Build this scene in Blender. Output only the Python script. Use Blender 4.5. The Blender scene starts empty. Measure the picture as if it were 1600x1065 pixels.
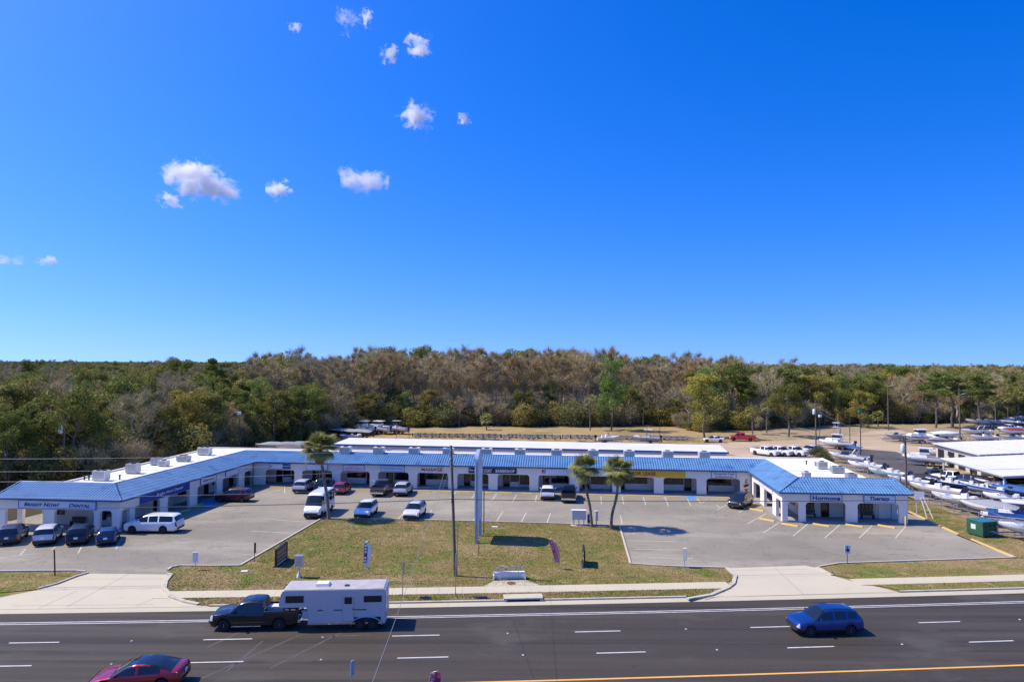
import bpy, bmesh, math, random
import numpy as np
from mathutils import Vector, Matrix
from mathutils.geometry import tessellate_polygon
R = math.radians
SC = bpy.context.scene
COL = SC.collection
# ------------------------------------------------------------------ camera, sky, sun, exposure
FPX, CAM_H = 1067.0, 18.0            # focal length in pixels of the 1600 px wide photograph, camera height in metres
PITCH, ROLL = math.atan(33.5 / FPX), math.atan(0.005)
FW = np.array([0, math.cos(PITCH), math.sin(PITCH)]); UP0 = np.array([0, -math.sin(PITCH), math.cos(PITCH)]); RT0 = np.array([1., 0, 0])
RT = RT0 * math.cos(ROLL) + UP0 * math.sin(ROLL); UPV = UP0 * math.cos(ROLL) - RT0 * math.sin(ROLL)
cam_d = bpy.data.cameras.new('camera'); cam = bpy.data.objects.new('camera', cam_d); COL.objects.link(cam)
cam_d.sensor_width = 36.0; cam_d.lens = 36.0 * FPX / 1600.0; cam_d.clip_start = 0.5; cam_d.clip_end = 20000
cam.matrix_world = Matrix(((RT[0], UPV[0], -FW[0], 0), (RT[1], UPV[1], -FW[1], 0), (RT[2], UPV[2], -FW[2], CAM_H), (0, 0, 0, 1)))
SC.camera = cam
SUN_EL = R(52); SUN_V = Vector((-0.991 * math.cos(SUN_EL), 0.131 * math.cos(SUN_EL), math.sin(SUN_EL)))
W = bpy.data.worlds.new('World'); SC.world = W; W.use_nodes = True
wn = W.node_tree; bg = wn.nodes['Background']
sky = wn.nodes.new('ShaderNodeTexSky'); sky.sky_type = 'NISHITA'; sky.sun_disc = False
sky.sun_elevation = SUN_EL; sky.sun_rotation = math.atan2(SUN_V.x, SUN_V.y)
sky.altitude = 0; sky.air_density = 1.0; sky.dust_density = 1.2; sky.ozone_density = 1.0
stc = wn.nodes.new('ShaderNodeTexCoord'); sma = wn.nodes.new('ShaderNodeVectorMath'); sma.operation = 'MULTIPLY_ADD'
sma.inputs[1].default_value = (1, 1, 1); sma.inputs[2].default_value = (0, 0, 0.09)   # the clear winter air has no yellow band at the horizon
wn.links.new(stc.outputs['Generated'], sma.inputs[0]); wn.links.new(sma.outputs[0], sky.inputs[0])
sgr = wn.nodes.new('ShaderNodeMix'); sgr.data_type = 'RGBA'; sgr.blend_type = 'MULTIPLY'; sgr.inputs[0].default_value = 1; sgr.inputs[7].default_value = (.80, .95, 1.58, 1)
hs = wn.nodes.new('ShaderNodeHueSaturation'); hs.inputs['Saturation'].default_value = 1.23
wn.links.new(sky.outputs[0], sgr.inputs[6]); wn.links.new(sgr.outputs[2], hs.inputs['Color']); wn.links.new(hs.outputs[0], bg.inputs[0]); bg.inputs[1].default_value = 0.135
sun_d = bpy.data.lights.new('sun', 'SUN'); sun_d.energy = 5.0; sun_d.angle = R(0.53); sun_d.color = (1.0, 0.885, 0.71)
sun_o = bpy.data.objects.new('sun', sun_d); COL.objects.link(sun_o); sun_o.rotation_euler = (-SUN_V).to_track_quat('-Z', 'Y').to_euler()
sun_o.location = (-60, 20, 90)
SC.view_settings.view_transform = 'Standard'; SC.view_settings.look = 'None'; SC.view_settings.gamma = 1
SC.view_settings.use_curve_mapping = False; SC.view_settings.exposure = 0.2
SC.render.engine = 'CYCLES'
SC.cycles.use_denoising = True; SC.cycles.denoiser = 'OPENIMAGEDENOISE'; SC.cycles.denoising_input_passes = 'RGB_ALBEDO_NORMAL'; SC.cycles.denoising_prefilter = 'NONE'; SC.cycles.max_bounces = 14; SC.cycles.transparent_max_bounces = 8; SC.cycles.volume_bounces = 12
SC.cycles.diffuse_bounces = 3; SC.cycles.glossy_bounces = 3
SC.cycles.caustics_reflective = False; SC.cycles.caustics_refractive = False
rnd = random.Random(11)
NR = np.random.default_rng(5)

def g(px, py, z=0.0):
    """A point of the place on the level z, read off the photograph at pixel px, py."""
    d = FW * FPX + RT * (px - 800) - UPV * (py - 532.5)
    t = (z - CAM_H) / d[2]
    return (float(d[0] * t), float(d[1] * t))
# ------------------------------------------------------------------ objects
def tag(o, label=None, cat=None, group=None, kind=None):
    if label: o['label'] = label
    if cat: o['category'] = cat
    if group: o['group'] = group
    if kind: o['kind'] = kind
    return o
def empty(name, loc=(0, 0, 0), rz=0.0, label=None, cat=None, group=None, kind=None):
    o = bpy.data.objects.new(name, None); COL.objects.link(o); o.empty_display_size = 0.3
    o.location = loc; o.rotation_euler = (0, 0, rz)
    return tag(o, label, cat, group, kind)
def link(name, me, parent=None, loc=None, rz=None, kind=None):
    o = bpy.data.objects.new(name, me); COL.objects.link(o)
    if parent is not None: o.parent = parent
    if loc is not None: o.location = loc
    if rz is not None: o.rotation_euler = (0, 0, rz)
    if kind: o['kind'] = kind
    return o
def kids(o): return [c for c in COL.objects if c.parent is o]
def copy_tree(o, parent=None, cache=None):
    if cache is None:
        cache = {}
        for c in COL.objects:
            if c.parent is not None: cache.setdefault(c.parent.name, []).append(c)
    c = o.copy(); COL.objects.link(c)
    if parent is not None: c.parent = parent
    for ch in cache.get(o.name, []): copy_tree(ch, c, cache)
    return c
class MB:
    """Collects shapes into one mesh."""
    def __init__(s): s.v = []; s.f = []; s.sm = []
    def add(s, vs, fs, smooth=False):
        n = len(s.v); s.v += [tuple(map(float, p)) for p in vs]; s.f += [tuple(i + n for i in f) for f in fs]; s.sm += [smooth] * len(fs); return s
    def box(s, c, d, rz=0.0, taper=(1, 1)):
        x, y, z = d[0] / 2, d[1] / 2, d[2] / 2; ca, sa = math.cos(rz), math.sin(rz); vs = []
        for k, zz in ((0, -z), (1, z)):
            tx, ty = (1, 1) if k == 0 else taper
            for a, b in ((-x, -y), (x, -y), (x, y), (-x, y)):
                a *= tx; b *= ty; vs.append((c[0] + a * ca - b * sa, c[1] + a * sa + b * ca, c[2] + zz))
        return s.add(vs, [(3, 2, 1, 0), (4, 5, 6, 7), (0, 1, 5, 4), (1, 2, 6, 5), (2, 3, 7, 6), (3, 0, 4, 7)])
    def beam(s, a, b, w, h):
        a, b = Vector(a), Vector(b); d = (b - a).normalized()
        u = d.cross(Vector((0, 0, 1)));  u = u.normalized() if u.length > 1e-4 else Vector((1, 0, 0)); v = u.cross(d)
        vs = [p + u * x * w / 2 + v * y * h / 2 for p in (a, b) for x, y in ((-1, -1), (1, -1), (1, 1), (-1, 1))]
        return s.add(vs, [(0, 1, 2, 3), (7, 6, 5, 4), (0, 4, 5, 1), (1, 5, 6, 2), (2, 6, 7, 3), (3, 7, 4, 0)])
    def tube(s, pts, r, n=8, smooth=True, caps=True):
        pts = [Vector(p) for p in pts]; rs = r if isinstance(r, (list, tuple)) else [r] * len(pts); vs = []; fs = []
        for i, p in enumerate(pts):
            d = (pts[min(i + 1, len(pts) - 1)] - pts[max(i - 1, 0)]).normalized()
            ref = Vector((0, 0, 1)) if abs(d.z) < 0.95 else Vector((1, 0, 0))
            u = d.cross(ref).normalized(); v = d.cross(u)
            for k in range(n):
                a = 2 * math.pi * k / n; vs.append(p + (u * math.cos(a) + v * math.sin(a)) * rs[i])
        for i in range(len(pts) - 1):
            for k in range(n):
                k2 = (k + 1) % n; fs.append((i * n + k, (i + 1) * n + k, (i + 1) * n + k2, i * n + k2))
        s.add(vs, fs, smooth)
        if caps:
            m = (len(pts) - 1) * n
            s.add(vs[:n], [tuple(range(n))]); s.add(vs[m:], [tuple(range(n))[::-1]])
        return s
    def lathe(s, prof, c=(0, 0, 0), axis='z', n=16, smooth=True):
        vs = []; fs = []
        for r, h in prof:
            for k in range(n):
                a = 2 * math.pi * k / n; x, y = r * math.cos(a), r * math.sin(a)
                p = (x, y, h) if axis == 'z' else ((x, h, y) if axis == 'y' else (h, x, y))
                vs.append((c[0] + p[0], c[1] + p[1], c[2] + p[2]))
        m = len(prof)
        for i in range(m - 1):
            for k in range(n):
                k2 = (k + 1) % n; fs.append((i * n + k, i * n + k2, (i + 1) * n + k2, (i + 1) * n + k))
        s.add(vs, fs, smooth)
        if prof[0][0] > 1e-4: s.add(vs[:n], [tuple(range(n))[::-1]])
        if prof[-1][0] > 1e-4: s.add(vs[-n:], [tuple(range(n))])
        return s
    def sheet(s, poly, z):
        """Flat polygon (x, y) at height z, or (x, y, z) points."""
        p = [Vector((q[0], q[1], q[2] if len(q) > 2 else z)) for q in poly]
        p2 = [Vector((q.x, q.y, 0)) for q in p]; tr = tessellate_polygon([p2]); fs = []
        for a, b, c in tr:
            if (p2[b] - p2[a]).cross(p2[c] - p2[a]).z < 0: b, c = c, b
            fs.append((a, b, c))
        return s.add(p, fs)
    def prism(s, poly, to3, depth):
        """2-D polygon (a, b) mapped by to3(a, b, k): k 0 front, 1 back; extruded."""
        p2 = [Vector((a, b, 0)) for a, b in poly]; n = len(poly)
        tr = [t for t in tessellate_polygon([p2])]
        f = [to3(a, b, 0.0) for a, b in poly]; k = [to3(a, b, depth) for a, b in poly]
        area = sum(p2[i].x * p2[(i + 1) % n].y - p2[(i + 1) % n].x * p2[i].y for i in range(n))
        fs = []
        for a, b, c in tr:
            if (p2[b] - p2[a]).cross(p2[c] - p2[a]).z < 0: b, c = c, b
            fs.append((a, b, c)); fs.append((c + n, b + n, a + n))
        for i in range(n):
            j = (i + 1) % n; fs.append((j, i, i + n, j + n) if area > 0 else (i, j, j + n, i + n))
        return s.add(f + k, fs)
    def mesh(s, name, mat):
        me = bpy.data.meshes.new(name); me.from_pydata(s.v, [], s.f)
        if any(s.sm): me.polygons.foreach_set('use_smooth', s.sm)
        if mat is not None: me.materials.append(mat)
        me.update(); return me
    def build(s, name, mat, parent=None, loc=None, rz=None, kind=None): return link(name, s.mesh(name, mat), parent, loc, rz, kind)
def np_mesh(name, verts, tris, mat, smooth=False):
    """Mesh from numpy arrays of triangles (n,3) or quads (n,4)."""
    me = bpy.data.meshes.new(name); k = tris.shape[1]
    me.vertices.add(len(verts)); me.vertices.foreach_set('co', np.asarray(verts, dtype=np.float32).ravel())
    me.loops.add(tris.size); me.loops.foreach_set('vertex_index', np.asarray(tris, dtype=np.int32).ravel())
    me.polygons.add(len(tris)); me.polygons.foreach_set('loop_start', np.arange(0, tris.size, k, dtype=np.int32))
    me.polygons.foreach_set('loop_total', np.full(len(tris), k, dtype=np.int32))
    if smooth: me.polygons.foreach_set('use_smooth', [True] * len(tris))
    me.materials.append(mat); me.update(); me.validate(); return me
# ------------------------------------------------------------------ materials
def new_mat(name):
    m = bpy.data.materials.new(name); m.use_nodes = True; nt = m.node_tree
    return m, nt, nt.nodes['Principled BSDF']
def mat(name, col, rough=0.6, metal=0.0, spec=0.5, var=0.0, scale=3.0, bump=0.0, bscale=40.0, coat=0.0, objvar=0.0, col2=None):
    """Procedural material: base colour with noise variation (var, or a blend towards col2), optional per-object variation and bump."""
    m, nt, b = new_mat(name)
    b.inputs['Roughness'].default_value = rough; b.inputs['Metallic'].default_value = metal; b.inputs['Specular IOR Level'].default_value = spec
    b.inputs['Coat Weight'].default_value = coat; b.inputs['Coat Roughness'].default_value = 0.06
    b.inputs['Base Color'].default_value = (*col, 1); m.diffuse_color = (*col, 1)
    tc = nt.nodes.new('ShaderNodeTexCoord'); src = None
    if var or col2:
        no = nt.nodes.new('ShaderNodeTexNoise'); no.inputs['Scale'].default_value = scale; no.inputs['Detail'].default_value = 6; no.inputs['Roughness'].default_value = 0.65
        nt.links.new(tc.outputs['Object'], no.inputs['Vector'])
        rp = nt.nodes.new('ShaderNodeValToRGB'); rp.color_ramp.elements[0].position = 0.32; rp.color_ramp.elements[1].position = 0.68
        c1 = [max(0, c * (1 - var)) for c in col]; c2 = col2 if col2 else [min(1, c * (1 + var)) for c in col]
        rp.color_ramp.elements[0].color = (*c1, 1); rp.color_ramp.elements[1].color = (*c2, 1)
        nt.links.new(no.outputs['Fac'], rp.inputs['Fac']); src = rp.outputs['Color']
    if objvar:
        oi = nt.nodes.new('ShaderNodeObjectInfo'); h = nt.nodes.new('ShaderNodeHueSaturation')
        mr = nt.nodes.new('ShaderNodeMapRange'); mr.inputs['To Min'].default_value = 1 - objvar; mr.inputs['To Max'].default_value = 1 + objvar
        m2 = nt.nodes.new('ShaderNodeMapRange'); m2.inputs['To Min'].default_value = 0.5 - objvar * 0.07; m2.inputs['To Max'].default_value = 0.5 + objvar * 0.07
        mu = nt.nodes.new('ShaderNodeMath'); mu.operation = 'MULTIPLY'; mu.inputs[1].default_value = 7.31
        fr = nt.nodes.new('ShaderNodeMath'); fr.operation = 'FRACT'
        nt.links.new(oi.outputs['Random'], mr.inputs['Value']); nt.links.new(oi.outputs['Random'], mu.inputs[0]); nt.links.new(mu.outputs[0], fr.inputs[0]); nt.links.new(fr.outputs[0], m2.inputs['Value'])
        nt.links.new(mr.outputs[0], h.inputs['Value']); nt.links.new(m2.outputs[0], h.inputs['Hue'])
        if src is not None: nt.links.new(src, h.inputs['Color'])
        else: h.inputs['Color'].default_value = (*col, 1)
        src = h.outputs['Color']
    if src is not None: nt.links.new(src, b.inputs['Base Color'])
    if bump:
        n2 = nt.nodes.new('ShaderNodeTexNoise'); n2.inputs['Scale'].default_value = bscale; n2.inputs['Detail'].default_value = 4
        nt.links.new(tc.outputs['Object'], n2.inputs['Vector'])
        bp = nt.nodes.new('ShaderNodeBump'); bp.inputs['Strength'].default_value = bump; bp.inputs['Distance'].default_value = 0.03
        nt.links.new(n2.outputs['Fac'], bp.inputs['Height']); nt.links.new(bp.outputs[0], b.inputs['Normal'])
    return m
def layered(name, base, layers, rough=0.9, bump=0.3, bscale=25.0, spec=0.3, crack=None):
    """Ground material: layers of (colour, noise scale, low, high, stretch xyz) laid over the base colour by thresholded noise."""
    m, nt, b = new_mat(name); b.inputs['Roughness'].default_value = rough; b.inputs['Specular IOR Level'].default_value = spec
    tc = nt.nodes.new('ShaderNodeTexCoord'); cur = nt.nodes.new('ShaderNodeRGB'); cur.outputs[0].default_value = (*base, 1); src = cur.outputs[0]
    for i, (c, sc, lo, hi, st) in enumerate(layers):
        mp = nt.nodes.new('ShaderNodeMapping'); mp.inputs['Scale'].default_value = st; mp.inputs['Location'].default_value = (i * 17.3, i * 5.1, 0)
        no = nt.nodes.new('ShaderNodeTexNoise'); no.inputs['Scale'].default_value = sc; no.inputs['Detail'].default_value = 7; no.inputs['Roughness'].default_value = 0.62
        nt.links.new(tc.outputs['Object'], mp.inputs['Vector']); nt.links.new(mp.outputs[0], no.inputs['Vector'])
        mr = nt.nodes.new('ShaderNodeMapRange'); mr.inputs['From Min'].default_value = lo; mr.inputs['From Max'].default_value = hi
        mx = nt.nodes.new('ShaderNodeMix'); mx.data_type = 'RGBA'; mx.inputs[7].default_value = (*c, 1)
        nt.links.new(no.outputs['Fac'], mr.inputs['Value']); nt.links.new(mr.outputs[0], mx.inputs[0]); nt.links.new(src, mx.inputs[6]); src = mx.outputs[2]
    if crack:
        n3 = nt.nodes.new('ShaderNodeTexNoise'); n3.inputs['Scale'].default_value = .6; n3.inputs['Detail'].default_value = 5; nt.links.new(tc.outputs['Object'], n3.inputs['Vector'])
        va = nt.nodes.new('ShaderNodeMix'); va.data_type = 'VECTOR'; va.inputs[0].default_value = .35; nt.links.new(tc.outputs['Object'], va.inputs[4]); vs_ = nt.nodes.new('ShaderNodeVectorMath'); vs_.operation = 'SCALE'; vs_.inputs[3].default_value = 6; nt.links.new(n3.outputs['Color'], vs_.inputs[0])
        ad = nt.nodes.new('ShaderNodeVectorMath'); ad.operation = 'ADD'; nt.links.new(tc.outputs['Object'], ad.inputs[0]); nt.links.new(vs_.outputs[0], ad.inputs[1])
        vo = nt.nodes.new('ShaderNodeTexVoronoi'); vo.feature = 'DISTANCE_TO_EDGE'; vo.inputs['Scale'].default_value = crack[0]; nt.links.new(ad.outputs[0], vo.inputs['Vector'])
        mr = nt.nodes.new('ShaderNodeMapRange'); mr.inputs['From Min'].default_value = crack[1]; mr.inputs['From Max'].default_value = crack[1] * .2; mr.inputs['To Max'].default_value = .55; nt.links.new(vo.outputs['Distance'], mr.inputs['Value'])
        mx = nt.nodes.new('ShaderNodeMix'); mx.data_type = 'RGBA'; mx.inputs[7].default_value = (*crack[2], 1); nt.links.new(mr.outputs[0], mx.inputs[0]); nt.links.new(src, mx.inputs[6]); src = mx.outputs[2]
    nt.links.new(src, b.inputs['Base Color'])
    if bump:
        n2 = nt.nodes.new('ShaderNodeTexNoise'); n2.inputs['Scale'].default_value = bscale; n2.inputs['Detail'].default_value = 5
        nt.links.new(tc.outputs['Object'], n2.inputs['Vector'])
        bp = nt.nodes.new('ShaderNodeBump'); bp.inputs['Strength'].default_value = bump; bp.inputs['Distance'].default_value = 0.04
        nt.links.new(n2.outputs['Fac'], bp.inputs['Height']); nt.links.new(bp.outputs[0], b.inputs['Normal'])
    return m
I1 = (1, 1, 1)
M = {}
M['road'] = layered('fresh_asphalt', (0.050, 0.041, 0.030), [((0.072, 0.060, 0.044), 0.42, .45, .62, (0.05, 1.6, 1)), ((0.028, 0.026, 0.021), 0.6, .5, .66, (0.04, 1.5, 1)), ((0.085, 0.077, 0.059), 30, .5, .8, I1), ((0.075, 0.068, 0.052), .22, .56, .66, (.5, 1, 1)), ((0.022, 0.021, 0.016), 1.7, .66, .74, (.3, 1, 1))], 0.75, 0.25, 120)
M['lot'] = layered('old_asphalt', (0.275, 0.247, 0.186), [((0.200, 0.179, 0.134), 0.05, .42, .62, I1), ((0.350, 0.316, 0.235), 0.16, .5, .68, (0.35, 1, 1)), ((0.190, 0.178, 0.144), 0.5, .56, .72, (.5, 1, 1)), ((0.330, 0.314, 0.252), 22, .48, .8, I1), ((0.090, 0.086, 0.071), 1.3, .66, .73, I1), ((0.130, 0.123, 0.101), 3.5, .62, .70, I1)], 0.9, 0.2, 60, .3, (.16, .012, (0.100, 0.096, 0.080)))
M['yard_asphalt'] = layered('yard_asphalt', (0.085, 0.079, 0.072), [((0.130, 0.119, 0.102), 0.12, .45, .65, I1), ((0.060, 0.057, 0.051), 0.7, .5, .7, I1)], 0.85, 0.2, 60)
M['concrete'] = layered('pale_concrete', (0.514, 0.466, 0.328), [((0.485, 0.442, 0.320), 0.25, .42, .62, I1), ((0.427, 0.394, 0.288), 1.1, .58, .74, I1), ((0.582, 0.533, 0.380), 14, .5, .8, I1)], 0.85, 0.12, 60)
M['kerb'] = layered('kerb_concrete', (0.500, 0.456, 0.357), [((0.360, 0.320, 0.246), 0.8, .5, .68, I1), ((0.550, 0.504, 0.399), 6, .5, .8, I1)], 0.85, 0.15, 60)
M['lawn'] = layered('patchy_lawn', (0.200, 0.167, 0.054), [((0.280, 0.21, 0.095), 0.07, .45, .57, I1), ((0.135, 0.167, 0.032), 0.3, .50, .64, I1), ((0.360, 0.251, 0.122), 0.75, .56, .68, I1), ((0.120, 0.121, 0.032), 1.6, .58, .72, I1), ((0.300, 0.233, 0.115), 9, .62, .74, I1)], 1.0, 0.8, 12, 0.1)
M['dry_field'] = layered('dry_field', (0.340, 0.245, 0.115), [((0.240, 0.194, 0.075), 0.08, .45, .62, I1), ((0.420, 0.326, 0.190), 0.3, .52, .7, I1), ((0.140, 0.122, 0.050), 0.9, .6, .74, I1)], 1.0, 0.6, 5, 0.1)
M['sand'] = layered('sandy_gravel', (0.440, 0.346, 0.230), [((0.330, 0.250, 0.162), 0.1, .45, .62, (0.4, 1, 1)), ((0.520, 0.432, 0.306), 0.25, .5, .68, (0.3, 1, 1)), ((0.240, 0.182, 0.111), 1.0, .6, .72, I1)], 1.0, 0.4, 8, 0.1)
M['gravel'] = layered('grey_gravel', (0.330, 0.257, 0.157), [((0.210, 0.160, 0.085), 0.5, .48, .64, I1), ((0.400, 0.339, 0.238), 2.5, .52, .7, I1), ((0.120, 0.116, 0.051), 0.9, .6, .7, I1)], 1.0, 0.6, 14, 0.1)
M['forest_floor'] = layered('forest_floor', (0.06, 0.05, 0.03), [((0.10, 0.075, 0.045), 0.03, .45, .65, I1), ((0.035, 0.045, 0.018), 0.15, .5, .7, I1)], 1.0, 0.5, 3, 0.1)
M['paint_white'] = mat('road_paint_white', (0.60, 0.60, 0.585), 0.7, col2=(.44, .435, .42), scale=2.2)
M['paint_worn'] = mat('worn_stall_paint', (0.42, 0.40, 0.30), 0.9, col2=(0.60, 0.56, 0.42), scale=2)
M['paint_yellow'] = mat('road_paint_yellow', (0.78, 0.40, 0.07), 0.7, var=0.1, scale=4)
M['stop_yellow'] = mat('wheel_stop_yellow', (0.78, 0.47, 0.07), 0.8, col2=(0.62, 0.45, 0.20), scale=2.5)
M['kerb_yellow'] = mat('kerb_yellow', (0.72, 0.45, 0.09), 0.85, col2=(0.56, 0.45, 0.26), scale=1.2)
M['kerb_pale'] = mat('kerb_pale_paint', (0.55, 0.47, 0.30), 0.85, col2=(0.50, 0.46, 0.38), scale=1.0)
M['blue_paint'] = mat('blue_ground_paint', (0.06, 0.25, 0.55), 0.85, var=0.15, scale=3)
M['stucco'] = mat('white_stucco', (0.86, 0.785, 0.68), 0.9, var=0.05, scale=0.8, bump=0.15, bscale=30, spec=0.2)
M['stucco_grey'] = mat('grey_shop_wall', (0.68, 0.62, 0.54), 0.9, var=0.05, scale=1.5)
M['tile'] = layered('blue_roof_tile', (0.085, 0.21, 0.385), [((0.10, 0.25, 0.45), 0.22, .48, .66, I1), ((0.035, 0.125, 0.29), 0.7, .52, .7, I1), ((0.13, 0.27, 0.44), 3.5, .58, .76, I1), ((0.04, 0.10, 0.20), 1.6, .64, .74, (1, 1, .3))], 0.5, 0.1, 30, .5)
M['blue_trim'] = mat('blue_fascia', (0.03, 0.12, 0.29), 0.5, var=0.08, scale=2)
M['flat_roof'] = layered('white_roof_membrane', (0.74, 0.72, 0.68), [((.70, .69, .66), .12, .5, .66, I1), ((.55, .53, .48), .5, .62, .76, I1)], 0.8, 0.05, 20, .3)
M['metal_roof'] = mat('white_metal_roof', (0.70, 0.69, 0.67), 0.45, var=0.07, scale=0.25, spec=0.5)
M['glass'] = mat('shop_glass', (0.012, 0.015, 0.018), 0.06, spec=0.5, var=0.5, scale=0.9)
M['car_glass'] = mat('car_glass', (0.012, 0.016, 0.02), 0.05, spec=0.7)
M['black_frame'] = mat('black_frame', (0.02, 0.02, 0.022), 0.5)
M['rubber'] = mat('tyre_rubber', (0.018, 0.018, 0.019), 0.85)
M['rim'] = mat('alloy_rim', (0.55, 0.55, 0.57), 0.3, 0.9)
M['rim_dark'] = mat('dark_rim', (0.09, 0.09, 0.095), 0.35, 0.8)
M['plastic'] = mat('black_plastic', (0.025, 0.025, 0.027), 0.6)
M['chrome'] = mat('chrome', (0.75, 0.75, 0.76), 0.15, 1.0)
M['lamp'] = mat('headlight_glass', (0.7, 0.72, 0.74), 0.08, spec=0.8)
M['tail'] = mat('tail_light', (0.45, 0.01, 0.015), 0.15, spec=0.7)
M['white'] = mat('white_gelcoat', (0.80, 0.80, 0.78), 0.35, var=0.04, scale=1.5)
M['offwhite'] = mat('offwhite', (0.68, 0.66, 0.60), 0.6, var=0.06, scale=2)
M['grey_metal'] = mat('galvanised_metal', (0.42, 0.43, 0.44), 0.45, 0.7, var=0.15, scale=3)
M['dark_metal'] = mat('dark_metal', (0.06, 0.06, 0.065), 0.5, 0.5)
M['unit'] = mat('unit_casing', (0.64, 0.62, 0.56), 0.6, var=0.08, scale=2)
M['wood'] = mat('pole_wood', (0.15, 0.12, 0.092), 0.9, var=0.3, scale=2.0, bump=0.4, bscale=12)
M['wire'] = mat('wire', (0.35, 0.35, 0.36), 0.5, 0.5)
M['wire_dark'] = mat('dark_cable', (0.05, 0.05, 0.055), 0.6)
M['storage_wall'] = mat('storage_wall', (0.48, 0.50, 0.58), 0.7, var=0.06, scale=1)
M['storage_door'] = mat('storage_door', (0.62, 0.63, 0.68), 0.6)
def paint(name, c, metal=0.25, rough=0.32): return mat(name, c, rough, metal, 0.5, coat=0.8)
def flat(name, c, rough=0.6): return mat(name, c, rough, var=0.05, scale=3)
# ------------------------------------------------------------------ ground, road, pavements, parking lot
def struct(name, mb, m, parent=None, label=None): return tag(mb.build(name, m, parent), label, None, None, None if parent else 'structure')
def edge(x, d=0.0):
    """Road edge (far side) at x, moved d metres towards the camera (negative: away from it)."""
    if abs(x) > 70:
        s = math.copysign(70, x); y0 = 51.55 + 0.0705 * s + 0.0003 * s * s; k = 0.0705 + 0.0006 * s; y = y0 + k * (x - s)
    else: y = 51.55 + 0.0705 * x + 0.0003 * x * x; k = 0.0705 + 0.0006 * x
    n = Vector((k, -1)).normalized(); return (x + n.x * d, y + n.y * d)
def xs(a, b, st=3.0):
    n = max(1, int(round((b - a) / st))); return [a + (b - a) * i / n for i in range(n + 1)]
def strip(mb, x0, x1, d0, d1, z0, z1=None, st=3.0, sides=0.0):
    z1 = z0 if z1 is None else z1; X = xs(x0, x1, st); vs = []; fs = []
    for x in X: vs += [(*edge(x, d0), z0), (*edge(x, d1), z1)]
    for i in range(len(X) - 1): fs.append((2 * i, 2 * i + 1, 2 * i + 3, 2 * i + 2) if d0 > d1 else (2 * i + 1, 2 * i, 2 * i + 2, 2 * i + 3))
    fs = [f[::-1] for f in fs] if False else fs
    mb.add(vs, fs)
    if sides:
        for off in (0, 1):
            n = len(mb.v); q = vs[off::2]; mb.add([p for a in q for p in (a, (a[0], a[1], a[2] - sides))], [(2 * i, 2 * i + 1, 2 * i + 3, 2 * i + 2) for i in range(len(q) - 1)])
    return mb
m = MB(); m.sheet([(-6000, -600), (6000, -600), (6000, 9000), (-6000, 9000)], -0.16); struct('ground', m, M['forest_floor'])
road = struct('road', strip(MB(), -420, 420, 14.5, 0.0, -0.12, st=6), M['road'])
m = MB(); strip(m, -420, 420, 1.68, 1.80, -0.115, st=4); strip(m, -420, 420, 1.98, 2.09, -0.115, st=4); struct('edge_line', m, M['paint_white'], road)
m = MB(); strip(m, -420, 420, 12.0, 12.17, -0.115, st=4); struct('yellow_line', m, M['paint_yellow'], road)
for c0, d, per in ((-6.62, 5.2, 12.13), (-5.95, 8.62, 12.25)):
    for k in range(-5, 6):
        x = c0 + k * per; mk = MB(); strip(mk, x - 1.55, x + 1.55, d - 0.065, d + 0.065, -0.115, st=1.6); struct('lane_dash', mk, M['paint_white'], road)
        xr = x + per * 0.5; mk = MB(); p = edge(xr, d); mk.box((p[0], p[1], -0.105), (0.13, 0.13, 0.03), taper=(.7, .7)); struct('road_reflector', mk, M['paint_white'], road)
M['tar'] = mat('sealed_crack', (0.075, 0.073, 0.072), 0.8, var=.3, scale=2); M['tar_dark'] = mat('tar_patch', (0.022, 0.022, 0.024), 0.7, var=.3, scale=1)
for (a, b, w) in (((0, 3.0), (.5, 11.8), .05), ((-17.5, 2.4), (-19.6, 6.4), .16), ((-14.2, 4.6), (-18.8, 11.5), .14), ((-11.6, 4.4), (-14.8, 9.6), .14), ((-16.4, 5.6), (-17.2, 9.9), .12), ((-9.6, 4.9), (-12.9, 5.1), .12)):
    p = Vector(edge(a[0], a[1])); q = Vector(edge(b[0], b[1])); n = Vector((-(q - p).y, (q - p).x)).normalized() * w / 2
    mk = MB(); mk.sheet([p + n, q + n, q - n, p - n], -0.1165); struct('sealed_crack', mk, M['tar'] if w > .1 else M['tar_dark'], road)
# median and the far carriageway below the frame
m = MB(); strip(m, -420, 420, 21.5, 14.68, 0.0, st=6); struct('median', m, M['lawn'])
m = MB(); strip(m, -420, 420, 14.68, 14.5, 0.03, st=6, sides=0.16); struct('median_kerb', m, M['kerb'])
m = MB(); strip(m, -420, 420, 36, 21.5, -0.12, st=6); struct('opposite_road', m, M['road'])
# gutter and kerb along the road
m = MB(); strip(m, -420, 420, 0.0, -0.55, -0.116, 0.0, st=3); struct('gutter', m, M['concrete'])
LD0, LD1 = g(0, 950)[0] - 7, g(330, 945)[0]; RD0, RD1 = g(1075, 935)[0], g(1400, 921)[0]
INLET0, INLET1 = g(788, 942)[0], g(850, 941)[0]
for a, b in ((-420, -62), (LD1, INLET0), (INLET1, RD0), (RD1, 420)):
    m = MB(); strip(m, a, b, -0.55, -0.74, 0.11, st=3, sides=0.12); struct('kerb', m, M['kerb'])
inl = empty('storm_inlet', (*edge((INLET0 + INLET1) / 2, -0.9), 0), math.atan(0.0705), 'concrete kerb inlet with a long dark drain mouth beside the road', 'storm drain')
w = INLET1 - INLET0
m = MB(); m.box((0, .1, .19), (w, 1.0, .1)); [m.box((s * (w / 2 - .12), .0, .07), (.24, .78, .14)) for s in (-1, 1)]; m.build('top_slab', M['kerb'], inl)
m = MB(); m.box((0, .05, .06), (w - .5, .5, .15)); m.build('drain_mouth', M['black_frame'], inl)
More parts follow.
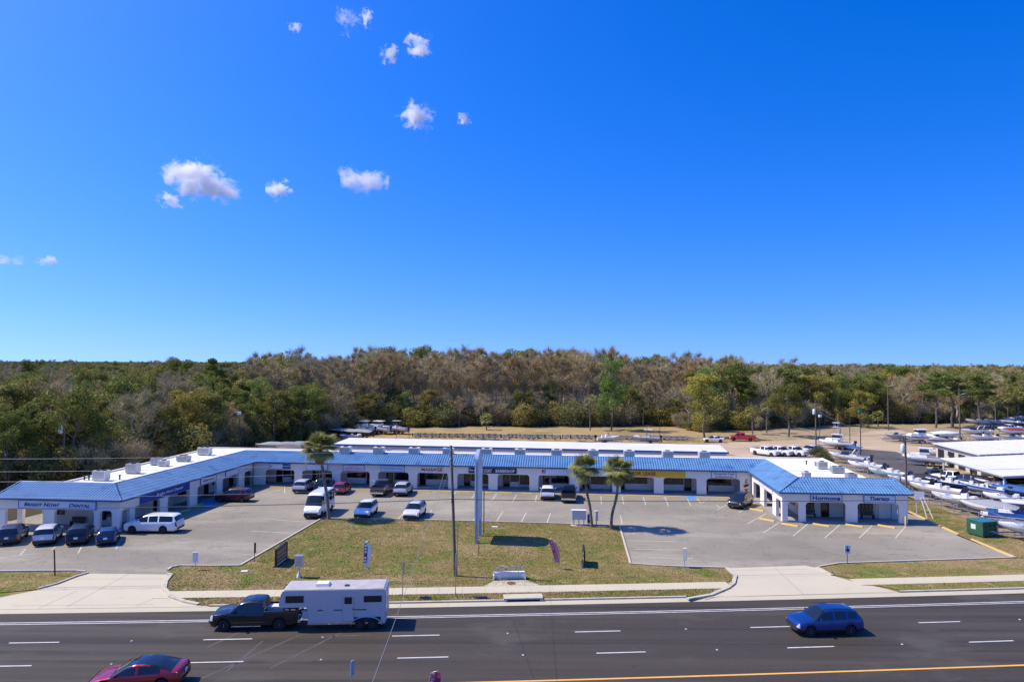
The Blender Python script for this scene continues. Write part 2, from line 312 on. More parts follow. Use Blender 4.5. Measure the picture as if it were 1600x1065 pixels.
# driveways
def gp(pts, z=0.0): return [g(x, y, z) for x, y in pts]
def ey(px, py, d): return edge(g(px, py)[0], d)
LDW = [ey(0, 950, -.55), (-60, edge(-60, -.55)[1])] + gp([(-60, 937), (0, 933), (60, 921), (118, 902), (138, 895.6), (200, 896.3), (261, 897), (272, 898), (262, 909), (260, 920), (268, 931), (290, 940)]) + [ey(330, 945, -.6), ey(330, 945, -.55)]
RDW = [ey(1075, 935, -.55)] + gp([(1110, 929), (1135, 918.5), (1144, 911), (1147, 900), (1134, 890), (1140, 887), (1200, 885), (1258, 883), (1278, 887), (1300, 898.5), (1333, 908), (1370, 916)]) + [ey(1400, 921, -.55)]
def driveway(poly, joints, name):
    m = MB(); m.sheet(poly, 0.012); o = struct(name, m, M['concrete'])
    for (a, b) in joints:
        p = Vector(g(*a)); q = Vector(g(*b)); n = Vector((-(q - p).y, (q - p).x)).normalized() * 0.025
        mk = MB(); mk.sheet([p + n, q + n, q - n, p - n], 0.0165); struct('joint', mk, M['joint'], o)
    return o
M['joint'] = mat('concrete_joint', (0.30, 0.27, 0.23), 0.9)
driveway(LDW, [((104, 948), (200, 896.5)), ((115, 904), (258, 904)), ((60, 950), (120, 923)), ((212, 947), (248, 931)), ((20, 946), (240, 944))], 'driveway')
driveway(RDW, [((1256, 929), (1210, 886)), ((1142, 890.5), (1262, 889)), ((1130, 930), (1100, 935)), ((1152, 905), (1130, 926)), ((1165, 931), (1400, 924))], 'driveway')
M['kerb_l'] = M['kerb']
def kerb_line(pts, name, m_, w=0.16, h=0.13, z=0.0):
    pts = [Vector((p[0], p[1], z + h / 2)) for p in pts]; m = MB()
    for a, b in zip(pts, pts[1:]): m.beam(a, b + (b - a).normalized() * 0.02, w, h)
    return struct(name, m, m_)
kerb_line(gp([(138, 895), (118, 901), (90, 912), (60, 920)]), 'driveway_kerb', M['kerb'])
kerb_line(gp([(263, 897), (267, 898.5), (259, 909), (257, 920), (266, 932), (288, 940), (310, 944.5)]), 'driveway_kerb', M['kerb'], .3)
kerb_line(gp([(1136, 888), (1149, 900), (1146, 912), (1137, 919), (1111, 930), (1075, 936)]), 'driveway_kerb', M['kerb'], .3)
kerb_line(gp([(1276, 886), (1300, 899)]), 'driveway_kerb', M['kerb'], .2)
# sidewalks of cast slabs
def sidewalk(x0, x1):
    o = tag(empty('sidewalk'), kind='structure'); n = int((x1 - x0) / 1.8); st = (x1 - x0) / n
    for i in range(n):
        a, b = x0 + i * st + .006, x0 + (i + 1) * st - .006; m = MB(); q = [edge(a, -2.45), edge(b, -2.45), edge(b, -4.02), edge(a, -4.02)]
        v = [(*p, .035 + rnd.uniform(-.004, .004)) for p in q]; m.add(v + [(p[0], p[1], -.1) for p in v], [(0, 1, 2, 3), (0, 4, 5, 1), (1, 5, 6, 2), (2, 6, 7, 3), (3, 7, 4, 0)])
        m.build('slab', M['concrete'], o)
sidewalk(-110, g(20, 927)[0] - 1.5); sidewalk(g(262, 920)[0], g(1143, 912)[0]); sidewalk(g(1330, 902)[0], 100)
m = MB(); P = [ey(762, 915, -4.02)] + gp([(771, 907.5), (822, 906.5)]) + [ey(850, 912, -4.02)]; m.sheet(P, .045); struct('concrete_apron', m, M['concrete'])
# parking lot
LOTP = [(-95, 56.6), (20, 59), (50.5, 61), g(1585, 871), g(1500, 838), g(1440, 808), (47.9, 84), (49, 100), (38, 104), (-50, 113), (-53, 90), (-56, 77), (-95, 80)]
m = MB(); m.sheet(LOTP, 0.0); lot = struct('parking_lot', m, M['lot'])
def line(a, b, w=.1, name='stall_line', mm='paint_worn', z=.004):
    p = Vector(a); q = Vector(b); n = Vector((-(q - p).y, (q - p).x)).normalized() * w / 2
    mk = MB(); mk.sheet([p + n, q + n, q - n, p - n], z); return struct(name, mk, M[mm], lot)
for a, b in (((776, 771), (768.4, 781.6)), ((807.5, 772.5), (801, 783)), ((839, 773), (836, 783)), ((743, 770), (737, 778)), ((712, 768.5), (703, 778)),
             ((939, 775), (939.5, 787)), ((972, 775), (974.5, 787)), ((1005, 776), (1009, 788.5)), ((1038.5, 776), (1044.6, 790)), ((1073, 776), (1079, 789.5)), ((1089, 778), (1095, 786)), ((1095, 786), (1111, 777.5)),
             ((1112, 777), (1098, 785)), ((1120, 788), (1126, 794)), ((785.6, 799), (776, 813.6)), ((822.5, 800), (814.5, 815)), ((860, 801), (854.5, 817)), ((675, 797), (668, 806)), ((636, 795), (622, 810)),
             ((748, 803), (738, 814)), ((969.5, 805), (972, 819)), ((424, 811), (480, 815)), ((392, 829), (470, 833)), ((994, 857.5), (1065, 858.5)), ((1012, 870.5), (1082, 871.5)), ((982, 844), (1055, 845.5)),
             ((1262, 818), (1239, 837)), ((1312.5, 819), (1289, 839.5)), ((1362.5, 820.5), (1342.5, 840)), ((1415, 822), (1399, 840)), ((1217.5, 816), (1192, 832)), ((1197, 802), (1168, 817.5)), ((1180, 786), (1153, 801)), ((1140, 786), (1120, 796)),
             ((192, 838), (181, 857)), ((131, 846), (122, 864)), ((88, 853), (80, 858)), ((40, 857), (30, 868)), ((297, 795), (330, 788)), ((262, 815), (300, 806)), ((345, 772), (380, 765)), ((385, 757), (410, 753)), ((0, 871), (60, 864)), ((410, 772), (440, 764)), ((444, 758), (445, 770))):
    line(g(*a), g(*b), .11)
for q in ([(1071.5, 774.5), (1086, 774.5), (1088, 779.5), (1075, 780)], [(314, 787), (332, 779.5), (345, 784.5), (322, 793)], [(196, 826), (203, 822), (216, 822), (208, 829)]):
    mk = MB(); mk.sheet(gp(q), .0045); struct('blue_bay_patch', mk, M['blue_paint'], lot)
# front edge kerbs of the lot
kerb_line([(-95, 58.2)] + gp([(0, 893), (60, 892.3), (118, 892), (134, 893.5)]), 'lot_kerb', M['kerb_pale'])
LAWN_EDGE = gp([(262, 891), (268, 886.5), (280, 884), (330, 884.5), (375, 884), (503, 810), (560, 810.5), (640, 812), (760, 815), (880, 818.5), (968, 822), (985, 881), (1028, 884), (1072, 886), (1134, 887.5)])
kerb_line(LAWN_EDGE[3:11], 'lawn_kerb', M['kerb_pale'], .17); kerb_line(LAWN_EDGE[10:], 'lawn_kerb', M['kerb_pale'], .17); kerb_line(LAWN_EDGE[:4], 'lawn_kerb', M['kerb_pale'], .17)
kerb_line(gp([(1276, 886.5), (1310, 880.5), (1400, 877.5), (1540, 873), (1586, 871.3)]), 'lot_kerb', M['kerb_pale'], .17)
kerb_line(gp([(1586, 871.3), (1518, 843)]), 'side_kerb', M['kerb_yellow'], .26); kerb_line(gp([(1498, 835.5), (1473, 824)]), 'side_kerb', M['kerb_yellow'], .26); kerb_line(gp([(1470, 822.5), (1415, 797), (1412, 790)]), 'side_kerb', M['kerb_yellow'], .26)
# lawns
m = MB(); strip(m, -110, 110, -.5, -9.5, -.02); struct('roadside_soil', m, M['lawn'])
def sw(xa, xb, d, n=10): return [edge(xa + (xb - xa) * i / n, d) for i in range(n + 1)]
xL, xR = g(262, 918)[0], g(1143, 907)[0]
LAWN = LAWN_EDGE + gp([(1146, 899.5), (1144, 906)]) + sw(xR - .2, xL + .3, -4.03) + gp([(260, 911), (267, 898.5)])
m = MB(); m.sheet(LAWN, .03); struct('lawn', m, M['lawn'])
VERGE = sw(g(272, 929)[0] + .3, g(1120, 921)[0], -2.44) + gp([(1110, 927.5)]) + sw(g(1072, 934)[0], g(318, 943)[0], -.75) + gp([(290, 939)])
m = MB(); m.sheet(VERGE, .032); struct('verge', m, M['lawn'])
VERGER = sw(g(1340, 907)[0], 110, -2.44) + sw(110, g(1412, 919)[0], -.75) + gp([(1372, 915)])
m = MB(); m.sheet(VERGER, .032); struct('verge', m, M['lawn'])
LAWNR = gp([(1278, 886.5), (1310, 881), (1400, 878), (1540, 873.5), (1586, 872)]) + [(52, 64.6), (120, 72)] + sw(110, g(1333, 897)[0], -4.03) + gp([(1301, 898)])
m = MB(); m.sheet(LAWNR, .03); struct('lawn', m, M['lawn'])
LAWNL = [(-95, 58)] + gp([(0, 894), (118, 893), (136, 895.5), (118, 901), (60, 920.5)]) + sw(g(0, 921)[0], -95, -4.03)
m = MB(); m.sheet(LAWNL, .03); struct('lawn', m, M['lawn'])
VERGEL = sw(g(8, 934)[0] - 1, -110, -2.44) + sw(-110, -60, -.75); m = MB(); m.sheet([(-40.3, 52.4)] + VERGEL, .032); struct('verge', m, M['lawn'])
SIDEG = [g(1586, 871), (51.9, 64.6)] + [(52.6, 73), (53.3, 80), (53.9, 89), (52.5, 100), (49.2, 100)] + gp([(1415, 796), (1470, 822), (1500, 837)])
m = MB(); m.sheet(SIDEG, .028); struct('side_strip', m, M['lawn'])
M['dirty_conc'] = layered('dirty_concrete', (0.36, .34, .3), [((.26, .24, .2), .6, .45, .65, I1)])
# boat yard behind the fence, lots behind the plaza
YARD = [(51.9, 64.6), (130, 66), (175, 150), (150, 205), (100, 200), (64, 190), (58, 134), (53.9, 89)]
m = MB(); m.sheet(YARD, -.03); struct('boat_yard_ground', m, M['gravel'])
m = MB(); m.sheet(gp([(1300, 697), (1330, 712), (1390, 755), (1455, 775), (1540, 800), (1600, 812), (1680, 822), (1680, 788), (1560, 770), (1490, 752), (1452, 735), (1440, 720), (1400, 705), (1360, 702)]), -.015); struct('yard_road', m, M['yard_asphalt'])
m = MB(); m.sheet(gp([(1190, 718), (1090, 700), (1110, 692), (1240, 687), (1310, 684), (1360, 673), (1405, 671), (1420, 676), (1375, 684), (1385, 690), (1435, 697), (1450, 722), (1400, 706), (1360, 703), (1298, 700), (1270, 712)]), -.020); struct('sandy_yard', m, M['sand'])
FIELD = [(-62, 150), (-44, 160), (-30, 190), (0, 195), (45, 200), (64, 193), (100, 205), (150, 212), (175, 150), (130, 100), (66, 100), (54, 112), (-50, 117)]
m = MB(); m.sheet(FIELD, -.06); struct('dry_field', m, M['dry_field'])
m = MB(); m.sheet([(-52, 113.2), (54, 103), (58, 116), (-45, 126)], -.04); struct('back_alley', m, M['dirty_conc'])
def in_poly(px, py, poly):
    x = np.asarray(px); y = np.asarray(py); ins = np.zeros(x.shape, bool); n = len(poly)
    for i in range(n):
        x1, y1 = poly[i][0], poly[i][1]; x2, y2 = poly[(i + 1) % n][0], poly[(i + 1) % n][1]
        c = ((y1 > y) != (y2 > y)); ins ^= c & (x < (x2 - x1) * (y - y1) / (y2 - y1 + 1e-12) + x1)
    return ins
def grass(poly, n, z, name='grass', hgt=(.025, .06)):
    P = np.array([(p[0], p[1]) for p in poly]); lo, hi = P.min(0), P.max(0); q = NR.uniform(lo, hi, (n * 4, 2)); q = q[in_poly(q[:, 0], q[:, 1], poly)][:n]
    k = len(q); a = NR.uniform(0, 2 * np.pi, k); h = NR.uniform(*hgt, k); w = NR.uniform(.02, .05, k); l = NR.uniform(-.06, .06, (k, 2))
    base = np.c_[q, np.full(k, z)]; dx = np.c_[np.cos(a) * w, np.sin(a) * w, np.zeros(k)]
    v = np.stack([base - dx, base + dx, base + np.c_[l, h]], 1).reshape(-1, 3); t = np.arange(3 * k).reshape(-1, 3)
    return link(name, np_mesh(name, v, t, M['blade']), kind='stuff')
M['blade'] = layered('grass_blades', (0.205, 0.175, 0.06), [((0.285, 0.218, 0.105), 0.07, .45, .57, I1), ((0.14, 0.175, 0.035), 0.3, .50, .64, I1), ((0.38, 0.29, 0.18), 0.75, .56, .68, I1), ((0.36, .29, .17), 20, .55, .75, I1)], 1.0, 0, 1, 0.1)
grass(LAWN, 90000, .03); grass(VERGE, 16000, .032); grass(VERGER, 14000, .032); grass(LAWNR, 18000, .03); grass(LAWNL, 14000, .03); grass(SIDEG, 14000, .028)
M['walkway'] = mat('grey_walkway', (0.30, .30, .30), .9, var=.15, scale=.8)  # mid grey arcade floor, tone varies at random
# ------------------------------------------------------------------ the plaza: a low white U of shops under a blue tiled mansard
class Run:
    """One front of the plaza: s metres along it (left to right as one faces it), off metres out of it, z up."""
    def __init__(r, p0, p1):
        r.p0, r.p1 = Vector(p0), Vector(p1); r.L = (r.p1 - r.p0).length; r.t = (r.p1 - r.p0) / r.L; r.n = Vector((r.t.y, -r.t.x)); r.rz = math.atan2(r.t.y, r.t.x)
    def P(r, s, off, z): q = r.p0 + r.t * s + r.n * off; return (q.x, q.y, z)
    def s(r, px):
        d = g(px, 800); d = Vector((d[0], d[1])); a = r.p0; cr = lambda u, v: u.x * v.y - u.y * v.x
        return -cr(a, d) / cr(r.t, d)
CA, CB, CC, CD, CE, CF = (-54.4, 73.1), (-40.9, 71.9), (-37.5, 99.9), (32.6, 93.4), (30.9, 78.4), (44.75, 77.6)
RUNS = [Run(CA, CB), Run(CB, CC), Run(CC, CD), Run(CD, CE), Run(CE, CF)]
OPEN_PX = [[(8, 67), (85, 147), (156, 175)], [(188, 203), (211, 250), (262, 296), (308, 338), (347, 372), (381, 394)],
           [(413, 459), (471, 518), (531, 577), (590, 638), (651, 700), (714, 763), (777, 827), (841, 890), (905, 957), (970, 1022), (1037, 1089), (1104, 1157)],
           [(1177.5, 1188), (1194, 1207), (1212.5, 1220)], [(1231, 1249), (1259, 1322), (1340, 1405)]]
plaza = empty('shopping_plaza', (-2, 95, 0), 0, 'long white U shaped row of shops with arcades under a blue tiled mansard roof', 'building')
plaza.matrix_world = Matrix.Translation((0, 0, 0)); plaza.location = (0, 0, 0)
HEAD, EAVE, RIDGE, DEP = 2.28, 3.40, 4.62, 2.7
def bay_poly(op, L):
    p = [(0, 0)]
    for a, b in op:
        c = min(.38, (b - a) * .25); p += [(a, 0)]
        p += [(a + c - c * math.cos(k * math.pi / 8), HEAD - c + c * math.sin(k * math.pi / 8)) for k in range(5)]
        p += [(b - c + c * math.sin(k * math.pi / 8), HEAD - c + c * math.cos(k * math.pi / 8)) for k in range(5)]
        p += [(b, 0)]
    return p + [(L, 0), (L, EAVE), (0, EAVE)]
OPEN = []
for ri, r in enumerate(RUNS):
    op = [(r.s(a), r.s(b)) for a, b in OPEN_PX[ri]]
    if ri == 1: op[0] = (op[0][0], op[0][1])
    op = [(max(.35, a), min(r.L - .35, b)) for a, b in op]; OPEN.append(op)
    e0, e1 = (0.0 if ri in (0, 2, 4) else .352), (r.L if ri in (0, 2, 4) else r.L - .352)
    poly = bay_poly(op, r.L); poly = [(min(max(a, e0), e1), z) for a, z in poly]
    m = MB(); m.prism(poly, lambda a, z, k, r=r: r.P(a, -k, z), .35); m.build('arcade_wall', M['stucco'], plaza)
# end piers of the wings, shop walls, floors and soffits behind the arcades
def inner(i, off):
    """Corner i of the U moved off metres behind the fronts (mitred)."""
    if i == 0: return RUNS[0].P(0, off, 0)[:2]
    if i == 5: return RUNS[4].P(RUNS[4].L, off, 0)[:2]
    a, b = RUNS[i - 1], RUNS[i]; A = a.p0 + a.n * off; B = b.p0 + b.n * off; cr = lambda u, v: u.x * v.y - u.y * v.x
    s = cr(B - A, b.t) / cr(a.t, b.t); q = A + a.t * s; return (q.x, q.y)
WL0, WL1, WR1, WR0 = (-51.3, 75.9), (-48.2, 110.3), (45.9, 101.3), (42.8, 80.3)
SW = [inner(i, -DEP) for i in range(6)]; SW[0] = (WL0[0], SW[0][1] - .25); SW[5] = (44.2, SW[5][1])
for i, r in enumerate(RUNS):
    a, b = SW[i], SW[i + 1]; m = MB(); q = Vector((b[0] - a[0], b[1] - a[1])); n = Vector((q.y, -q.x)).normalized() * -.2; e = q.normalized() * .0
    v = [(a[0], a[1]), (b[0], b[1]), (b[0] + n.x, b[1] + n.y), (a[0] + n.x, a[1] + n.y)]
    m.add([(x, y, 0) for x, y in v] + [(x, y, 3.9 + i * .004) for x, y in v], [(0, 1, 5, 4), (1, 2, 6, 5), (2, 3, 7, 6), (3, 0, 4, 7), (4, 5, 6, 7)])
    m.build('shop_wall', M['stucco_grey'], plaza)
    F0, F1 = inner(i, -.01), inner(i + 1, -.01)
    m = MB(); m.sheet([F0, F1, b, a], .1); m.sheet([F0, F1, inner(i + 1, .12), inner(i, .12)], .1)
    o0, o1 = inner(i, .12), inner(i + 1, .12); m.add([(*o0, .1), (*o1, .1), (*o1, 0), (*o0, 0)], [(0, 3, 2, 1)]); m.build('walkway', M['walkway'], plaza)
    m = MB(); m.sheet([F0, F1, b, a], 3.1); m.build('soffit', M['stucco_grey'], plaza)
# outer and back walls with a low parapet, and the flat white roof
OW = [SW[0], WL0, WL1, WR1, WR0, SW[5]]
for a, b in zip(OW, OW[1:]):
    q = Vector((b[0] - a[0], b[1] - a[1])).normalized(); n = Vector((-q.y, q.x)) * -.22; m = MB(); v = [a, b, (b[0] + n.x, b[1] + n.y), (a[0] + n.x, a[1] + n.y)]
    m.add([(x, y, 0) for x, y in v] + [(x, y, 4.18) for x, y in v], [(1, 0, 4, 5), (2, 1, 5, 6), (3, 2, 6, 7), (0, 3, 7, 4), (7, 6, 5, 4)]); m.build('outer_wall', M['stucco'], plaza)
RB = [inner(i, -DEP - .05) for i in range(6)]; RB[0] = (SW[0][0] + .1, RB[0][1]); RB[5] = (SW[5][0] - .1, RB[5][1])
m = MB(); m.sheet(RB + [(WR0[0] - .15, WR0[1]), (WR1[0] - .15, WR1[1] - .15), (WL1[0] + .15, WL1[1] - .15), (WL0[0] + .15, WL0[1])], 4.0); m.build('flat_roof', M['flat_roof'], plaza)
# blue tiled mansards: barrels and courses as real relief
END = 0.75
def mansard(i):
    r = RUNS[i]; OVH = .45; RUNW = DEP + OVH - .2
    lo = [-OVH, r.L + OVH]; hi = [0, 0]
    kind = ['end' if i == 0 else ('hip' if i in (1, 4) else 'valley'), 'end' if i == 4 else ('hip' if i in (0, 3) else 'valley')]
    E0 = {'end': -OVH, 'hip': -OVH, 'valley': OVH}; U0 = {'end': -OVH + END, 'hip': RUNW - OVH, 'valley': -(RUNW - OVH)}
    a0, a1 = E0[kind[0]], U0[kind[0]]; b0, b1 = r.L - E0[kind[1]], r.L - U0[kind[1]]
    NC = 6; rows = []
    for c in range(NC): rows += [(c / NC, .022), ((c + 1) / NC - .002, .0)]
    PITCHT = .34; s0, s1 = min(a0, a1), max(b0, b1); ns = int((s1 - s0) / PITCHT * 8); vs = []; fs = []
    for k in range(ns + 1):
        s = s0 + (s1 - s0) * k / ns; ph = (s / PITCHT) % 1.0
        h = .10 * abs(math.sin(math.pi * ph)) ** .75
        u0, u1 = 0.0, 1.0
        if a1 > a0 and s < a1: u1 = min(u1, (s - a0) / (a1 - a0))
        if a1 < a0 and s < a0: u0 = max(u0, (a0 - s) / (a0 - a1))
        if b1 < b0 and s > b1: u1 = min(u1, (b0 - s) / (b0 - b1))
        if b1 > b0 and s > b0: u0 = max(u0, (s - b0) / (b1 - b0))
        for u, st in rows:
            w = min(max(u, u0), max(u0, u1)); off = OVH - RUNW * w; vs.append(r.P(s, off + (h + st) * .45, EAVE + (RIDGE - EAVE) * w + (h + st) * .9))
    nr = len(rows)
    for k in range(ns):
        for j in range(nr - 1):
            f = (k * nr + j, (k + 1) * nr + j, (k + 1) * nr + j + 1, k * nr + j + 1); p = [Vector(vs[q]) for q in f]
            if (p[2] - p[0]).cross(p[3] - p[1]).length > 1e-5: fs.append(f)
    m = MB(); m.add(vs, fs); m.build('roof_tiles', M['tile'], plaza, kind='stuff')
    # back of the mansard facing the flat roof, ridge capping, fascia board
    m = MB(); z0 = 3.9; q = [r.P(a1, OVH - RUNW - .0, 0), r.P(b1, OVH - RUNW, 0)]; q2 = [r.P(a1 + (.0), OVH - RUNW - .18, 0), r.P(b1, OVH - RUNW - .18, 0)]
    v = [(q[0][0], q[0][1]), (q[1][0], q[1][1]), (q2[1][0], q2[1][1]), (q2[0][0], q2[0][1])]
    m.add([(x, y, z0) for x, y in v] + [(x, y, RIDGE + .02) for x, y in v], [(4, 5, 6, 7), (2, 3, 7, 6), (0, 4, 7, 3), (1, 2, 6, 5)]); m.build('parapet', M['flat_roof'], plaza)
    m = MB(); m.tube([r.P(a1, OVH - RUNW, RIDGE + .03), r.P(b1, OVH - RUNW, RIDGE + .03)], .1, 8); m.build('ridge_cap', M['tile'], plaza)
    for (e, t_, kd) in ((a0, a1, kind[0]), (b0, b1, kind[1])):
        if kd in ('hip', 'end'):
            m = MB(); pa, pb = Vector(r.P(e, OVH, EAVE + .05)), Vector(r.P(t_, OVH - RUNW, RIDGE + .06)); n = 12
            pts = []; 
            for k in range(n): pts += [tuple(pa.lerp(pb, k / n) + Vector((0, 0, .045))), tuple(pa.lerp(pb, (k + .96) / n))]
            m.tube(pts, .11, 8); m.build('hip_cap', M['tile'], plaza)
        if kd == 'end':
            k = -1 if e == a0 else 1
            m = MB(); A = r.P(e, OVH, EAVE); B = r.P(e, OVH - RUNW, EAVE); C_ = r.P(t_, OVH - RUNW, RIDGE); m.add([A, B, C_], [(0, 2, 1) if k < 0 else (0, 1, 2)]); m.build('roof_end', M['tile'], plaza)
            m = MB(); p = r.P(0 if k < 0 else r.L, -DEP * .5 - .1, 0); q = r.P(0, -.36, 0)
            for o_ in (-DEP + .1,): m.box((r.P(.3 if k < 0 else r.L - .3, o_, 0)[0], r.P(.3 if k < 0 else r.L - .3, o_, 0)[1], 1.6), (.6, .4, 3.2), r.rz)
            m.box((*r.P(.2 if k < 0 else r.L - .2, -DEP / 2 - .08, 0)[:2], 2.68), (.36, DEP - .56, .9), r.rz); m.build('end_pier', M['stucco'], plaza)
    m = MB(); m.beam(r.P(a0 + .03, OVH - .06, EAVE - .06), r.P(b0 - .03, OVH - .06, EAVE - .04), .1, .15); m.build('fascia', M['blue_trim'], plaza)
for i in range(5): mansard(i)
# shop fronts: windows, doors, wall panels under the windows
def pt_wall(i, s, off): return RUNS[i].P(s, -DEP + off, 0)
def window(i, s0, s1, z0, z1, bars=2, rows=1, name='shop_window', glass='glass', frame='black_frame'):
    r = RUNS[i]; w, h = s1 - s0, z1 - z0; c = r.P((s0 + s1) / 2, -DEP + .03, (z0 + z1) / 2)
    m = MB(); t = .06
    for dx, dz, sx, sz in [(0, h / 2 - t / 2, w, t), (0, -h / 2 + t / 2, w, t)] + [(-w / 2 + t / 2 + (w - t) * k / bars, 0, t, h - 2 * t) for k in range(bars + 1)] + [(0, -h / 2 + h * k / rows, w - 2 * t, t * .7) for k in range(1, rows)]:
        p = r.P((s0 + s1) / 2 + dx, -DEP + .05, z0 + h / 2 + dz); m.box(p, (sx, .1 if sx != w - 2 * t else .08, sz), r.rz)
    o = m.build(name, M[frame], plaza)
    m = MB(); p = r.P((s0 + s1) / 2, -DEP + .02, z0 + h / 2); m.box(p, (w - .02, .03, h - .02), r.rz); m.build('pane', M[glass], o)
    return o
def door(i, s0, s1, z1=2.15, glass='glass'):
    o = window(i, s0, s1, .1, z1, 1, 1, 'door', glass); r = RUNS[i]; m = MB(); m.box(r.P(s1 - .12, -DEP + .13, 1.1), (.04, .06, .3), r.rz); m.build('handle', M['grey_metal'], o); return o
def sillpanel(i, s0, s1, z1):
    r = RUNS[i]; m = MB(); m.box(r.P((s0 + s1) / 2, -DEP + .06, .1 + (z1 - .1) / 2), (s1 - s0, .12, z1 - .1), r.rz); m.build('sill_wall', M['stucco'], plaza)
kinds = [3, 0, 1, 0, 2, 3, 3, 0, 0, 2, 1, 2]
for k, (a, b) in enumerate(OPEN[2]):
    w = b - a; q = kinds[k]
    if q == 0: door(2, a + .5, a + 1.45); window(2, a + 1.7, b - .2, .75, 2.35, 3); sillpanel(2, a + 1.7, b - .2, .74)
    elif q == 1: window(2, a + .1, a + w * .68, .95, 2.4, 2); sillpanel(2, a + .1, a + w * .68, .94); door(2, a + w * .72, a + w * .93)
    elif q == 2: window(2, a + .75, a + w * .85, .95, 2.4, 3); sillpanel(2, a + .75, a + w * .95, .94); door(2, a - .2, a + .7)
    else: door(2, a + .55, a + 1.45); window(2, a + 1.6, a + w * .62, .85, 2.4, 2, 2); sillpanel(2, a + 1.6, a + w * .62, .84); window(2, a + w * .66, b - .1, .5, 2.4, 2)
for i, lst in ((1, [('d', 'w'), None, ('d',), ('w', 'w'), ('d', 'w'), ('d',)]),):
    for (a, b), it in zip(OPEN[i], lst):
        if not it: continue
        w = b - a
        if it == ('d', 'w'): door(i, a + .1, a + min(1.1, w * .4)); window(i, a + w * .5, b - .1, 1.0, 2.3, 2)
        elif it == ('d',): door(i, a + w * .3, a + w * .3 + min(1.1, w * .5))
        else: window(i, a + .1, a + w * .4, 1.0, 2.3, 1); window(i, a + w * .6, b - .1, 1.0, 2.3, 2)
o = OPEN[0]; window(0, RUNS[0].s(44), RUNS[0].s(66) + .4, 1.15, 2.3, 2, 2); window(0, RUNS[0].s(134), RUNS[0].s(146), 1.05, 2.25, 2, 2); window(0, RUNS[0].s(8) + 3.3, RUNS[0].s(8) + 3.9, 1.15, 2.2, 1)
r4 = RUNS[4]; window(4, r4.s(1262), r4.s(1286), 1.05, 2.35, 4, 2); door(4, r4.s(1297), r4.s(1310)); window(4, r4.s(1356), r4.s(1381), 1.05, 2.35, 4, 2); door(4, r4.s(1340) - .4, r4.s(1345) + .3)
r3 = RUNS[3]; door(3, OPEN[3][0][0] + .4, OPEN[3][0][0] + 1.5); window(3, OPEN[3][1][0] + .5, OPEN[3][1][1] - .5, 1., 2.3, 2); window(3, OPEN[3][2][0] + .2, OPEN[3][2][1] - .2, 1., 2.3, 1)
# benches under the arcade windows of the wings
def bench(i, s, label):
    r = RUNS[i]; e = empty('bench', r.P(s, -DEP + .55, .1), r.rz, label, 'bench'); m = MB(); m.box((0, 0, .45), (1.5, .45, .06)); m.build('seat', M['dark_metal'], e)
    m = MB(); m.box((0, .22, .72), (1.5, .05, .4)); m.build('backrest', M['dark_metal'], e)
    for q in (-.65, .65): m = MB(); m.box((q, 0, .21), (.06, .42, .42)); m.build('leg', M['dark_metal'], e)
bench(4, r4.s(1275), 'dark bench against the wall under the blue serif sign over the wide bay'); bench(4, r4.s(1369), 'dark bench under the grid window at the outer end of the short wing'); bench(0, RUNS[0].s(98), 'dark bench against the dental office wall behind the parked cars')
# ------------------------------------------------------------------ signs on the arcade walls
def text_mesh(s, size, extrude=.012, bold=0.0, shear=0.0, smallcaps=False, xs_=1.0, font_round=False):
    c = bpy.data.curves.new('lettering', 'FONT'); c.body = s; c.size = size; c.extrude = extrude; c.offset = bold; c.shear = shear; c.align_x = 'CENTER'; c.align_y = 'CENTER'
    c.resolution_u = 3; c.small_caps_scale = .78; c.space_character = 1.06
    if smallcaps:
        for i, ch in enumerate(s): c.body_format[i].use_small_caps = ch.islower()
    o = bpy.data.objects.new('lettering', c); COL.objects.link(o); dg = bpy.context.evaluated_depsgraph_get(); me = bpy.data.meshes.new_from_object(o.evaluated_get(dg)); COL.objects.unlink(o); bpy.data.objects.remove(o); bpy.data.curves.remove(c)
    if xs_ != 1: me.transform(Matrix.Diagonal((xs_, 1, 1, 1)))
    return me
def fit_text(s, w, h, m_, par, x, z, y=-.05, rz_=0, **k):
    me = text_mesh(s, 1.0, **k); co = [v.co for v in me.vertices]; x0, x1 = min(c.x for c in co), max(c.x for c in co); y0, y1 = min(c.y for c in co), max(c.y for c in co)
    fx, fy = w / (x1 - x0), h / (y1 - y0); me.transform(Matrix.Translation((x, y, z)) @ Matrix.Rotation(math.pi / 2, 4, 'X') @ Matrix.Diagonal((fx, fy, 1, 1)) @ Matrix.Translation((-(x0 + x1) / 2, -(y0 + y1) / 2, 0)))
    me.materials.append(M[m_]); return link('lettering', me, par)
M['navy'] = flat('navy_ink', (0.012, 0.035, 0.16)); M['red_ink'] = flat('red_ink', (0.42, 0.02, 0.05)); M['sign_white'] = flat('sign_white', (0.78, 0.78, 0.78)); M['sign_yellow'] = flat('sign_yellow', (0.80, 0.47, 0.02))
M['sign_pale'] = flat('sign_pale_blue', (0.62, 0.70, 0.80)); M['royal'] = flat('sign_royal_blue', (0.015, 0.05, 0.30)); M['maroon_ink'] = flat('maroon_ink', (0.26, 0.03, 0.04)); M['pink_ink'] = flat('pink_ink', (0.7, 0.25, 0.35)); M['grey_ink'] = flat('grey_ink', (.3, .36, .45)); M['sign_dark'] = flat('sign_navy_black', (0.02, 0.025, 0.06)); M['sign_pink'] = flat('sign_pink', (0.72, 0.55, 0.62)); M['amber'] = flat('sign_amber', (0.62, 0.33, 0.02))
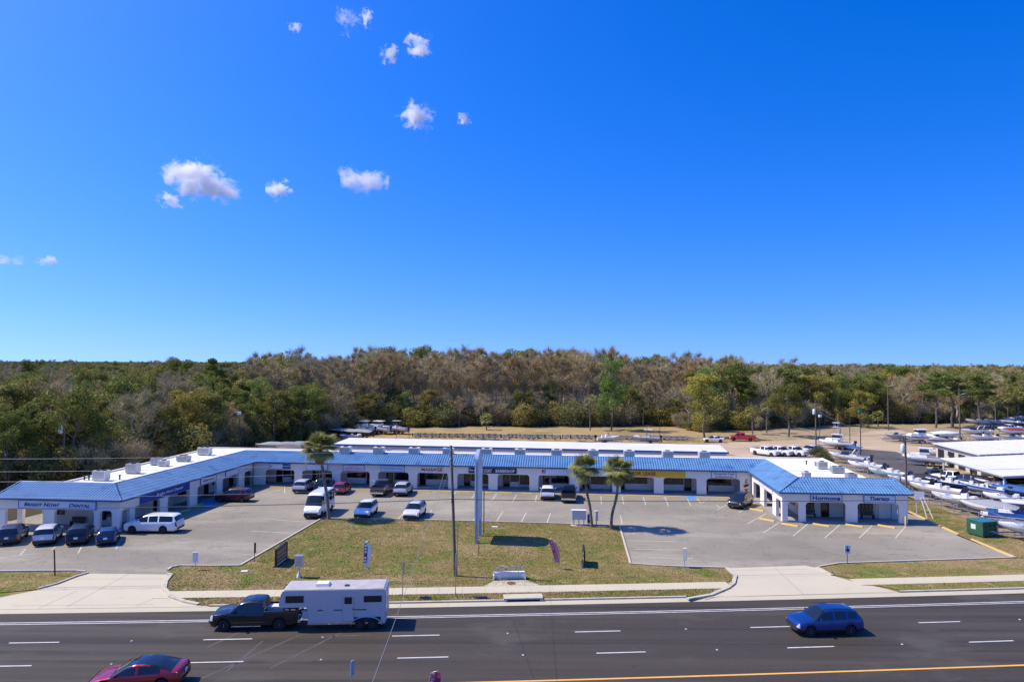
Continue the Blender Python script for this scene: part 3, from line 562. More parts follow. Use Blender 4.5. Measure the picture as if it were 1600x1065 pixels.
def sign(i, px0, px1, z0, z1, board, label, texts=(), frame='blue_trim', extra=None):
    r = RUNS[i]; s0, s1 = sorted((r.s(px0), r.s(px1))); w, h = s1 - s0, z1 - z0
    e = empty('shop_sign', r.P((s0 + s1) / 2, .05, (z0 + z1) / 2), r.rz, label, 'sign')
    m = MB(); m.box((0, 0, 0), (w, .07, h)); m.build('board', M[board], e)
    if frame:
        m = MB(); t = .05
        for x, z, a, b in ((0, h / 2 + t / 2, w + 2 * t, t), (0, -h / 2 - t / 2, w + 2 * t, t), (-w / 2 - t / 2, 0, t, h), (w / 2 + t / 2, 0, t, h)): m.box((x, -.01, z), (a, .11, b))
        m.build('frame', M[frame], e)
    for (tx, fw, fh, cx, cz, ink, kw) in texts: fit_text(tx, w * fw, h * fh, ink, e, w * cx, h * cz, **kw)
    if extra: extra(e, w, h)
    return e
def lines_(ink, rows):
    def f(e, w, h):
        for z, fw, fh in rows:
            m = MB(); x = -w * fw / 2; q = random.Random(int(w * 1000) + int(z * 100))
            while x < w * fw / 2: a = q.uniform(.06, .14); m.box((x + a / 2, -.045, z * h), (a, .02, h * fh * q.uniform(.7, 1))); x += a + q.choice((.04, .04, .05, .12))
            m.build('lettering', M[ink], e, kind='stuff')
    return f
B_ = dict(bold=.018); Bb = dict(bold=.03)
sign(0, 30, 150, 2.39, 3.16, 'sign_pale', 'long pale blue sign reading Bright Now Dental over the arcade of the left wing front', [('Bright Now!', .46, .52, -.2, 0, 'navy', dict(bold=.02, shear=.25, smallcaps=True)), ('Dental', .27, .52, .29, 0, 'navy', dict(bold=.02, shear=.25, smallcaps=True))])
sign(1, 218, 294, 2.38, 3.21, 'royal', 'dark royal blue sign with white lettering on the left wing beside the white SUV', [('Bright Now! Dental', .55, .5, .08, 0, 'sign_white', dict(bold=.015, shear=.2))])
sign(1, 312, 336, 2.42, 3.14, 'sign_white', 'white sign with one line of small red lettering on the left wing', [], extra=lines_('red_ink', ((0, .72, .26),)))
sign(1, 351, 371, 2.42, 3.14, 'sign_white', 'white sign with faint grey lettering, second from the inner left corner', [])
def arrow(e, w, h):
    m = MB(); m.prism([(-.18, -.2), (.18, 0), (-.18, .2), (-.06, 0)], lambda a, b, k: (a - w * .37, -.055 + k, b), .02); m.build('emblem', M['navy'], e)
sign(2, 420, 441, 2.42, 3.16, 'sign_white', 'small white sign with a dark blue arrow emblem next to the inner left corner', [('-----', .5, .12, .15, 0, 'grey_ink', {})][:0], extra=arrow)
sign(2, 441.5, 453, 2.42, 3.16, 'blue_trim', 'plain blue sign panel beside the small white arrow sign', [], frame=None)
sign(2, 478, 511, 2.42, 3.16, 'sign_white', 'white sign with faint pale lettering behind the round headed palm', [])
sign(2, 536, 568, 2.42, 3.16, 'sign_white', 'white sign with rows of pink lettering above the red car', [], extra=lines_('pink_ink', ((.25, .5, .16), (-.12, .85, .3))))
sign(2, 595, 631, 2.42, 3.16, 'sign_pale', 'pale blue sign with grey script lettering above the dark pickup', [], extra=lines_('grey_ink', ((0, .8, .28),)))
sign(2, 657, 692, 2.39, 3.18, 'sign_white', 'white sign reading MASSAGE in dark red capitals', [('MASSAGE', .93, .62, 0, 0, 'red_ink', Bb)], frame=None)
def barber(e, w, h):
    m = MB(); m.box((-w * .44, -.045, 0), (.5, .02, .12)); m.box((-w * .47, -.045, .08), (.12, .02, .28)); m.build('emblem', M['sign_white'], e)
sign(2, 732, 807, 2.39, 3.16, 'sign_dark', 'long navy barbershop sign with heavy white capitals', [('NATURE COAST', .37, .6, -.2, 0, 'sign_white', dict(bold=.03, shear=.15)), ('BARBERSHOP', .4, .6, .26, 0, 'sign_white', dict(bold=.03, shear=.15))], frame=None, extra=barber)
def redblock(e, w, h):
    m = MB(); m.box((-w * .39, -.045, .02), (.5, .025, .5)); m.build('emblem', M['red_ink'], e); m = MB(); m.box((-w * .37, -.065, .05), (.09, .02, .3)); m.box((-w * .385, -.065, -.1), (.16, .02, .08)); m.build('emblem', M['sign_white'], e)
sign(2, 845, 885, 2.42, 3.18, 'sign_white', 'white sign with a square red emblem above the white SUV and black pickup', [], extra=redblock, frame=None)
e = sign(2, 968, 1071, 2.36, 3.19, 'sign_yellow', 'long yellow sign reading FOR LEASE beside the leaning palm', [('FOR LEASE', .36, .56, -.13, .02, 'maroon_ink', Bb)], frame=None)
sign(2, 1112, 1150, 2.40, 3.20, 'sign_white', 'white sign with dark red serif words beside the inner right corner', [('Tangerine Tree', .85, .38, 0, .18, 'maroon_ink', B_)], extra=lines_('maroon_ink', ((-.28, .7, .18),)))
sign(3, 1184.5, 1207.5, 2.40, 3.14, 'sign_white', 'white sign with pale blue lettering on the lit side of the short wing', [], extra=lines_('sign_pale', ((.1, .75, .25), (-.22, .5, .15))), frame=None)
def serif(word):
    def f(e, w, h): pass
    return f
sign(4, 1267, 1315, 2.42, 3.18, 'sign_pale', 'pale sign reading Hormone in navy serif letters', [('Hormone', .9, .62, 0, 0, 'navy', dict(bold=.035))])
sign(4, 1350, 1398, 2.42, 3.18, 'sign_pale', 'pale sign reading Therapy in navy serif letters', [('Therapy', .66, .66, 0, 0, 'navy', dict(bold=.03))])
# ------------------------------------------------------------------ roof top units
def ac_unit(p, s, rz, label, m_='unit', two=False):
    e = empty('rooftop_unit', (p[0], p[1], 4.0), rz, label, 'air conditioner', 'air conditioning units on the flat white roof'); w, d, h = s
    m = MB(); m.box((0, 0, h / 2 + .12), (w, d, h)); m.build('casing', M[m_], e)
    m = MB(); [m.box((x * w * .38, 0, .06), (.12, d * .9, .12)) for x in (-1, 1)]; m.build('curb', M['grey_metal'], e)
    m = MB(); [m.box((0, -d / 2 - .012, .2 + h * (.12 + .11 * k)), (w * .86, .03, h * .05)) for k in range(7)]; [m.box((-w / 2 - .012, 0, .2 + h * (.12 + .11 * k)), (.03, d * .8, h * .05)) for k in range(7)]; m.build('louvres', M['grey_metal'], e, kind='stuff')
    for x in ((-.22, .22) if two else (0,)):
        m = MB(); m.lathe([(min(w, d) * .3, h + .12), (min(w, d) * .3, h + .2), (min(w, d) * .24, h + .2), (min(w, d) * .24, h + .13)], (x * w, 0, 0), n=14); m.build('fan_shroud', M['dark_metal'], e)
    return e
ang = RUNS[2].rz
names = ['behind the round headed palm', 'beside the vent left of the utility pole', 'left of the utility pole', 'just behind the tall utility pole', 'behind the top of the blue pylon sign', 'right of the blue pylon sign', 'above the white SUV bay', 'behind the left of the paired palms', 'behind the leaning palm', 'above the yellow lease sign', 'near the inner right corner of the roof']
for px, nm in zip((536, 589, 645, 699, 760, 813, 871, 929, 986, 1047, 1105), names):
    x, y = g(px, 709.0 + (px - 540) * .0135, 4.6); ac_unit((x, y + 1.6), (1.5, 1.25, 1.35), ang, 'pale grey roof unit ' + nm, two=False)
for (px, py, sx, h, m_, nm) in ((158, 749, 1.9, 1.25, 'unit', 'nearest the corner of the left wing'), (208, 738, 1.7, 1.3, 'grey_metal', 'second along the left wing roof'), (244, 725, 1.3, 1.0, 'grey_metal', 'dark, behind the low one on the left wing'), (256, 727, 1.3, .8, 'unit', 'low one in the middle of the left wing'), (287, 719.5, 2.0, .8, 'unit_g', 'greenish low one on the left wing'), (320, 709.5, 2.2, 1.2, 'unit', 'last one at the inner left corner'),
                              (1284, 731, 1.5, 1.05, 'unit', 'at the back of the short wing'), (1308, 737.5, 1.9, .85, 'unit_g', 'wide louvred one on the short wing'), (1260, 747, 1.0, .9, 'unit', 'small one close to the mansard of the short wing'), (1330, 748, 1.4, .8, 'grey_metal', 'brownish one near the outer edge of the short wing')):
    if m_ == 'unit_g' and 'unit_g' not in M: M['unit_g'] = mat('greenish_casing', (0.42, .48, .43), .6, var=.1)
    x, y = g(px, py, 4.1); ac_unit((x, y), (sx * .82, 1.0, h * .85), ang, 'roof unit, ' + nm, m_, sx > 1.8)
for (px, py) in ((132, 749), (139, 749), (187, 748), (1260, 725), (1274, 727)):
    x, y = g(px, py, 4.05); m = MB(); m.tube([(0, 0, 0), (0, 0, .45)], .09, 8); m.tube([(0, 0, .45), (0, 0, .55)], .15, 8)
    o = m.build('roof_vent', M['dark_metal'], None, (x, y, 4.0)); tag(o, 'short dark vent pipe on the flat white plaza roof', 'vent', 'vent pipes on the plaza roof')
# ------------------------------------------------------------------ storage building behind
st = empty('storage_building', (0, 0, 0), 0, 'long low storage block with white metal roof and blue trim behind the shops', 'building')
sa, sb = Vector((-32.5, 126.6)), Vector((36.9, 117.8)); SRUN = Run(sa, sb)
def sbox(m, s0, s1, o0, o1, z0, z1): m.add([SRUN.P(s, o, z) for z in (z0, z1) for s, o in ((s0, o0), (s1, o0), (s1, o1), (s0, o1))], [(3, 2, 1, 0), (4, 5, 6, 7), (0, 1, 5, 4), (1, 2, 6, 5), (2, 3, 7, 6), (3, 0, 4, 7)]); return m
sbox(MB(), 0, SRUN.L, 0, -7.5, -.1, 2.75).build('wall', M['storage_wall'], st)
m = MB(); v = [SRUN.P(-.3, .35, 2.85), SRUN.P(SRUN.L + .3, .35, 2.85), SRUN.P(SRUN.L + .3, -8, 3.1), SRUN.P(-.3, -8, 3.1)]; m.add(v + [(a, b, c - .12) for a, b, c in v], [(0, 1, 2, 3), (7, 6, 5, 4), (0, 4, 5, 1), (1, 5, 6, 2), (2, 6, 7, 3), (3, 7, 4, 0)]); roof = m.build('roof', M['metal_roof'], st)
m = MB(); [sbox(m, k, k + .05, .33, -7.9, 2.9, 2.92) for k in ()]; m = MB(); m.beam(SRUN.P(-.33, .38, 2.72), SRUN.P(SRUN.L + .33, .38, 2.72), .08, .3); m.build('fascia', M['blue_trim'], st)
m = MB(); m.beam(SRUN.P(SRUN.L + .33, .38, 2.74), SRUN.P(SRUN.L + .33, -8, 2.9), .08, .3); m.build('fascia', M['blue_trim'], st)
for k in range(22):
    s = 1.4 + k * 3.15; m = MB(); sbox(m, s, s + 2.3, .03, -.02, 0, 2.2); d = m.build('roll_door', M['storage_door'], st)
    m = MB(); [sbox(m, s, s + 2.3, .045, .02, .25 * q, .25 * q + .02) for q in range(1, 9)]; m.build('door_rib', M['grey_metal'], d, kind='stuff')
    if k % 2 == 0: m = MB(); sbox(m, s + 2.6, s + 2.85, .15, 0, 2.2, 2.45); m.build('wall_lamp', M['sign_white'], st)
# ------------------------------------------------------------------ woods: bare cypress and maple, oaks, pines, palms, scrub
M['bark'] = mat('grey_bark', (0.14, 0.12, 0.10), .95, var=.3, scale=2, bump=.4, bscale=8, objvar=.2)
M['pale_bark'] = mat('pale_bark', (0.42, 0.37, 0.31), .95, var=.25, scale=2, objvar=.2)
def leaf_mat(name, c, objvar=.25, trans=.25, var=.35, scale=.6):
    m = mat(name, c, .75, spec=.2, var=var, scale=scale, objvar=objvar); nt = m.node_tree; b = nt.nodes['Principled BSDF']; out = nt.nodes['Material Output']
    if trans:
        t = nt.nodes.new('ShaderNodeBsdfTranslucent'); mx = nt.nodes.new('ShaderNodeMixShader'); mx.inputs[0].default_value = trans
        src = b.inputs['Base Color'].links[0].from_socket; nt.links.new(src, t.inputs[0]); nt.links.new(b.outputs[0], mx.inputs[1]); nt.links.new(t.outputs[0], mx.inputs[2]); nt.links.new(mx.outputs[0], out.inputs[0])
    return m
M['oak_leaf'] = leaf_mat('oak_leaf', (0.20, 0.215, 0.045)); M['pine_leaf'] = leaf_mat('pine_needles', (0.175, 0.215, 0.042)); M['yellow_leaf'] = leaf_mat('spring_leaf', (0.34, 0.31, 0.06))
M['olive_leaf'] = leaf_mat('olive_leaf', (0.27, 0.24, 0.06)); M['twig_brown'] = leaf_mat('brown_twigs', (0.44, 0.345, 0.165), .14, 0, .25); M['twig_grey'] = leaf_mat('grey_twigs', (0.41, 0.35, 0.19), .14, 0, .25)
M['twig_red'] = leaf_mat('reddish_twigs', (0.45, 0.315, 0.15), .14, 0, .25); M['palm_leaf'] = leaf_mat('palm_frond', (0.27, 0.275, 0.07), .2, .15); M['palm_dead'] = leaf_mat('dead_frond', (0.33, 0.23, 0.12), .15, .1); M['scrub_leaf'] = leaf_mat('scrub_leaf', (0.17, 0.175, 0.07), .38)
M['bright_leaf'] = leaf_mat('fresh_green_leaf', (0.20, 0.27, 0.06))
def limbs(seed, h, first, n, spread, up, r0, sub=4, bend=.5):
    """A trunk with limbs: the tube mesh and the points its twigs grow from."""
    q = random.Random(seed); m = MB(); ends = []
    pts = [Vector((0, 0, -.2))]; 
    for k in range(1, 7): pts.append(Vector((q.uniform(-1, 1) * .018 * h * k ** .5, q.uniform(-1, 1) * .018 * h * k ** .5, h * .92 * k / 6)))
    m.tube(pts, [r0 * (1 - .86 * k / 6) for k in range(7)], 7, caps=False); ends.append((pts[-1], Vector((0, 0, 1)), h * .1))
    for i in range(n):
        t = first + (1 - first) * (i + q.random() * .6) / n; f = t * 6; k = min(5, int(f)); b = pts[k].lerp(pts[k + 1], f - k); a = i * 2.4 + q.uniform(-.4, .4)
        L = spread * h * (1.08 - .62 * (t - first) / (1 - first)) * q.uniform(.75, 1.15); d = Vector((math.cos(a), math.sin(a), up * q.uniform(.6, 1.3))).normalized(); c = [b]
        for s_ in range(1, 4): c.append(c[-1] + (d + Vector((q.uniform(-.25, .25), q.uniform(-.25, .25), .16 * bend * s_))).normalized() * L / 3)
        rb = r0 * .42 * (1 - .7 * t) + .015; m.tube(c, [rb, rb * .7, rb * .45, rb * .2], 5, caps=False); ends.append((c[-1], (c[-1] - c[-2]).normalized(), L * .5))
        for j in range(sub):
            u = q.uniform(.3, 1.0) * 3; kk = min(2, int(u)); p = c[kk].lerp(c[kk + 1], u - kk); dd = (d + Vector((q.uniform(-.9, .9), q.uniform(-.9, .9), q.uniform(-.2, .8)))).normalized(); l2 = L * q.uniform(.3, .55); e = p + dd * l2
            m.tube([p, p.lerp(e, .5) + Vector((0, 0, l2 * .06)), e], [rb * .4, rb * .28, rb * .1], 4, caps=False); ends += [(e, dd, l2 * .6), (p.lerp(e, .5), dd, l2 * .5)]
    return m, ends
def twig_cloud(seed, ends, n, ln, w, fan=.8, grav=.0):
    q = np.random.default_rng(seed); E_ = np.array([list(e[0]) for e in ends]); D = np.array([list(e[1]) for e in ends]); Ls = np.array([e[2] for e in ends]); k = q.integers(0, len(ends), n)
    b = E_[k] + q.normal(0, .33, (n, 3)) * Ls[k, None]; d = D[k] + q.normal(0, fan, (n, 3)) + np.array([0, 0, .25 - grav]); d /= np.linalg.norm(d, axis=1)[:, None]
    l = q.uniform(*ln, n)[:, None]; s = np.cross(d, q.normal(0, 1, (n, 3))); s /= np.linalg.norm(s, axis=1)[:, None] + 1e-9; s *= w * q.uniform(.6, 1.4, n)[:, None]
    v = np.stack([b - s, b + s, b + d * l], 1).reshape(-1, 3); return v, np.arange(3 * n).reshape(-1, 3)
def leaf_cloud(seed, blobs, n, size, flat=.6):
    """Leaf clumps spread through lumpy volumes: blobs = (centre, radii)."""
    q = np.random.default_rng(seed); C_ = np.array([b[0] for b in blobs]); Rr = np.array([b[1] for b in blobs]); wgt = Rr.prod(1) ** (2 / 3.); k = q.choice(len(blobs), n, p=wgt / wgt.sum())
    d = q.normal(0, 1, (n, 3)); d /= np.linalg.norm(d, axis=1)[:, None]; r = q.uniform(.45, 1.08, n) ** .7; p = C_[k] + d * Rr[k] * r[:, None]
    nrm = d * .7 + q.normal(0, .55, (n, 3)); nrm /= np.linalg.norm(nrm, axis=1)[:, None]; u = np.cross(nrm, q.normal(0, 1, (n, 3))); u /= np.linalg.norm(u, axis=1)[:, None]; w = np.cross(nrm, u); s = q.uniform(*size, n)[:, None]
    a = q.uniform(.5, 1, (n, 1)); v = np.stack([p - u * s, p - w * s * a * .7, p + u * s * 1.1, p + w * s * a], 1).reshape(-1, 3); return v, np.arange(4 * n).reshape(-1, 4)
def blobs_from(ends, seed, r, zs=.75, n=26, minz=0):
    q = random.Random(seed); e = [x for x in ends if x[0].z > minz]; e = q.sample(e, min(n, len(e))); return [(tuple(x[0]), (r * q.uniform(.65, 1.25), r * q.uniform(.65, 1.25), r * zs * q.uniform(.7, 1.2))) for x in e]
KINDS = {}
def kind(name, tm, cm, trunk, crown): KINDS.setdefault(name, []).append((trunk.mesh('trunk', M[tm]), np_mesh('crown', crown[0], crown[1], M[cm])))
H0 = 14.0
for v in range(4):   # tall bare swamp trees with fine crowns
    m, e = limbs(100 + v, H0, .42, 15, .19, .75, .2, 5); kind('bare_tree', 'pale_bark', ('twig_brown', 'twig_red', 'twig_grey', 'twig_brown')[v], m, twig_cloud(v, e, 4200, (.5, 1.5), .024, .55))
for v in range(3):   # spreading grey bare trees
    m, e = limbs(130 + v, H0, .3, 14, .34, .7, .24, 6); kind('grey_tree', 'pale_bark', ('twig_grey', 'twig_grey', 'twig_brown')[v], m, twig_cloud(20 + v, e, 4400, (.5, 1.5), .025, .7))
for v in range(3):
    m, e = limbs(160 + v, H0, .32, 13, .34, .45, .3, 4); kind('oak_tree', 'bark', ('oak_leaf', 'olive_leaf', 'oak_leaf')[v], m, leaf_cloud(40 + v, blobs_from(e, v, 1.5, .7, 40, H0 * .25), 9000, (.10, .21)))
for v in range(2):
    m, e = limbs(180 + v, H0, .58, 13, .2, .25, .22, 4); kind('pine_tree', 'bark', 'pine_leaf', m, leaf_cloud(60 + v, blobs_from(e, v + 9, 1.05, .55, 26, H0 * .5), 6000, (.08, .19)))
for v in range(2):
    m, e = limbs(200 + v, H0, .2, 15, .26, .7, .2, 5); kind('leafing_tree', 'bark', ('yellow_leaf', 'bright_leaf')[v], m, leaf_cloud(80 + v, blobs_from(e, v + 3, 1.2, .85, 40, H0 * .12), 7500, (.08, .18)))
for v in range(3):   # low scrub, height 4 m
    q = random.Random(v); m = MB(); ends = []
    for k in range(9):
        a = k * .7; p = Vector((math.cos(a) * q.uniform(.4, 1.6), math.sin(a) * q.uniform(.4, 1.6), q.uniform(1.3, 3.6))); m.tube([(0, 0, -.1), p * .5, p], [.06, .04, .015], 4, caps=False); ends.append((p, p.normalized(), 1.0))
    if v < 2: kind('scrub_bush', 'bark', ('scrub_leaf', 'olive_leaf')[v], m, leaf_cloud(95 + v, [(tuple(x[0] * .85), (1.15, 1.15, .95)) for x in ends] + [((0, 0, .8), (1.9, 1.9, .9))], 5200, (.05, .13)))
    else: kind('scrub_bush', 'pale_bark', 'twig_grey', m, twig_cloud(98, ends + [(Vector((0, 0, 1)), Vector((0, 0, 1)), 2.)], 3200, (.4, 1.1), .02, .9))
# ---- fan palms
def frond_mesh(seed, mat_, L=1.25, droop=.5, n=26, rise=.5):
    q = random.Random(seed); m = MB(); P = [Vector((0, 0, 0))]; d = Vector((math.cos(rise), 0, math.sin(rise)))
    for k in range(5): P.append(P[-1] + d * (L / 5)); d = (d + Vector((0, 0, -droop * .16))).normalized()
    m.tube(P, [.028, .024, .02, .016, .014, .012], 4, caps=False); tip = P[-1]; fw = d; side = Vector((0, 1, 0)); upv = fw.cross(side) * -1
    for k in range(n):
        a = (k / (n - 1) - .5) * 3.9; l = L * (.82 + .25 * math.cos(a * .5)) * q.uniform(.9, 1.06); dd = fw * math.cos(a) + side * math.sin(a) + upv * .10 * abs(math.sin(a)); w = side * math.cos(a) - fw * math.sin(a)
        mid = tip + dd * l * .55 + upv * (.05 * (k % 2) - .02); e = tip + dd * l + Vector((0, 0, -droop * l * .55 * q.uniform(.6, 1.4)))
        m.add([tip - w * .012, tip + w * .012, mid + w * .055, e, mid - w * .055], [(0, 1, 2, 4), (4, 2, 3)])
    return m.mesh('frond', M[mat_])
GF = [frond_mesh(k, 'palm_leaf', 1.1 + .08 * k, .22 + .16 * k, rise=.4 - .1 * k) for k in range(3)]; DF = [frond_mesh(9 + k, 'palm_dead', .8, .5 + .3 * k, 18, rise=-.2) for k in range(2)]
def palm(loc, curve, label, nf=58, nd=34, r=.17, sc=1.0, group=None, name='palm_tree'):
    o = empty(name, loc, 0, label, 'tree', group); m = MB(); cp = [Vector(c) for c in curve]; pts = []
    for k in range(len(cp) - 1):
        p0, p1, p2, p3 = cp[max(0, k - 1)], cp[k], cp[k + 1], cp[min(len(cp) - 1, k + 2)]
        for t in (0, .25, .5, .75): pts.append(.5 * ((2 * p1) + (p2 - p0) * t + (2 * p0 - 5 * p1 + 4 * p2 - p3) * t * t + (3 * p1 - p0 - 3 * p2 + p3) * t ** 3))
    pts.append(cp[-1]); n = len(pts); m.tube(pts, [r * (1.25 if k == 0 else 1.0 + .06 * ((k * 7) % 3 - 1) - .15 * k / n) for k in range(n)], 10); m.build('trunk', M['palm_trunk'], o)
    top = pts[-1]; q = random.Random(hash(label) % 1000 if False else len(label) * 7 + nf)
    m = MB(); 
    for k in range(26): a = k * 2.4; z = top.z - .75 + .028 * k; m.beam((top.x + math.cos(a) * .12, top.y + math.sin(a) * .12, z), (top.x + math.cos(a) * .42, top.y + math.sin(a) * .42, z + .34), .07, .03)
    m.build('leaf_boots', M['palm_trunk'], o, kind='stuff')
    for k in range(nf + nd):
        dead = k >= nf; a = k * 2.39996 + q.uniform(-.2, .2)
        if dead: el = -q.uniform(.6, 1.35); me = DF[k % 2]; z = top.z - q.uniform(.1, .5)
        else: el = 1.35 - 2.05 * ((k + .5) / nf) ** .85 + q.uniform(-.12, .12); me = GF[k % 3]; z = top.z + q.uniform(-.1, .15)
        f = link('frond', me, o); f.location = (top.x + math.cos(a) * .1, top.y + math.sin(a) * .1, z); f.rotation_euler = (q.uniform(-.3, .3), -el, a); s_ = sc * q.uniform(.82, 1.1) * (.8 if dead else 1); f.scale = (s_, s_, s_)
    return o
M['palm_trunk'] = mat('palm_trunk', (0.17, 0.145, 0.115), .95, var=.35, scale=5, bump=.6, bscale=14)
x, y = g(514, 811); palm((x, y, 0), [(0, 0, -.1), (-.25, 0, 2.5), (-.75, .1, 5.2), (-1.15, .1, 7.95)], 'tall leaning palm with a full round head in front of the white van', 60, 56, .19, .97)
x, y = g(925, 823); palm((x, y, 0), [(0, 0, -.1), (-.2, 0, 2.0), (-.6, 0, 4.0), (-.85, 0, 6.35)], 'palm leaning left behind the mailbox cluster, left one of the pair', 44, 30, .16, .80)
x, y = g(955, 826); palm((x, y, 0), [(0, 0, -.1), (.1, 0, 1.6), (.6, 0, 3.6), (.8, 0, 6.15)], 'curved palm at the lawn corner, right one of the pair, partly covering the lease sign', 44, 34, .16, .85)
# ---- the trees one can tell apart
WOODS = [(-400, 40), (-112, 76), (-80, 82), (-62, 96), (-56, 118), (-56, 140), (-46, 152), (-46, 163), (-31, 190), (0, 194), (45, 196), (50, 181), (66, 186), (84, 196), (104, 208), (150, 214), (190, 222), (420, 260), (2500, 2600), (-2600, 2600)]
TREES = []
def free(x, y, d): return all((x - a) ** 2 + (y - b) ** 2 > (d * .5 + e * .5) ** 2 for a, b, e in TREES)
def put_tree(kd, x, y, h, label, group, var=None, wide=1.0, name=None):
    base = 4.0 if kd == 'scrub_bush' else H0; ms = KINDS[kd]; tm, cm = ms[rnd.randrange(len(ms)) if var is None else var]; s = h / base
    o = empty(name or kd, (x, y, -.16), rnd.uniform(0, 6.28), label, 'shrub' if kd == 'scrub_bush' else 'tree', group); o.scale = (s * wide, s * wide, s); link('trunk', tm, o); link('crown', cm, o); return o
def tree_label(kd, px, dep, h):
    reg = 'behind the left wing' if px < 420 else ('behind the storage building' if px < 760 else ('behind the trailer field' if px < 1080 else 'behind the boat yard'))
    row = 'in the front row' if dep < 8 else ('in the middle rows' if dep < 22 else 'rising at the back')
    if kd == 'scrub_bush': row = 'low at the edge' if h < 4.4 else ('of middling height at the edge' if h < 6 else 'tall and rounded at the edge')
    look = {'bare_tree': 'tall bare brown twigged tree', 'grey_tree': 'spreading leafless grey tree', 'oak_tree': 'dark green evergreen oak', 'pine_tree': 'pine with a high green crown', 'leafing_tree': 'yellow green leafing tree', 'scrub_bush': 'scrubby bush'}[kd]
    t = look + ' ' + row + ' ' + reg; return t, ('bushes ' if kd == 'scrub_bush' else look + 's ') + reg
# single trees that stand out
for kd, px, py, h, w, var, lab in (('leafing_tree', 1101, 683, 15.5, 1.25, 0, 'large yellow green tree at the wood edge behind the white sedan'), ('oak_tree', 1232, 682, 13, 1.0, 0, 'dark green tree at the wood edge right of the red car'), ('leafing_tree', 1345, 668, 10.5, 1.3, 0, 'yellow green bushy tree behind the dirt road bend'),
                                 ('pine_tree', 1489, 666, 16, 1.5, 0, 'tall broad topped pine behind the boat storage roof'), ('pine_tree', 1462, 668, 15.5, 1.35, 1, 'tall pine left of the broad topped pine on the right'), ('pine_tree', 1530, 664, 15.5, 1.35, 1, 'tall pine at the far right above the parked boats'), ('oak_tree', 1402, 640, 17.5, 1.1, 2, 'round dark oak top rising above the grey trees on the right'),
                                 ('oak_tree', 275, 640, 19, 1.0, 0, 'round topped dark oak standing above the wood on the left'), ('pine_tree', 332, 660, 19, 1.1, 0, 'slender pine rising above the wood left of the bare trees'), ('pine_tree', 322, 695, 14.5, 1.0, 1, 'green pine in front of the round topped oak'), ('oak_tree', 33, 640, 17.5, 1.0, 2, 'bushy dark tree top at the left edge of the wood'),
                                 ('oak_tree', 470, 690, 12.5, 1.2, 0, 'wide green oak behind the round headed palm'), ('leafing_tree', 402, 690, 14.5, 1.0, 1, 'fresh green tree left of the wide oak'), ('grey_tree', 158, 742, 6.5, 1.2, 0, 'pale leafless bush behind the left wing roof'), ('leafing_tree', 210, 700, 11.5, 1.4, 1, 'bright green spreading tree in the left wood'), ('oak_tree', 262, 716, 9.0, .95, 0, 'dark leafy tree behind the left wing units'),
                                 ('leafing_tree', 955, 672, 20.5, .9, 1, 'tall tree with a fresh green top above the bare crowns')):
    x, y = g(px, py); put_tree(kd, x, y, h, lab, None, var, w); TREES.append((x, y, 4.5))
def pick(x, y, depth):
    px = 800 + 1067 * x / y; q = rnd.random()
    if px < 400: t = (('oak_tree', .38), ('grey_tree', .23), ('bare_tree', .13), ('pine_tree', .14), ('leafing_tree', .12)); h = rnd.uniform(9.5, 14.5)
    elif px < 1150:
        if depth < 9: t = (('oak_tree', .45), ('grey_tree', .35), ('leafing_tree', .08), ('bare_tree', .12)); h = rnd.uniform(8.0, 13.0)
        else: t = (('bare_tree', .70), ('grey_tree', .18), ('oak_tree', .08), ('leafing_tree', .04)); h = rnd.uniform(15.0, 19.5) + (2.0 if 560 < px < 960 else 0)
    else: t = (('grey_tree', .27), ('oak_tree', .37), ('pine_tree', .14), ('bare_tree', .14), ('leafing_tree', .08)); h = rnd.uniform(11, 15.5) + (2 if px < 1250 else 0)
    for k, p in t:
        if q < p: return k, h
        q -= p
    return 'grey_tree', h
def depth_in(x, y):
    d = 1e9
    for (a, b), (c, e) in zip(WOODS[:17], WOODS[1:18]):
        u = Vector((c - a, e - b)); w = Vector((x - a, y - b)); t = min(1, max(0, w.dot(u) / u.dot(u))); d = min(d, (w - u * t).length)
    return d
def inview(x, y, mar=8): return y > 30 and abs(x) < y * .75 + mar
cands = []
for k in range(5200):
    y = rnd.uniform(76, 330); x = rnd.uniform(-.78, .78) * y
    if inview(x, y): cands.append((x, y))
ok = in_poly([c[0] for c in cands], [c[1] for c in cands], WOODS); cands = [c for c, o_ in zip(cands, ok) if o_]
nd = sorted(((depth_in(x, y), x, y) for x, y in cands)); count = 0
for dep, x, y in nd:
    if count >= 300: break
    if dep < 1.5 or dep > 62: continue
    dm = 3.6 if dep < 14 else 6.2
    if not free(x, y, dm): continue
    kd, h = pick(x, y, dep); TREES.append((x, y, dm)); la, gr = tree_label(kd, 800 + 1067 * x / y, dep, h); put_tree(kd, x, y, h, la, gr, None, rnd.uniform(.85, 1.2)); count += 1
sc_n = 0
for k in range(9000):   # scrub along the edge
    if sc_n >= 300: break
    y = rnd.uniform(74, 225); x = rnd.uniform(-.78, .78) * y
    if not inview(x, y) or not in_poly([x], [y], WOODS)[0]: continue
    dep = depth_in(x, y)
    if dep > (12 if x > -40 else 18) or not free(x, y, .7): continue
    TREES.append((x, y, 1.0)); hh = rnd.uniform(2.8, 8.0); put_tree('scrub_bush', x, y, hh, *tree_label('scrub_bush', 800 + 1067 * x / y, dep, hh), None, rnd.uniform(.9, 1.4)); sc_n += 1
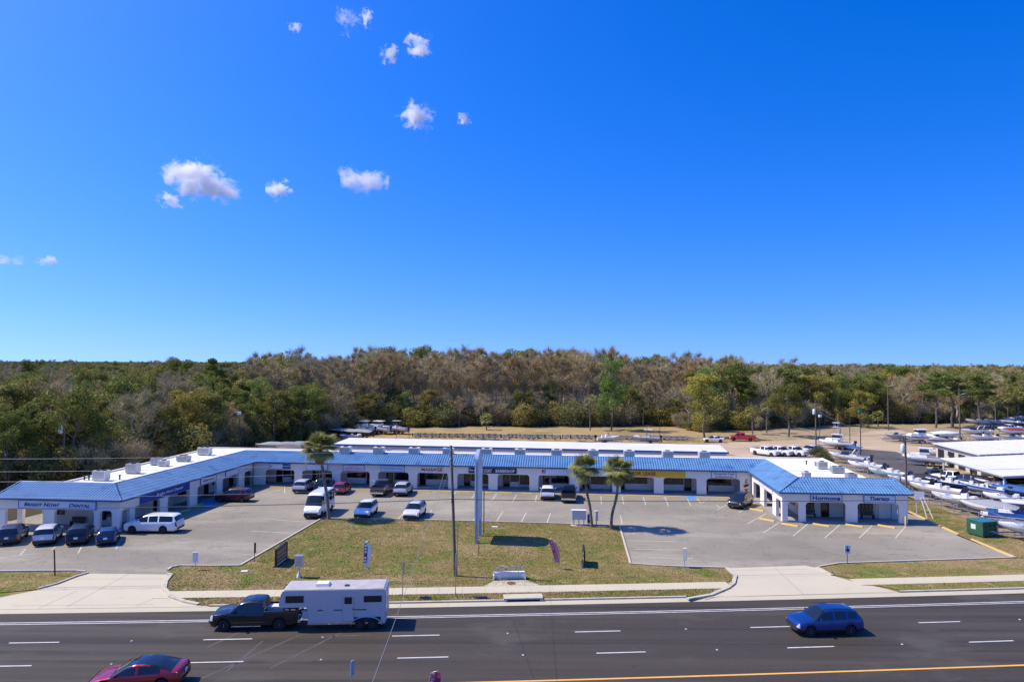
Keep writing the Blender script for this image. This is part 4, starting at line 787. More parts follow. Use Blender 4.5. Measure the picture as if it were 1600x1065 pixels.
# wild cabbage palms in the scrub
PALM_C = []
def wild_palm_mesh(seed):
    q = random.Random(seed); m = MB()
    for k in range(34):
        a = k * 2.4; el = 1.2 - 2.0 * k / 34; L = q.uniform(1.1, 1.5); d = Vector((math.cos(a) * math.cos(el), math.sin(a) * math.cos(el), math.sin(el))); c = d * L; s_ = d.cross(Vector((0, 0, 1))).normalized(); u = s_.cross(d)
        for j in range(7):
            b = (j / 6 - .5) * 3.0; dd = d * math.cos(b) + s_ * math.sin(b); w = s_ * math.cos(b) - d * math.sin(b); e = c + dd * .85 + Vector((0, 0, -.25)); m.add([c, c + dd * .45 + w * .09, e, c + dd * .45 - w * .09], [(0, 1, 2, 3)])
    return m.mesh('crown', M['palm_leaf'])
WP = [wild_palm_mesh(k) for k in range(2)]; mt = MB(); mt.tube([(0, 0, -.2), (.05, 0, 2), (0, 0, 4)], [.18, .15, .14], 7); WT = mt.mesh('trunk', M['palm_trunk'])
for k, (px, py, h) in enumerate(((255, 722, 2.2), (238, 730, 1.6), (222, 724, 1.4), (292, 712, 2.0), (345, 706, 2.5), (385, 700, 2.6), (365, 704, 1.8), (110, 738, 1.8), (186, 736, 1.5), (70, 742, 2.0), (300, 718, 1.4), (1198, 676, 7), (1176, 678, 6), (1372, 666, 3.0), (1356, 667, 2.2), (1575, 660, 8), (1592, 660, 8.5), (1556, 662, 7.5), (922, 672, 8), (760, 671, 3.))):
    x, y = g(px, py); o = empty('cabbage_palm', (x, y, -.16), k * 1.3, ('low' if h < 2.3 else 'tall' if h > 4 else 'mid sized') + ' wild fan palm at the wood edge ' + ('behind the left wing roof' if px < 420 else 'behind the sandy lot' if px < 1400 and px > 1000 else 'under the pines at the far right' if px > 1400 else 'behind the trailer row'), 'tree', 'wild fan palms at the edge of the wood'); t = link('trunk', WT, o); t.scale = (1, 1, h / 4); c = link('crown', WP[k % 2], o); c.location = (0, 0, h)
# ---- the rest of the wood, to the horizon, as masses that reuse the same crowns
def mass(name, kd, var, pts, label):
    me = bpy.data.meshes.new(name); P = np.array(pts); me.vertices.add(len(P)); me.vertices.foreach_set('co', np.c_[P[:, :2], np.full(len(P), -.16)].astype(np.float32).ravel())
    a = me.attributes.new('tree_scale', 'FLOAT', 'POINT'); a.data.foreach_set('value', P[:, 2].astype(np.float32)); a = me.attributes.new('turn', 'FLOAT', 'POINT'); a.data.foreach_set('value', P[:, 3].astype(np.float32)); me.materials.append(M['oak_leaf'])
    o = link(name, me, kind='stuff'); ng = bpy.data.node_groups.new(name, 'GeometryNodeTree'); ng.interface.new_socket('Geometry', in_out='INPUT', socket_type='NodeSocketGeometry'); ng.interface.new_socket('Geometry', in_out='OUTPUT', socket_type='NodeSocketGeometry')
    N = ng.nodes; gi, go = N.new('NodeGroupInput'), N.new('NodeGroupOutput'); ip = N.new('GeometryNodeInstanceOnPoints'); ob = N.new('GeometryNodeObjectInfo'); src = next(c for c in COL.objects if c.name.startswith('crown') and c.data == KINDS[kd][var][1]); ob.inputs['Object'].default_value = src; ob.inputs['As Instance'].default_value = True
    s_, t_, cb = N.new('GeometryNodeInputNamedAttribute'), N.new('GeometryNodeInputNamedAttribute'), N.new('ShaderNodeCombineXYZ'); s_.data_type = t_.data_type = 'FLOAT'; s_.inputs[0].default_value = 'tree_scale'; t_.inputs[0].default_value = 'turn'
    ng.links.new(gi.outputs[0], ip.inputs['Points']); ng.links.new(ob.outputs['Geometry'], ip.inputs['Instance']); ng.links.new(t_.outputs[0], cb.inputs[2]); ng.links.new(cb.outputs[0], ip.inputs['Rotation']); ng.links.new(s_.outputs[0], ip.inputs['Scale']); ng.links.new(ip.outputs[0], go.inputs[0])
    md = o.modifiers.new('scatter', 'NODES'); md.node_group = ng; return o
far = {}
y = 120.0
while y < 2600:
    st = 6.0 + .016 * y; x = -.8 * y - 10
    while x < .8 * y + 10:
        a, b = x + rnd.uniform(-.5, .5) * st, y + rnd.uniform(-.5, .5) * st; x += st
        px = 800 + 1067 * a / b
        if b < 260 and not free(a, b, 6.0): continue
        if not in_poly([a], [b], WOODS)[0] or depth_in(a, b) < 30: continue
        kd, h = pick(a, b, 30)
        if b > 330: h = rnd.uniform(10.5, 14.5)
        if b > 700: h = rnd.uniform(9.5, 13.5)
        if b > 250 and px < 420: h = rnd.uniform(9.5, 14)
        wide = h / H0 * (1 + .0004 * b); far.setdefault((kd, rnd.randrange(len(KINDS[kd]))), []).append((a, b, wide if b < 800 else h / H0, rnd.uniform(0, 6.28)))
    y += st
NAMES = {'bare_tree': 'bare_woods', 'grey_tree': 'grey_woods', 'oak_tree': 'oak_woods', 'pine_tree': 'pine_woods', 'leafing_tree': 'leafing_woods'}
used = set(c.data.name for c in COL.objects if c.name.startswith('crown'))
for (kd, var), pts in far.items():
    if KINDS[kd][var][1].name in used: mass(NAMES[kd], kd, var, pts, '')
# ------------------------------------------------------------------ vehicles: bodies lofted from stations, split into their panels
def interp(pts, x):
    if x <= pts[0][0]: return pts[0][1]
    for (a, b), (c, d) in zip(pts, pts[1:]):
        if x <= c:
            t = (x - a) / (c - a) if c > a else 1; return b + (d - b) * t
    return pts[-1][1]
def smooth_prof(pts, n=90, k=2):
    X = [i / n for i in range(n + 1)]; Z = [interp(pts, x) for x in X]
    for _ in range(k): Z = [Z[0]] + [.25 * Z[i - 1] + .5 * Z[i] + .25 * Z[i + 1] for i in range(1, n)] + [Z[-1]]
    return list(zip(X, Z))
STY = {
 'suv': dict(L=4.65, W=1.88, H=1.70, top=[(0, .72), (.02, .90), (.10, 1.00), (.255, 1.09), (.40, 1.60), (.47, 1.66), (.62, 1.69), (.80, 1.66), (.90, 1.58), (.975, 1.13), (.99, .98), (1, .70)], belt=[(0, .98), (.3, 1.06), (1, 1.14)], ws=(.255, .42), rw=(.90, .975), sw=[(.315, .535), (.56, .735), (.755, .885)], axle=(.19, .79), r=.35, clad=True),
 'hatch': dict(L=4.1, W=1.75, H=1.50, top=[(0, .66), (.02, .82), (.12, .93), (.26, 1.0), (.42, 1.42), (.52, 1.49), (.72, 1.47), (.86, 1.38), (.97, 1.0), (.99, .9), (1, .62)], belt=[(0, .9), (.3, .96), (1, 1.05)], ws=(.26, .45), rw=(.86, .97), sw=[(.33, .57), (.60, .80)], axle=(.19, .80), r=.31, clad=False),
 'sedan': dict(L=4.85, W=1.90, H=1.45, top=[(0, .56), (.02, .68), (.10, .80), (.24, .92), (.40, 1.32), (.50, 1.44), (.60, 1.445), (.72, 1.36), (.90, 1.08), (.97, 1.05), (.99, .98), (1, .66)], belt=[(0, .78), (.3, .92), (1, 1.02)], ws=(.24, .47), rw=(.66, .90), sw=[(.29, .51), (.535, .78)], axle=(.18, .80), r=.35, clad=False),
 'van': dict(L=6.0, W=2.02, H=2.72, top=[(0, .80), (.015, 1.05), (.07, 1.22), (.13, 1.36), (.25, 2.45), (.32, 2.66), (.5, 2.72), (.95, 2.68), (.985, 2.5), (.995, 1.2), (1, .8)], belt=[(0, 1.1), (.16, 1.38), (1, 1.42)], ws=(.13, .25), rw=(2, 2), sw=[(.19, .325), (.37, .60), (.62, .80), (.82, .955)], axle=(.16, .76), r=.36, clad=True, wtop=1.0, swtop=.40),
 'pickup': dict(L=5.85, W=2.02, H=1.92, top=[(0, .85), (.015, 1.08), (.06, 1.15), (.225, 1.25), (.32, 1.74), (.37, 1.86), (.46, 1.92), (.55, 1.90), (.595, 1.82), (.61, 1.30), (1.0, 1.30)], belt=[(0, 1.12), (.25, 1.22), (1, 1.27)], ws=(.225, .34), rw=(.585, .612), sw=[(.265, .415), (.435, .575)], axle=(.165, .79), r=.40, clad=False, bed=.62, rail=1.30),
 'suvlong': dict(L=5.55, W=2.05, H=1.90, top=[(0, .85), (.015, 1.05), (.09, 1.15), (.235, 1.22), (.345, 1.76), (.42, 1.86), (.6, 1.90), (.88, 1.86), (.94, 1.74), (.985, 1.25), (.992, 1.1), (1, .75)], belt=[(0, 1.1), (.3, 1.18), (1, 1.22)], ws=(.235, .36), rw=(.94, .985), sw=[(.285, .455), (.475, .64), (.665, .92)], axle=(.17, .745), r=.40, clad=False)}
CARMESH = {}
def wheel_mesh(r, w=.22, dark=False):
    key = ('wheel', round(r, 2), dark)
    if key in CARMESH: return CARMESH[key]
    t = MB(); t.lathe([(r * .64, -w / 2), (r * .93, -w / 2), (r, -w * .32), (r, w * .32), (r * .93, w / 2), (r * .64, w / 2)], axis='y', n=22); q = MB(); q.lathe([(r * .64, -w * .48), (r * .64, w * .25), (r * .60, w * .40)], axis='y', n=18)
    for k in range(5 if dark else 6):
        a = k * 2 * math.pi / (5 if dark else 6); 
        for s in (-1, 1): q.beam((math.cos(a) * .03, s * w * .40, math.sin(a) * .03), (math.cos(a) * r * .62, s * w * .36, math.sin(a) * r * .62), .05, .09)
    q.lathe([(.001, w * .46), (r * .17, w * .43), (r * .2, -w * .43), (.001, -w * .46)], axis='y', n=10)
    q.lathe([(.001, -w * .05), (r * .62, -w * .05)], axis='y', n=16)
    CARMESH[key] = (t.mesh('tyre', M['rubber']), q.mesh('rim', M['rim_dark' if dark else 'rim'])); return CARMESH[key]
def car_parts(sty, detail=True):
    """Class -> (verts, faces) in the car's own frame: x forward, front at +L/2."""
    S = STY[sty]; L, W, H = S['L'], S['W'], S['H']; top = smooth_prof(S['top'], 120, 2) if not S.get('bed') else smooth_prof([p for p in S['top']], 160, 1); belt = S['belt']; bed = S.get('bed'); r = S['r']
    X = set(i / 56 for i in range(57)) | {.008, .02, .035, .985, .993}
    for a, b in S['sw']: X |= {a, b, a - .012, b + .012}
    X |= {S['ws'][0], S['ws'][1]} | ({S['rw'][0], S['rw'][1]} if S['rw'][0] < 1 else set())
    for ax in S['axle']:
        for k in range(-8, 9): X.add(ax + k * (r * 1.16) / 8 / L)
    if bed: X |= {bed - .006, bed, .982, .986}
    X = sorted(x for x in X if 0 <= x <= 1); xs2 = [X[0]]
    for x in X:
        if x - xs2[-1] > .0035: xs2.append(x)
    X = xs2; rings = []
    for x in X:
        zt = interp(top, x); zb0 = .27 + .10 * max(0, (.04 - x) / .04) + .12 * max(0, (x - .95) / .05); e = min(x, 1 - x)
        w = W / 2 * (1 - .16 * max(0, 1 - x / .14) ** 2.2 - .10 * max(0, 1 - (1 - x) / .12) ** 2.2)
        if e < .004: w *= .93
        zl = min(interp(belt, x), zt - .025); c = max(0., min(1., (zt - zl - .03) / (H - 1.12 if H < 2.2 else 1.25))); wr = w * (.95 - .20 * c) if H < 2.2 else w * (.96 - .09 * c)
        arch = 0
        for ax in S['axle']:
            d = (x - ax) * L; R_ = r * 1.16
            if abs(d) < R_: arch = max(arch, r + math.sqrt(max(0, R_ * R_ - d * d)))
        zb = max(zb0, arch); z2 = max(zb0 + .07, arch); z3 = max(zb0 + .22, arch + .03); zm = max(z3 + .04, zb0 + .5 * (zl - zb0))
        inbed = bed and bed <= x <= .983
        P = [(0, zb0 + .02), (w * .70, zb if arch else zb0), (w * .965, z2 - .05 if not arch else z2), (w * .995, z3), (w, zm), (w * .985, zl - .05), (w * .955, zl)]
        if inbed: P[6] = (w * .97, S['rail']); P[5] = (w * .985, S['rail'] - .06); P += [(w * .90, S['rail']), (w * .89, .80), (w * .45, .79), (0, .79)]
        elif bed and x > .983: P[6] = (w * .97, S['rail']); P[5] = (w * .985, S['rail'] - .06); P += [(w * .90, S['rail']), (w * .8, S['rail']), (w * .45, S['rail']), (0, S['rail'])]
        else: P += [(wr + .012, zt - .045 - .05 * c), (wr * .93, zt - .012), (wr * .5, zt + .012), (0, zt + .02)]
        rings.append(P)
    n = len(rings[0]); V = {}; cls = {}
    def vid(c, i, k, s):
        d = V.setdefault(c, {}); key = (i, k, s if 0 < k < n - 1 else 0)
        if key not in d: d[key] = len(d)
        return d[key]
    for i in range(len(X) - 1):
        xm = (X[i] + X[i + 1]) / 2
        for k in range(n - 1):
            c = 'body'
            if k == 6 and not (bed and xm > bed):
                for j, (a, b) in enumerate(S['sw']):
                    if a <= xm <= b: c = 'side_window%d' % j
            if k >= 7 and S['ws'][0] <= xm <= S['ws'][1]: c = 'windshield'
            if k >= 7 and S['rw'][0] <= xm <= S['rw'][1]: c = 'rear_window'
            if k in (4, 5) and xm < .030: c = 'headlight'
            if sty == 'van':
                if k in (4, 5) and .012 < xm < .05: c = 'headlight'
            if k in (4, 5) and xm > .985 - (.012 if sty != 'pickup' else 0) and c == 'body': c = 'tail_light'
            if S.get('clad') and k in (1, 2): c = 'sill_trim'
            if k in (0,) : c = 'underbody'
            if bed and k >= 7 and bed < xm < .983: c = 'bed_liner'
            for s in (1, -1):
                cc = c + ('L' if s > 0 else 'R') if c[:5] in ('side_', 'headl', 'tail_') else c
                q = [vid(cc, i, k, s), vid(cc, i + 1, k, s), vid(cc, i + 1, k + 1, s), vid(cc, i, k + 1, s)]
                if len(set(q)) < 3: continue
                cls.setdefault(cc, []).append(tuple(q[::-1]) if s < 0 else tuple(q))
    for i, fl in ((0, 1), (len(X) - 1, 0)):
        for k in range(n - 1):
            c = 'body' if not (fl and 1 <= k) else ('grille' if k in (1, 2, 3, 4) else 'body')
            if not fl and k in (1, 2): c = 'bumper'
            for s in (1, -1):
                d = V.setdefault(c, {})
                def cv(k2, mid):
                    key = (i, k2, s if (0 < k2 < n - 1 and not mid) else 0, 'cap', mid); 
                    if key not in d: d[key] = len(d)
                    return d[key]
                q = [cv(k, 0), cv(k + 1, 0), cv(k + 1, 1), cv(k, 1)]; q = list(dict.fromkeys(q))
                if len(q) > 2: cls.setdefault(c, []).append(tuple(q) if (s > 0) != bool(fl) else tuple(q[::-1]))
    out = {}
    for c, d in V.items():
        vs = [None] * len(d)
        for key, idx in d.items():
            i, k, s = key[:3]; y, z = rings[i][k]
            if len(key) == 5 and key[4]: y = 0
            vs[idx] = (L / 2 - X[i] * L, y * s, z)
        if c in cls: out[c] = (vs, cls[c])
    return out
PAINTS = {}
def paint_of(name, c, **k):
    if name not in PAINTS: PAINTS[name] = paint('paint_' + name, c, **k)
    return PAINTS[name]
def vehicle(name, sty, px, py, deg, col, label, cat, group=None, dark_rims=False, roof_rack=False, two_tone=None, at=None, plate=True):
    S = STY[sty]; L, W, r = S['L'], S['W'], S['r']; key = sty
    if key not in CARMESH: CARMESH[key] = {c: MB().add(v, f, True).mesh(c.rstrip('LR0123456789'), None) for c, (v, f) in car_parts(sty).items()}
    x, y = at[:2] if at else g(px, py + (py - 567) * .023); o = empty(name, (x, y, .004 if at is None else at[2] if len(at) > 2 else 0), R(deg), label, cat, group)
    for c, me in CARMESH[key].items():
        nm = c.rstrip('LR0123456789'); mt = {'windshield': 'car_glass', 'rear_window': 'car_glass', 'side_window': 'car_glass', 'headlight': 'lamp', 'tail_light': 'tail', 'grille': 'plastic', 'bumper': 'plastic', 'sill_trim': 'plastic', 'underbody': 'plastic', 'bed_liner': 'plastic'}.get(nm)
        p = link(nm, me, o)
        if len(me.materials) == 0: me.materials.append(M['plastic'])
        p.material_slots[0].link = 'OBJECT'; p.material_slots[0].material = M[mt] if mt else PAINTS[col]
        if nm == 'body' and two_tone: pass
    t, q = wheel_mesh(r, .25, dark_rims)
    for ax in S['axle']:
        for s in (-1, 1):
            wo = bpy.data.objects.new('wheel', None); COL.objects.link(wo); wo.parent = o; wo.location = (L / 2 - ax * L, s * (W / 2 - .135), r); wo.empty_display_size = .2
            link('tyre', t, wo); link('rim', q, wo)
    for s in (-1, 1):   # door mirrors, door handles
        xm = L / 2 - (S['sw'][0][0] + .02) * L; zb = interp(S['belt'], S['sw'][0][0]); mb = MB(); mb.box((xm, s * (W / 2 + .09), zb + .09), (.12, .22, .16), taper=(.7, .9)); mb.build('door_mirror', PAINTS[col], o)
        mb = MB()
        for a, b in S['sw'][:2]: mb.box((L / 2 - (b - .03) * L, s * (W / 2 + .008), zb - .12), (.2, .03, .035))
        if sty != 'van': mb.build('door_handle', M['chrome'] if col in ('black', 'charcoal') else PAINTS[col], o)
    if plate:
        mb = MB(); mb.box((-L / 2 - .012, 0, .78 if sty != 'pickup' else .62), (.02, .34, .17)); mb.build('licence_plate', M['sign_white'], o)
    mb = MB(); mb.box((L / 2 - .01, 0, .42), (.06, W * .62, .16)); mb.build('front_bumper', M['plastic'], o)
    if sty in ('pickup',):
        mb = MB(); mb.box((-L / 2 - .05, 0, .58), (.18, W * .9, .2)); mb.build('rear_bumper', M['chrome'], o); mb = MB(); mb.box((L / 2 + .02, 0, .62), (.1, W * .88, .2)); mb.build('chrome_bumper', M['chrome'], o)
        for s in (-1, 1): mb = MB(); mb.box((L / 2 - .42 * L, s * (W / 2 - .01), .36), (L * .33, .14, .05)); mb.build('running_board', M['chrome'], o)
        mb = MB(); mb.box((-L / 2 + .0, 0, 1.0), (.03, W * .72, .05)); mb.build('tailgate_handle', M['plastic'], o)
    if roof_rack:
        for s in (-1, 1): mb = MB(); mb.tube([(L * .12, s * W * .33, S['H'] - .06), (L * .1, s * W * .33, S['H'] + .01), (-L * .32, s * W * .33, S['H'] + .01), (-L * .34, s * W * .33, S['H'] - .08)], .018, 6); mb.build('roof_rail', M['dark_metal'], o)
    return o
for n_, c_, k_ in (('white', (.80, .80, .79), dict(metal=0)), ('silver', (.60, .60, .59), dict(metal=.15)), ('black', (.010, .010, .012), {}), ('charcoal', (.045, .046, .05), {}), ('slate', (.008, .008, .009), {}), ('blue', (.006, .038, .20), {}), ('navy', (.015, .045, .16), {}), ('red', (.42, .012, .02), {}), ('bright_red', (.55, .02, .012), dict(metal=0)), ('maroon', (.085, .008, .014), {}), ('candy', (.30, .006, .022), dict(metal=.4)), ('greyf', (.07, .07, .072), {}), ('champagne', (.70, .69, .66), dict(metal=.1)), ('dark_green', (.03, .04, .035), {})): paint_of(n_, c_, **k_)
RDEG = math.degrees(math.atan(.0705)); U = RUNS[2].rz; HV = math.degrees(U) + 90
# on the road
tx, ty = g(403, 974); truck = vehicle('pickup_truck', 'pickup', 0, 0, 180 + RDEG - .5, 'slate', 'dark crew cab pickup truck towing the silver horse trailer on the road', 'pickup truck', at=(tx, ty, -.115))
x, y = g(1288, 983); vehicle('parked_suv'.replace('parked_', ''), 'suv', 0, 0, 180 + RDEG + 1, 'blue', 'bright blue compact SUV driving alone in the lane on the right', 'SUV', at=(x, y, -.115), roof_rack=True)
x, y = g(219, 1067); red = vehicle('sedan', 'sedan', 0, 0, 180 + RDEG + 3, 'candy', 'metallic red sedan with a black glass roof at the bottom edge of the road', 'car', at=(x, y, -.115))
m = MB(); S = STY['sedan']; tp = smooth_prof(S['top'], 120, 2); vs = []
for k in range(13):
    xx = .45 + .33 * k / 12; z = interp(tp, xx); c = max(0, min(1, (z - interp(S['belt'], xx) - .03) / (S['H'] - 1.12))); wr = S['W'] / 2 * (.95 - .2 * c)
    for yy in (-.94, -.5, 0, .5, .94): vs.append((S['L'] / 2 - xx * S['L'], yy * wr * .97, z + (.024 if abs(yy) < .1 else .018 if abs(yy) < .6 else -.004)))
m.add(vs, [(k * 5 + j, k * 5 + j + 1, (k + 1) * 5 + j + 1, (k + 1) * 5 + j) for k in range(12) for j in range(4)], True); m.build('glass_roof', M['car_glass'], red)
# in the left lot
vehicle('parked_suv', 'suv', 20, 838, 113, 'charcoal', 'dark grey SUV partly cut off at the left edge, by the dental office', 'SUV', 'cars parked at the left wing front', roof_rack=False)
vehicle('parked_suv', 'suv', 75, 838.5, 113, 'champagne', 'silver white crossover between the dark grey and black cars at the left wing', 'SUV', 'cars parked at the left wing front')
vehicle('parked_suv', 'suv', 125, 838, 113, 'black', 'black SUV parked between the silver crossover and the blue hatchback', 'SUV', 'cars parked at the left wing front', True)
vehicle('parked_hatchback', 'hatch', 169, 839.5, 113, 'navy', 'small blue hatchback at the right end of the row at the left wing', 'car', 'cars parked at the left wing front', True)
vehicle('parked_suv', 'suvlong', 241, 824, 181, 'white', 'long white full size SUV with black windows beside the left wing', 'SUV', None, True, True)
vehicle('parked_suv', 'suv', 366, 777.5, 178, 'maroon', 'dark maroon SUV parked nose in at the left wing arcade', 'SUV', None, False, True)
vehicle('passenger_van', 'van', 499, 797, -93, 'white', 'white high roofed passenger van behind the tall leaning palm', 'van')
vehicle('parked_suv', 'suv', 475, 762, HV + 3, 'silver', 'silver SUV seen from behind, left of the black SUV by the inner corner', 'SUV', 'cars parked along the main arcade')
vehicle('parked_suv', 'suv', 507, 760, HV + 3, 'black', 'black SUV half hidden by the van and the palm trunk', 'SUV', 'cars parked along the main arcade')
vehicle('parked_hatchback', 'hatch', 534, 764.5, HV + 2, 'red', 'bright red hatchback parked between the palm and the dark pickup', 'car', 'cars parked along the main arcade')
vehicle('parked_pickup', 'pickup', 598, 765.5, HV, 'greyf', 'dark grey pickup backed against the arcade next to the silver crossover', 'pickup truck', 'cars parked along the main arcade')
vehicle('parked_suv', 'suv', 630, 766.5, HV + 1, 'silver', 'silver blue crossover parked right of the dark grey pickup', 'SUV', 'cars parked along the main arcade')
vehicle('parked_suv', 'suv', 572, 799.5, -93, 'white', 'small white SUV facing out at the lawn edge right of the van', 'SUV', 'cars parked nose out along the lawn')
vehicle('parked_minivan', 'suv', 648, 801.5, -96, 'champagne', 'pale silver SUV facing out at the lawn edge left of the utility pole', 'SUV', 'cars parked nose out along the lawn', roof_rack=True)
vehicle('parked_suv', 'suv', 856, 772.5, HV + 1, 'white', 'white SUV seen from behind next to the black pickup', 'SUV', 'cars parked along the main arcade')
vehicle('parked_pickup', 'pickup', 888.5, 774.5, HV, 'black', 'black pickup with a silver tailgate left of the paired palms', 'pickup truck', 'cars parked along the main arcade')
vehicle('parked_suv', 'suv', 1157, 785.5, 231, 'black', 'black SUV parked at an angle at the inner right corner', 'SUV', None, False, True)
# far lots
for px, lab in ((1196, 'left one of three white pickups'), (1216.5, 'middle one of three white pickups'), (1239, 'right one of three white pickups')):
    vehicle('parked_pickup', 'pickup', px, 708, -55, 'white', lab + ' on the sand behind the short wing', 'pickup truck', 'white pickups on the sandy lot')
vehicle('parked_suv', 'suv', 1266, 705, 200, 'white', 'white car beside the hedge, right of the three white pickups', 'SUV')
vehicle('parked_sedan', 'sedan', 1115, 687.5, 170, 'white', 'white sedan under the yellow green tree at the field edge', 'car'); vehicle('parked_pickup', 'pickup', 1160, 685.5, 165, 'bright_red', 'bright red truck parked at the field edge right of the white sedan', 'pickup truck')
vehicle('parked_pickup', 'pickup', 1578, 671, 185, 'white', 'white pickup among the boats at the far right', 'pickup truck')
vehicle('parked_pickup', 'pickup', 1489, 750.5, 118, 'white', 'white pickup under the edge of the boat storage roof', 'pickup truck'); vehicle('parked_suv', 'suvlong', 1513, 756, 118, 'black', 'black SUV in the shade under the boat storage roof', 'SUV')
# ---- gooseneck horse trailer
M['trailer_skin'] = mat('trailer_aluminium', (0.62, 0.62, 0.63), .38, .35, var=.04, scale=.7); M['trailer_roof'] = mat('trailer_roof', (0.45, .43, .41), .6, .2, var=.12, scale=1.5)
cx, cy = g(545, 972); ht = empty('horse_trailer', (cx, cy, -.115), R(180 + RDEG), 'silver gooseneck horse trailer with black windows behind the dark pickup', 'trailer'); HL, HW = 5.2, 2.1
prof = [(-2.6, .42), (2.55, .42), (2.55, 1.45), (2.75, 1.58), (4.35, 1.58), (4.5, 1.75), (4.28, 2.62), (4.15, 2.70), (-2.5, 2.70), (-2.6, 2.62)]
m = MB(); m.prism([(a, b) for a, b in prof], lambda a, b, k: (a, HW / 2 - k, b), HW); m.build('body', M['trailer_skin'], ht)
m = MB(); m.box((.83, 0, 2.715), (6.6, HW - .1, .04)); m.build('roof', M['trailer_roof'], ht); m = MB(); m.box((1.75, .1, 2.83), (.95, .75, .2), taper=(.85, .85)); m.build('roof_air_conditioner', M['white'], ht)
m = MB(); m.box((.1, .3, 2.76), (.3, .3, .07)); m.build('roof_vent', M['dark_metal'], ht)
for s in (1, -1):
    y = s * (HW / 2 + .008)
    for xc, w, zc, h, nm in ((3.45, 1.2, 2.12, .46, 'window'), (-1.75, 1.2, 2.06, .42, 'window')):
        m = MB(); m.box((xc, y, zc), (w, .03, h)); wo = m.build(nm, M['black_frame'], ht); m = MB(); m.box((xc, y + s * .006, zc), (w - .1, .03, h - .1)); m.build('pane', M['car_glass'], wo)
    m = MB(); m.box((-.12, y, 1.42), (.78, .035, 1.62)); d = m.build('door', M['grey_metal'], ht); m = MB(); m.box((-.12, y + s * .012, 1.42), (.72, .03, 1.56)); m.build('door_panel', M['trailer_skin'], d); m = MB(); m.box((-.12, y + s * .02, 1.98), (.5, .035, .44)); m.build('pane', M['car_glass'], d); m = MB(); m.box((-.42, y + s * .03, 1.42), (.06, .05, .1)); m.build('handle', M['plastic'], d)
    m = MB(); m.box((-.25, y, 1.36), (2.2, .018, .06)); m.box((1.75, y, 1.36), (.32, .018, .06)); m.build('stripe', M['plastic'], ht, kind='stuff'); m = MB(); m.box((0, y, .47), (5.16, .05, .1)); m.build('rub_rail', M['chrome'], ht)
    m = MB(); pts = [(-1.35 + 1.02 * math.cos(a), y + s * .06, .40 + .52 * math.sin(a)) for a in [math.pi * k / 10 for k in range(11)]]
    for p, q in zip(pts, pts[1:]): m.beam(p, q, .2, .03)
    m.build('fender', M['trailer_skin'], ht); m = MB(); m.box((-1.35, s * (HW / 2 - .1), .62), (1.9, .25, .5)); m.build('wheel_well', M['plastic'], ht)
    m = MB(); m.box((2.3, y, 2.1), (.06, .04, 1.0)); 
m = MB(); m.box((4.42, 0, 2.1), (.05, 1.5, .5)); m.build('nose_window', M['car_glass'], ht); m = MB(); m.box((-2.615, 0, 1.5), (.03, 1.9, 2.0)); d = m.build('rear_door', M['trailer_skin'], ht); m = MB(); m.box((-2.635, 0, 1.5), (.02, .05, 2.0)); m.box((-2.64, .85, .9), (.02, .12, .25)); m.box((-2.64, -.85, .9), (.02, .12, .25)); m.build('latch', M['grey_metal'], d)
m = MB(); m.tube([(4.0, 0, 1.6), (4.0, 0, .95)], .06, 8); m.beam((2.6, .5, .6), (4.0, .05, 1.5), .08, .1); m.beam((2.6, -.5, .6), (4.0, -.05, 1.5), .08, .1); m.build('gooseneck_hitch', M['dark_metal'], ht); m = MB(); m.box((2.85, .3, .9), (.35, .5, .5)); m.build('tool_box', M['white'], ht)
t, q = wheel_mesh(.36, .22, True)
for ax in (-.92, -1.78):
    for s in (-1, 1): wo = bpy.data.objects.new('wheel', None); COL.objects.link(wo); wo.parent = ht; wo.location = (ax, s * (HW / 2 - .02), .36); link('tyre', t, wo); link('rim', q, wo)
# loads
o = tag(MB().box((0, 0, .25), (1.1, .7, .5), taper=(.9, .9)).build('tool_chest', M['offwhite'], None, (tx - .0 + 1.15, ty + .25, .70), R(RDEG)), 'pale tool chest standing in the dark pickup bed', 'box')
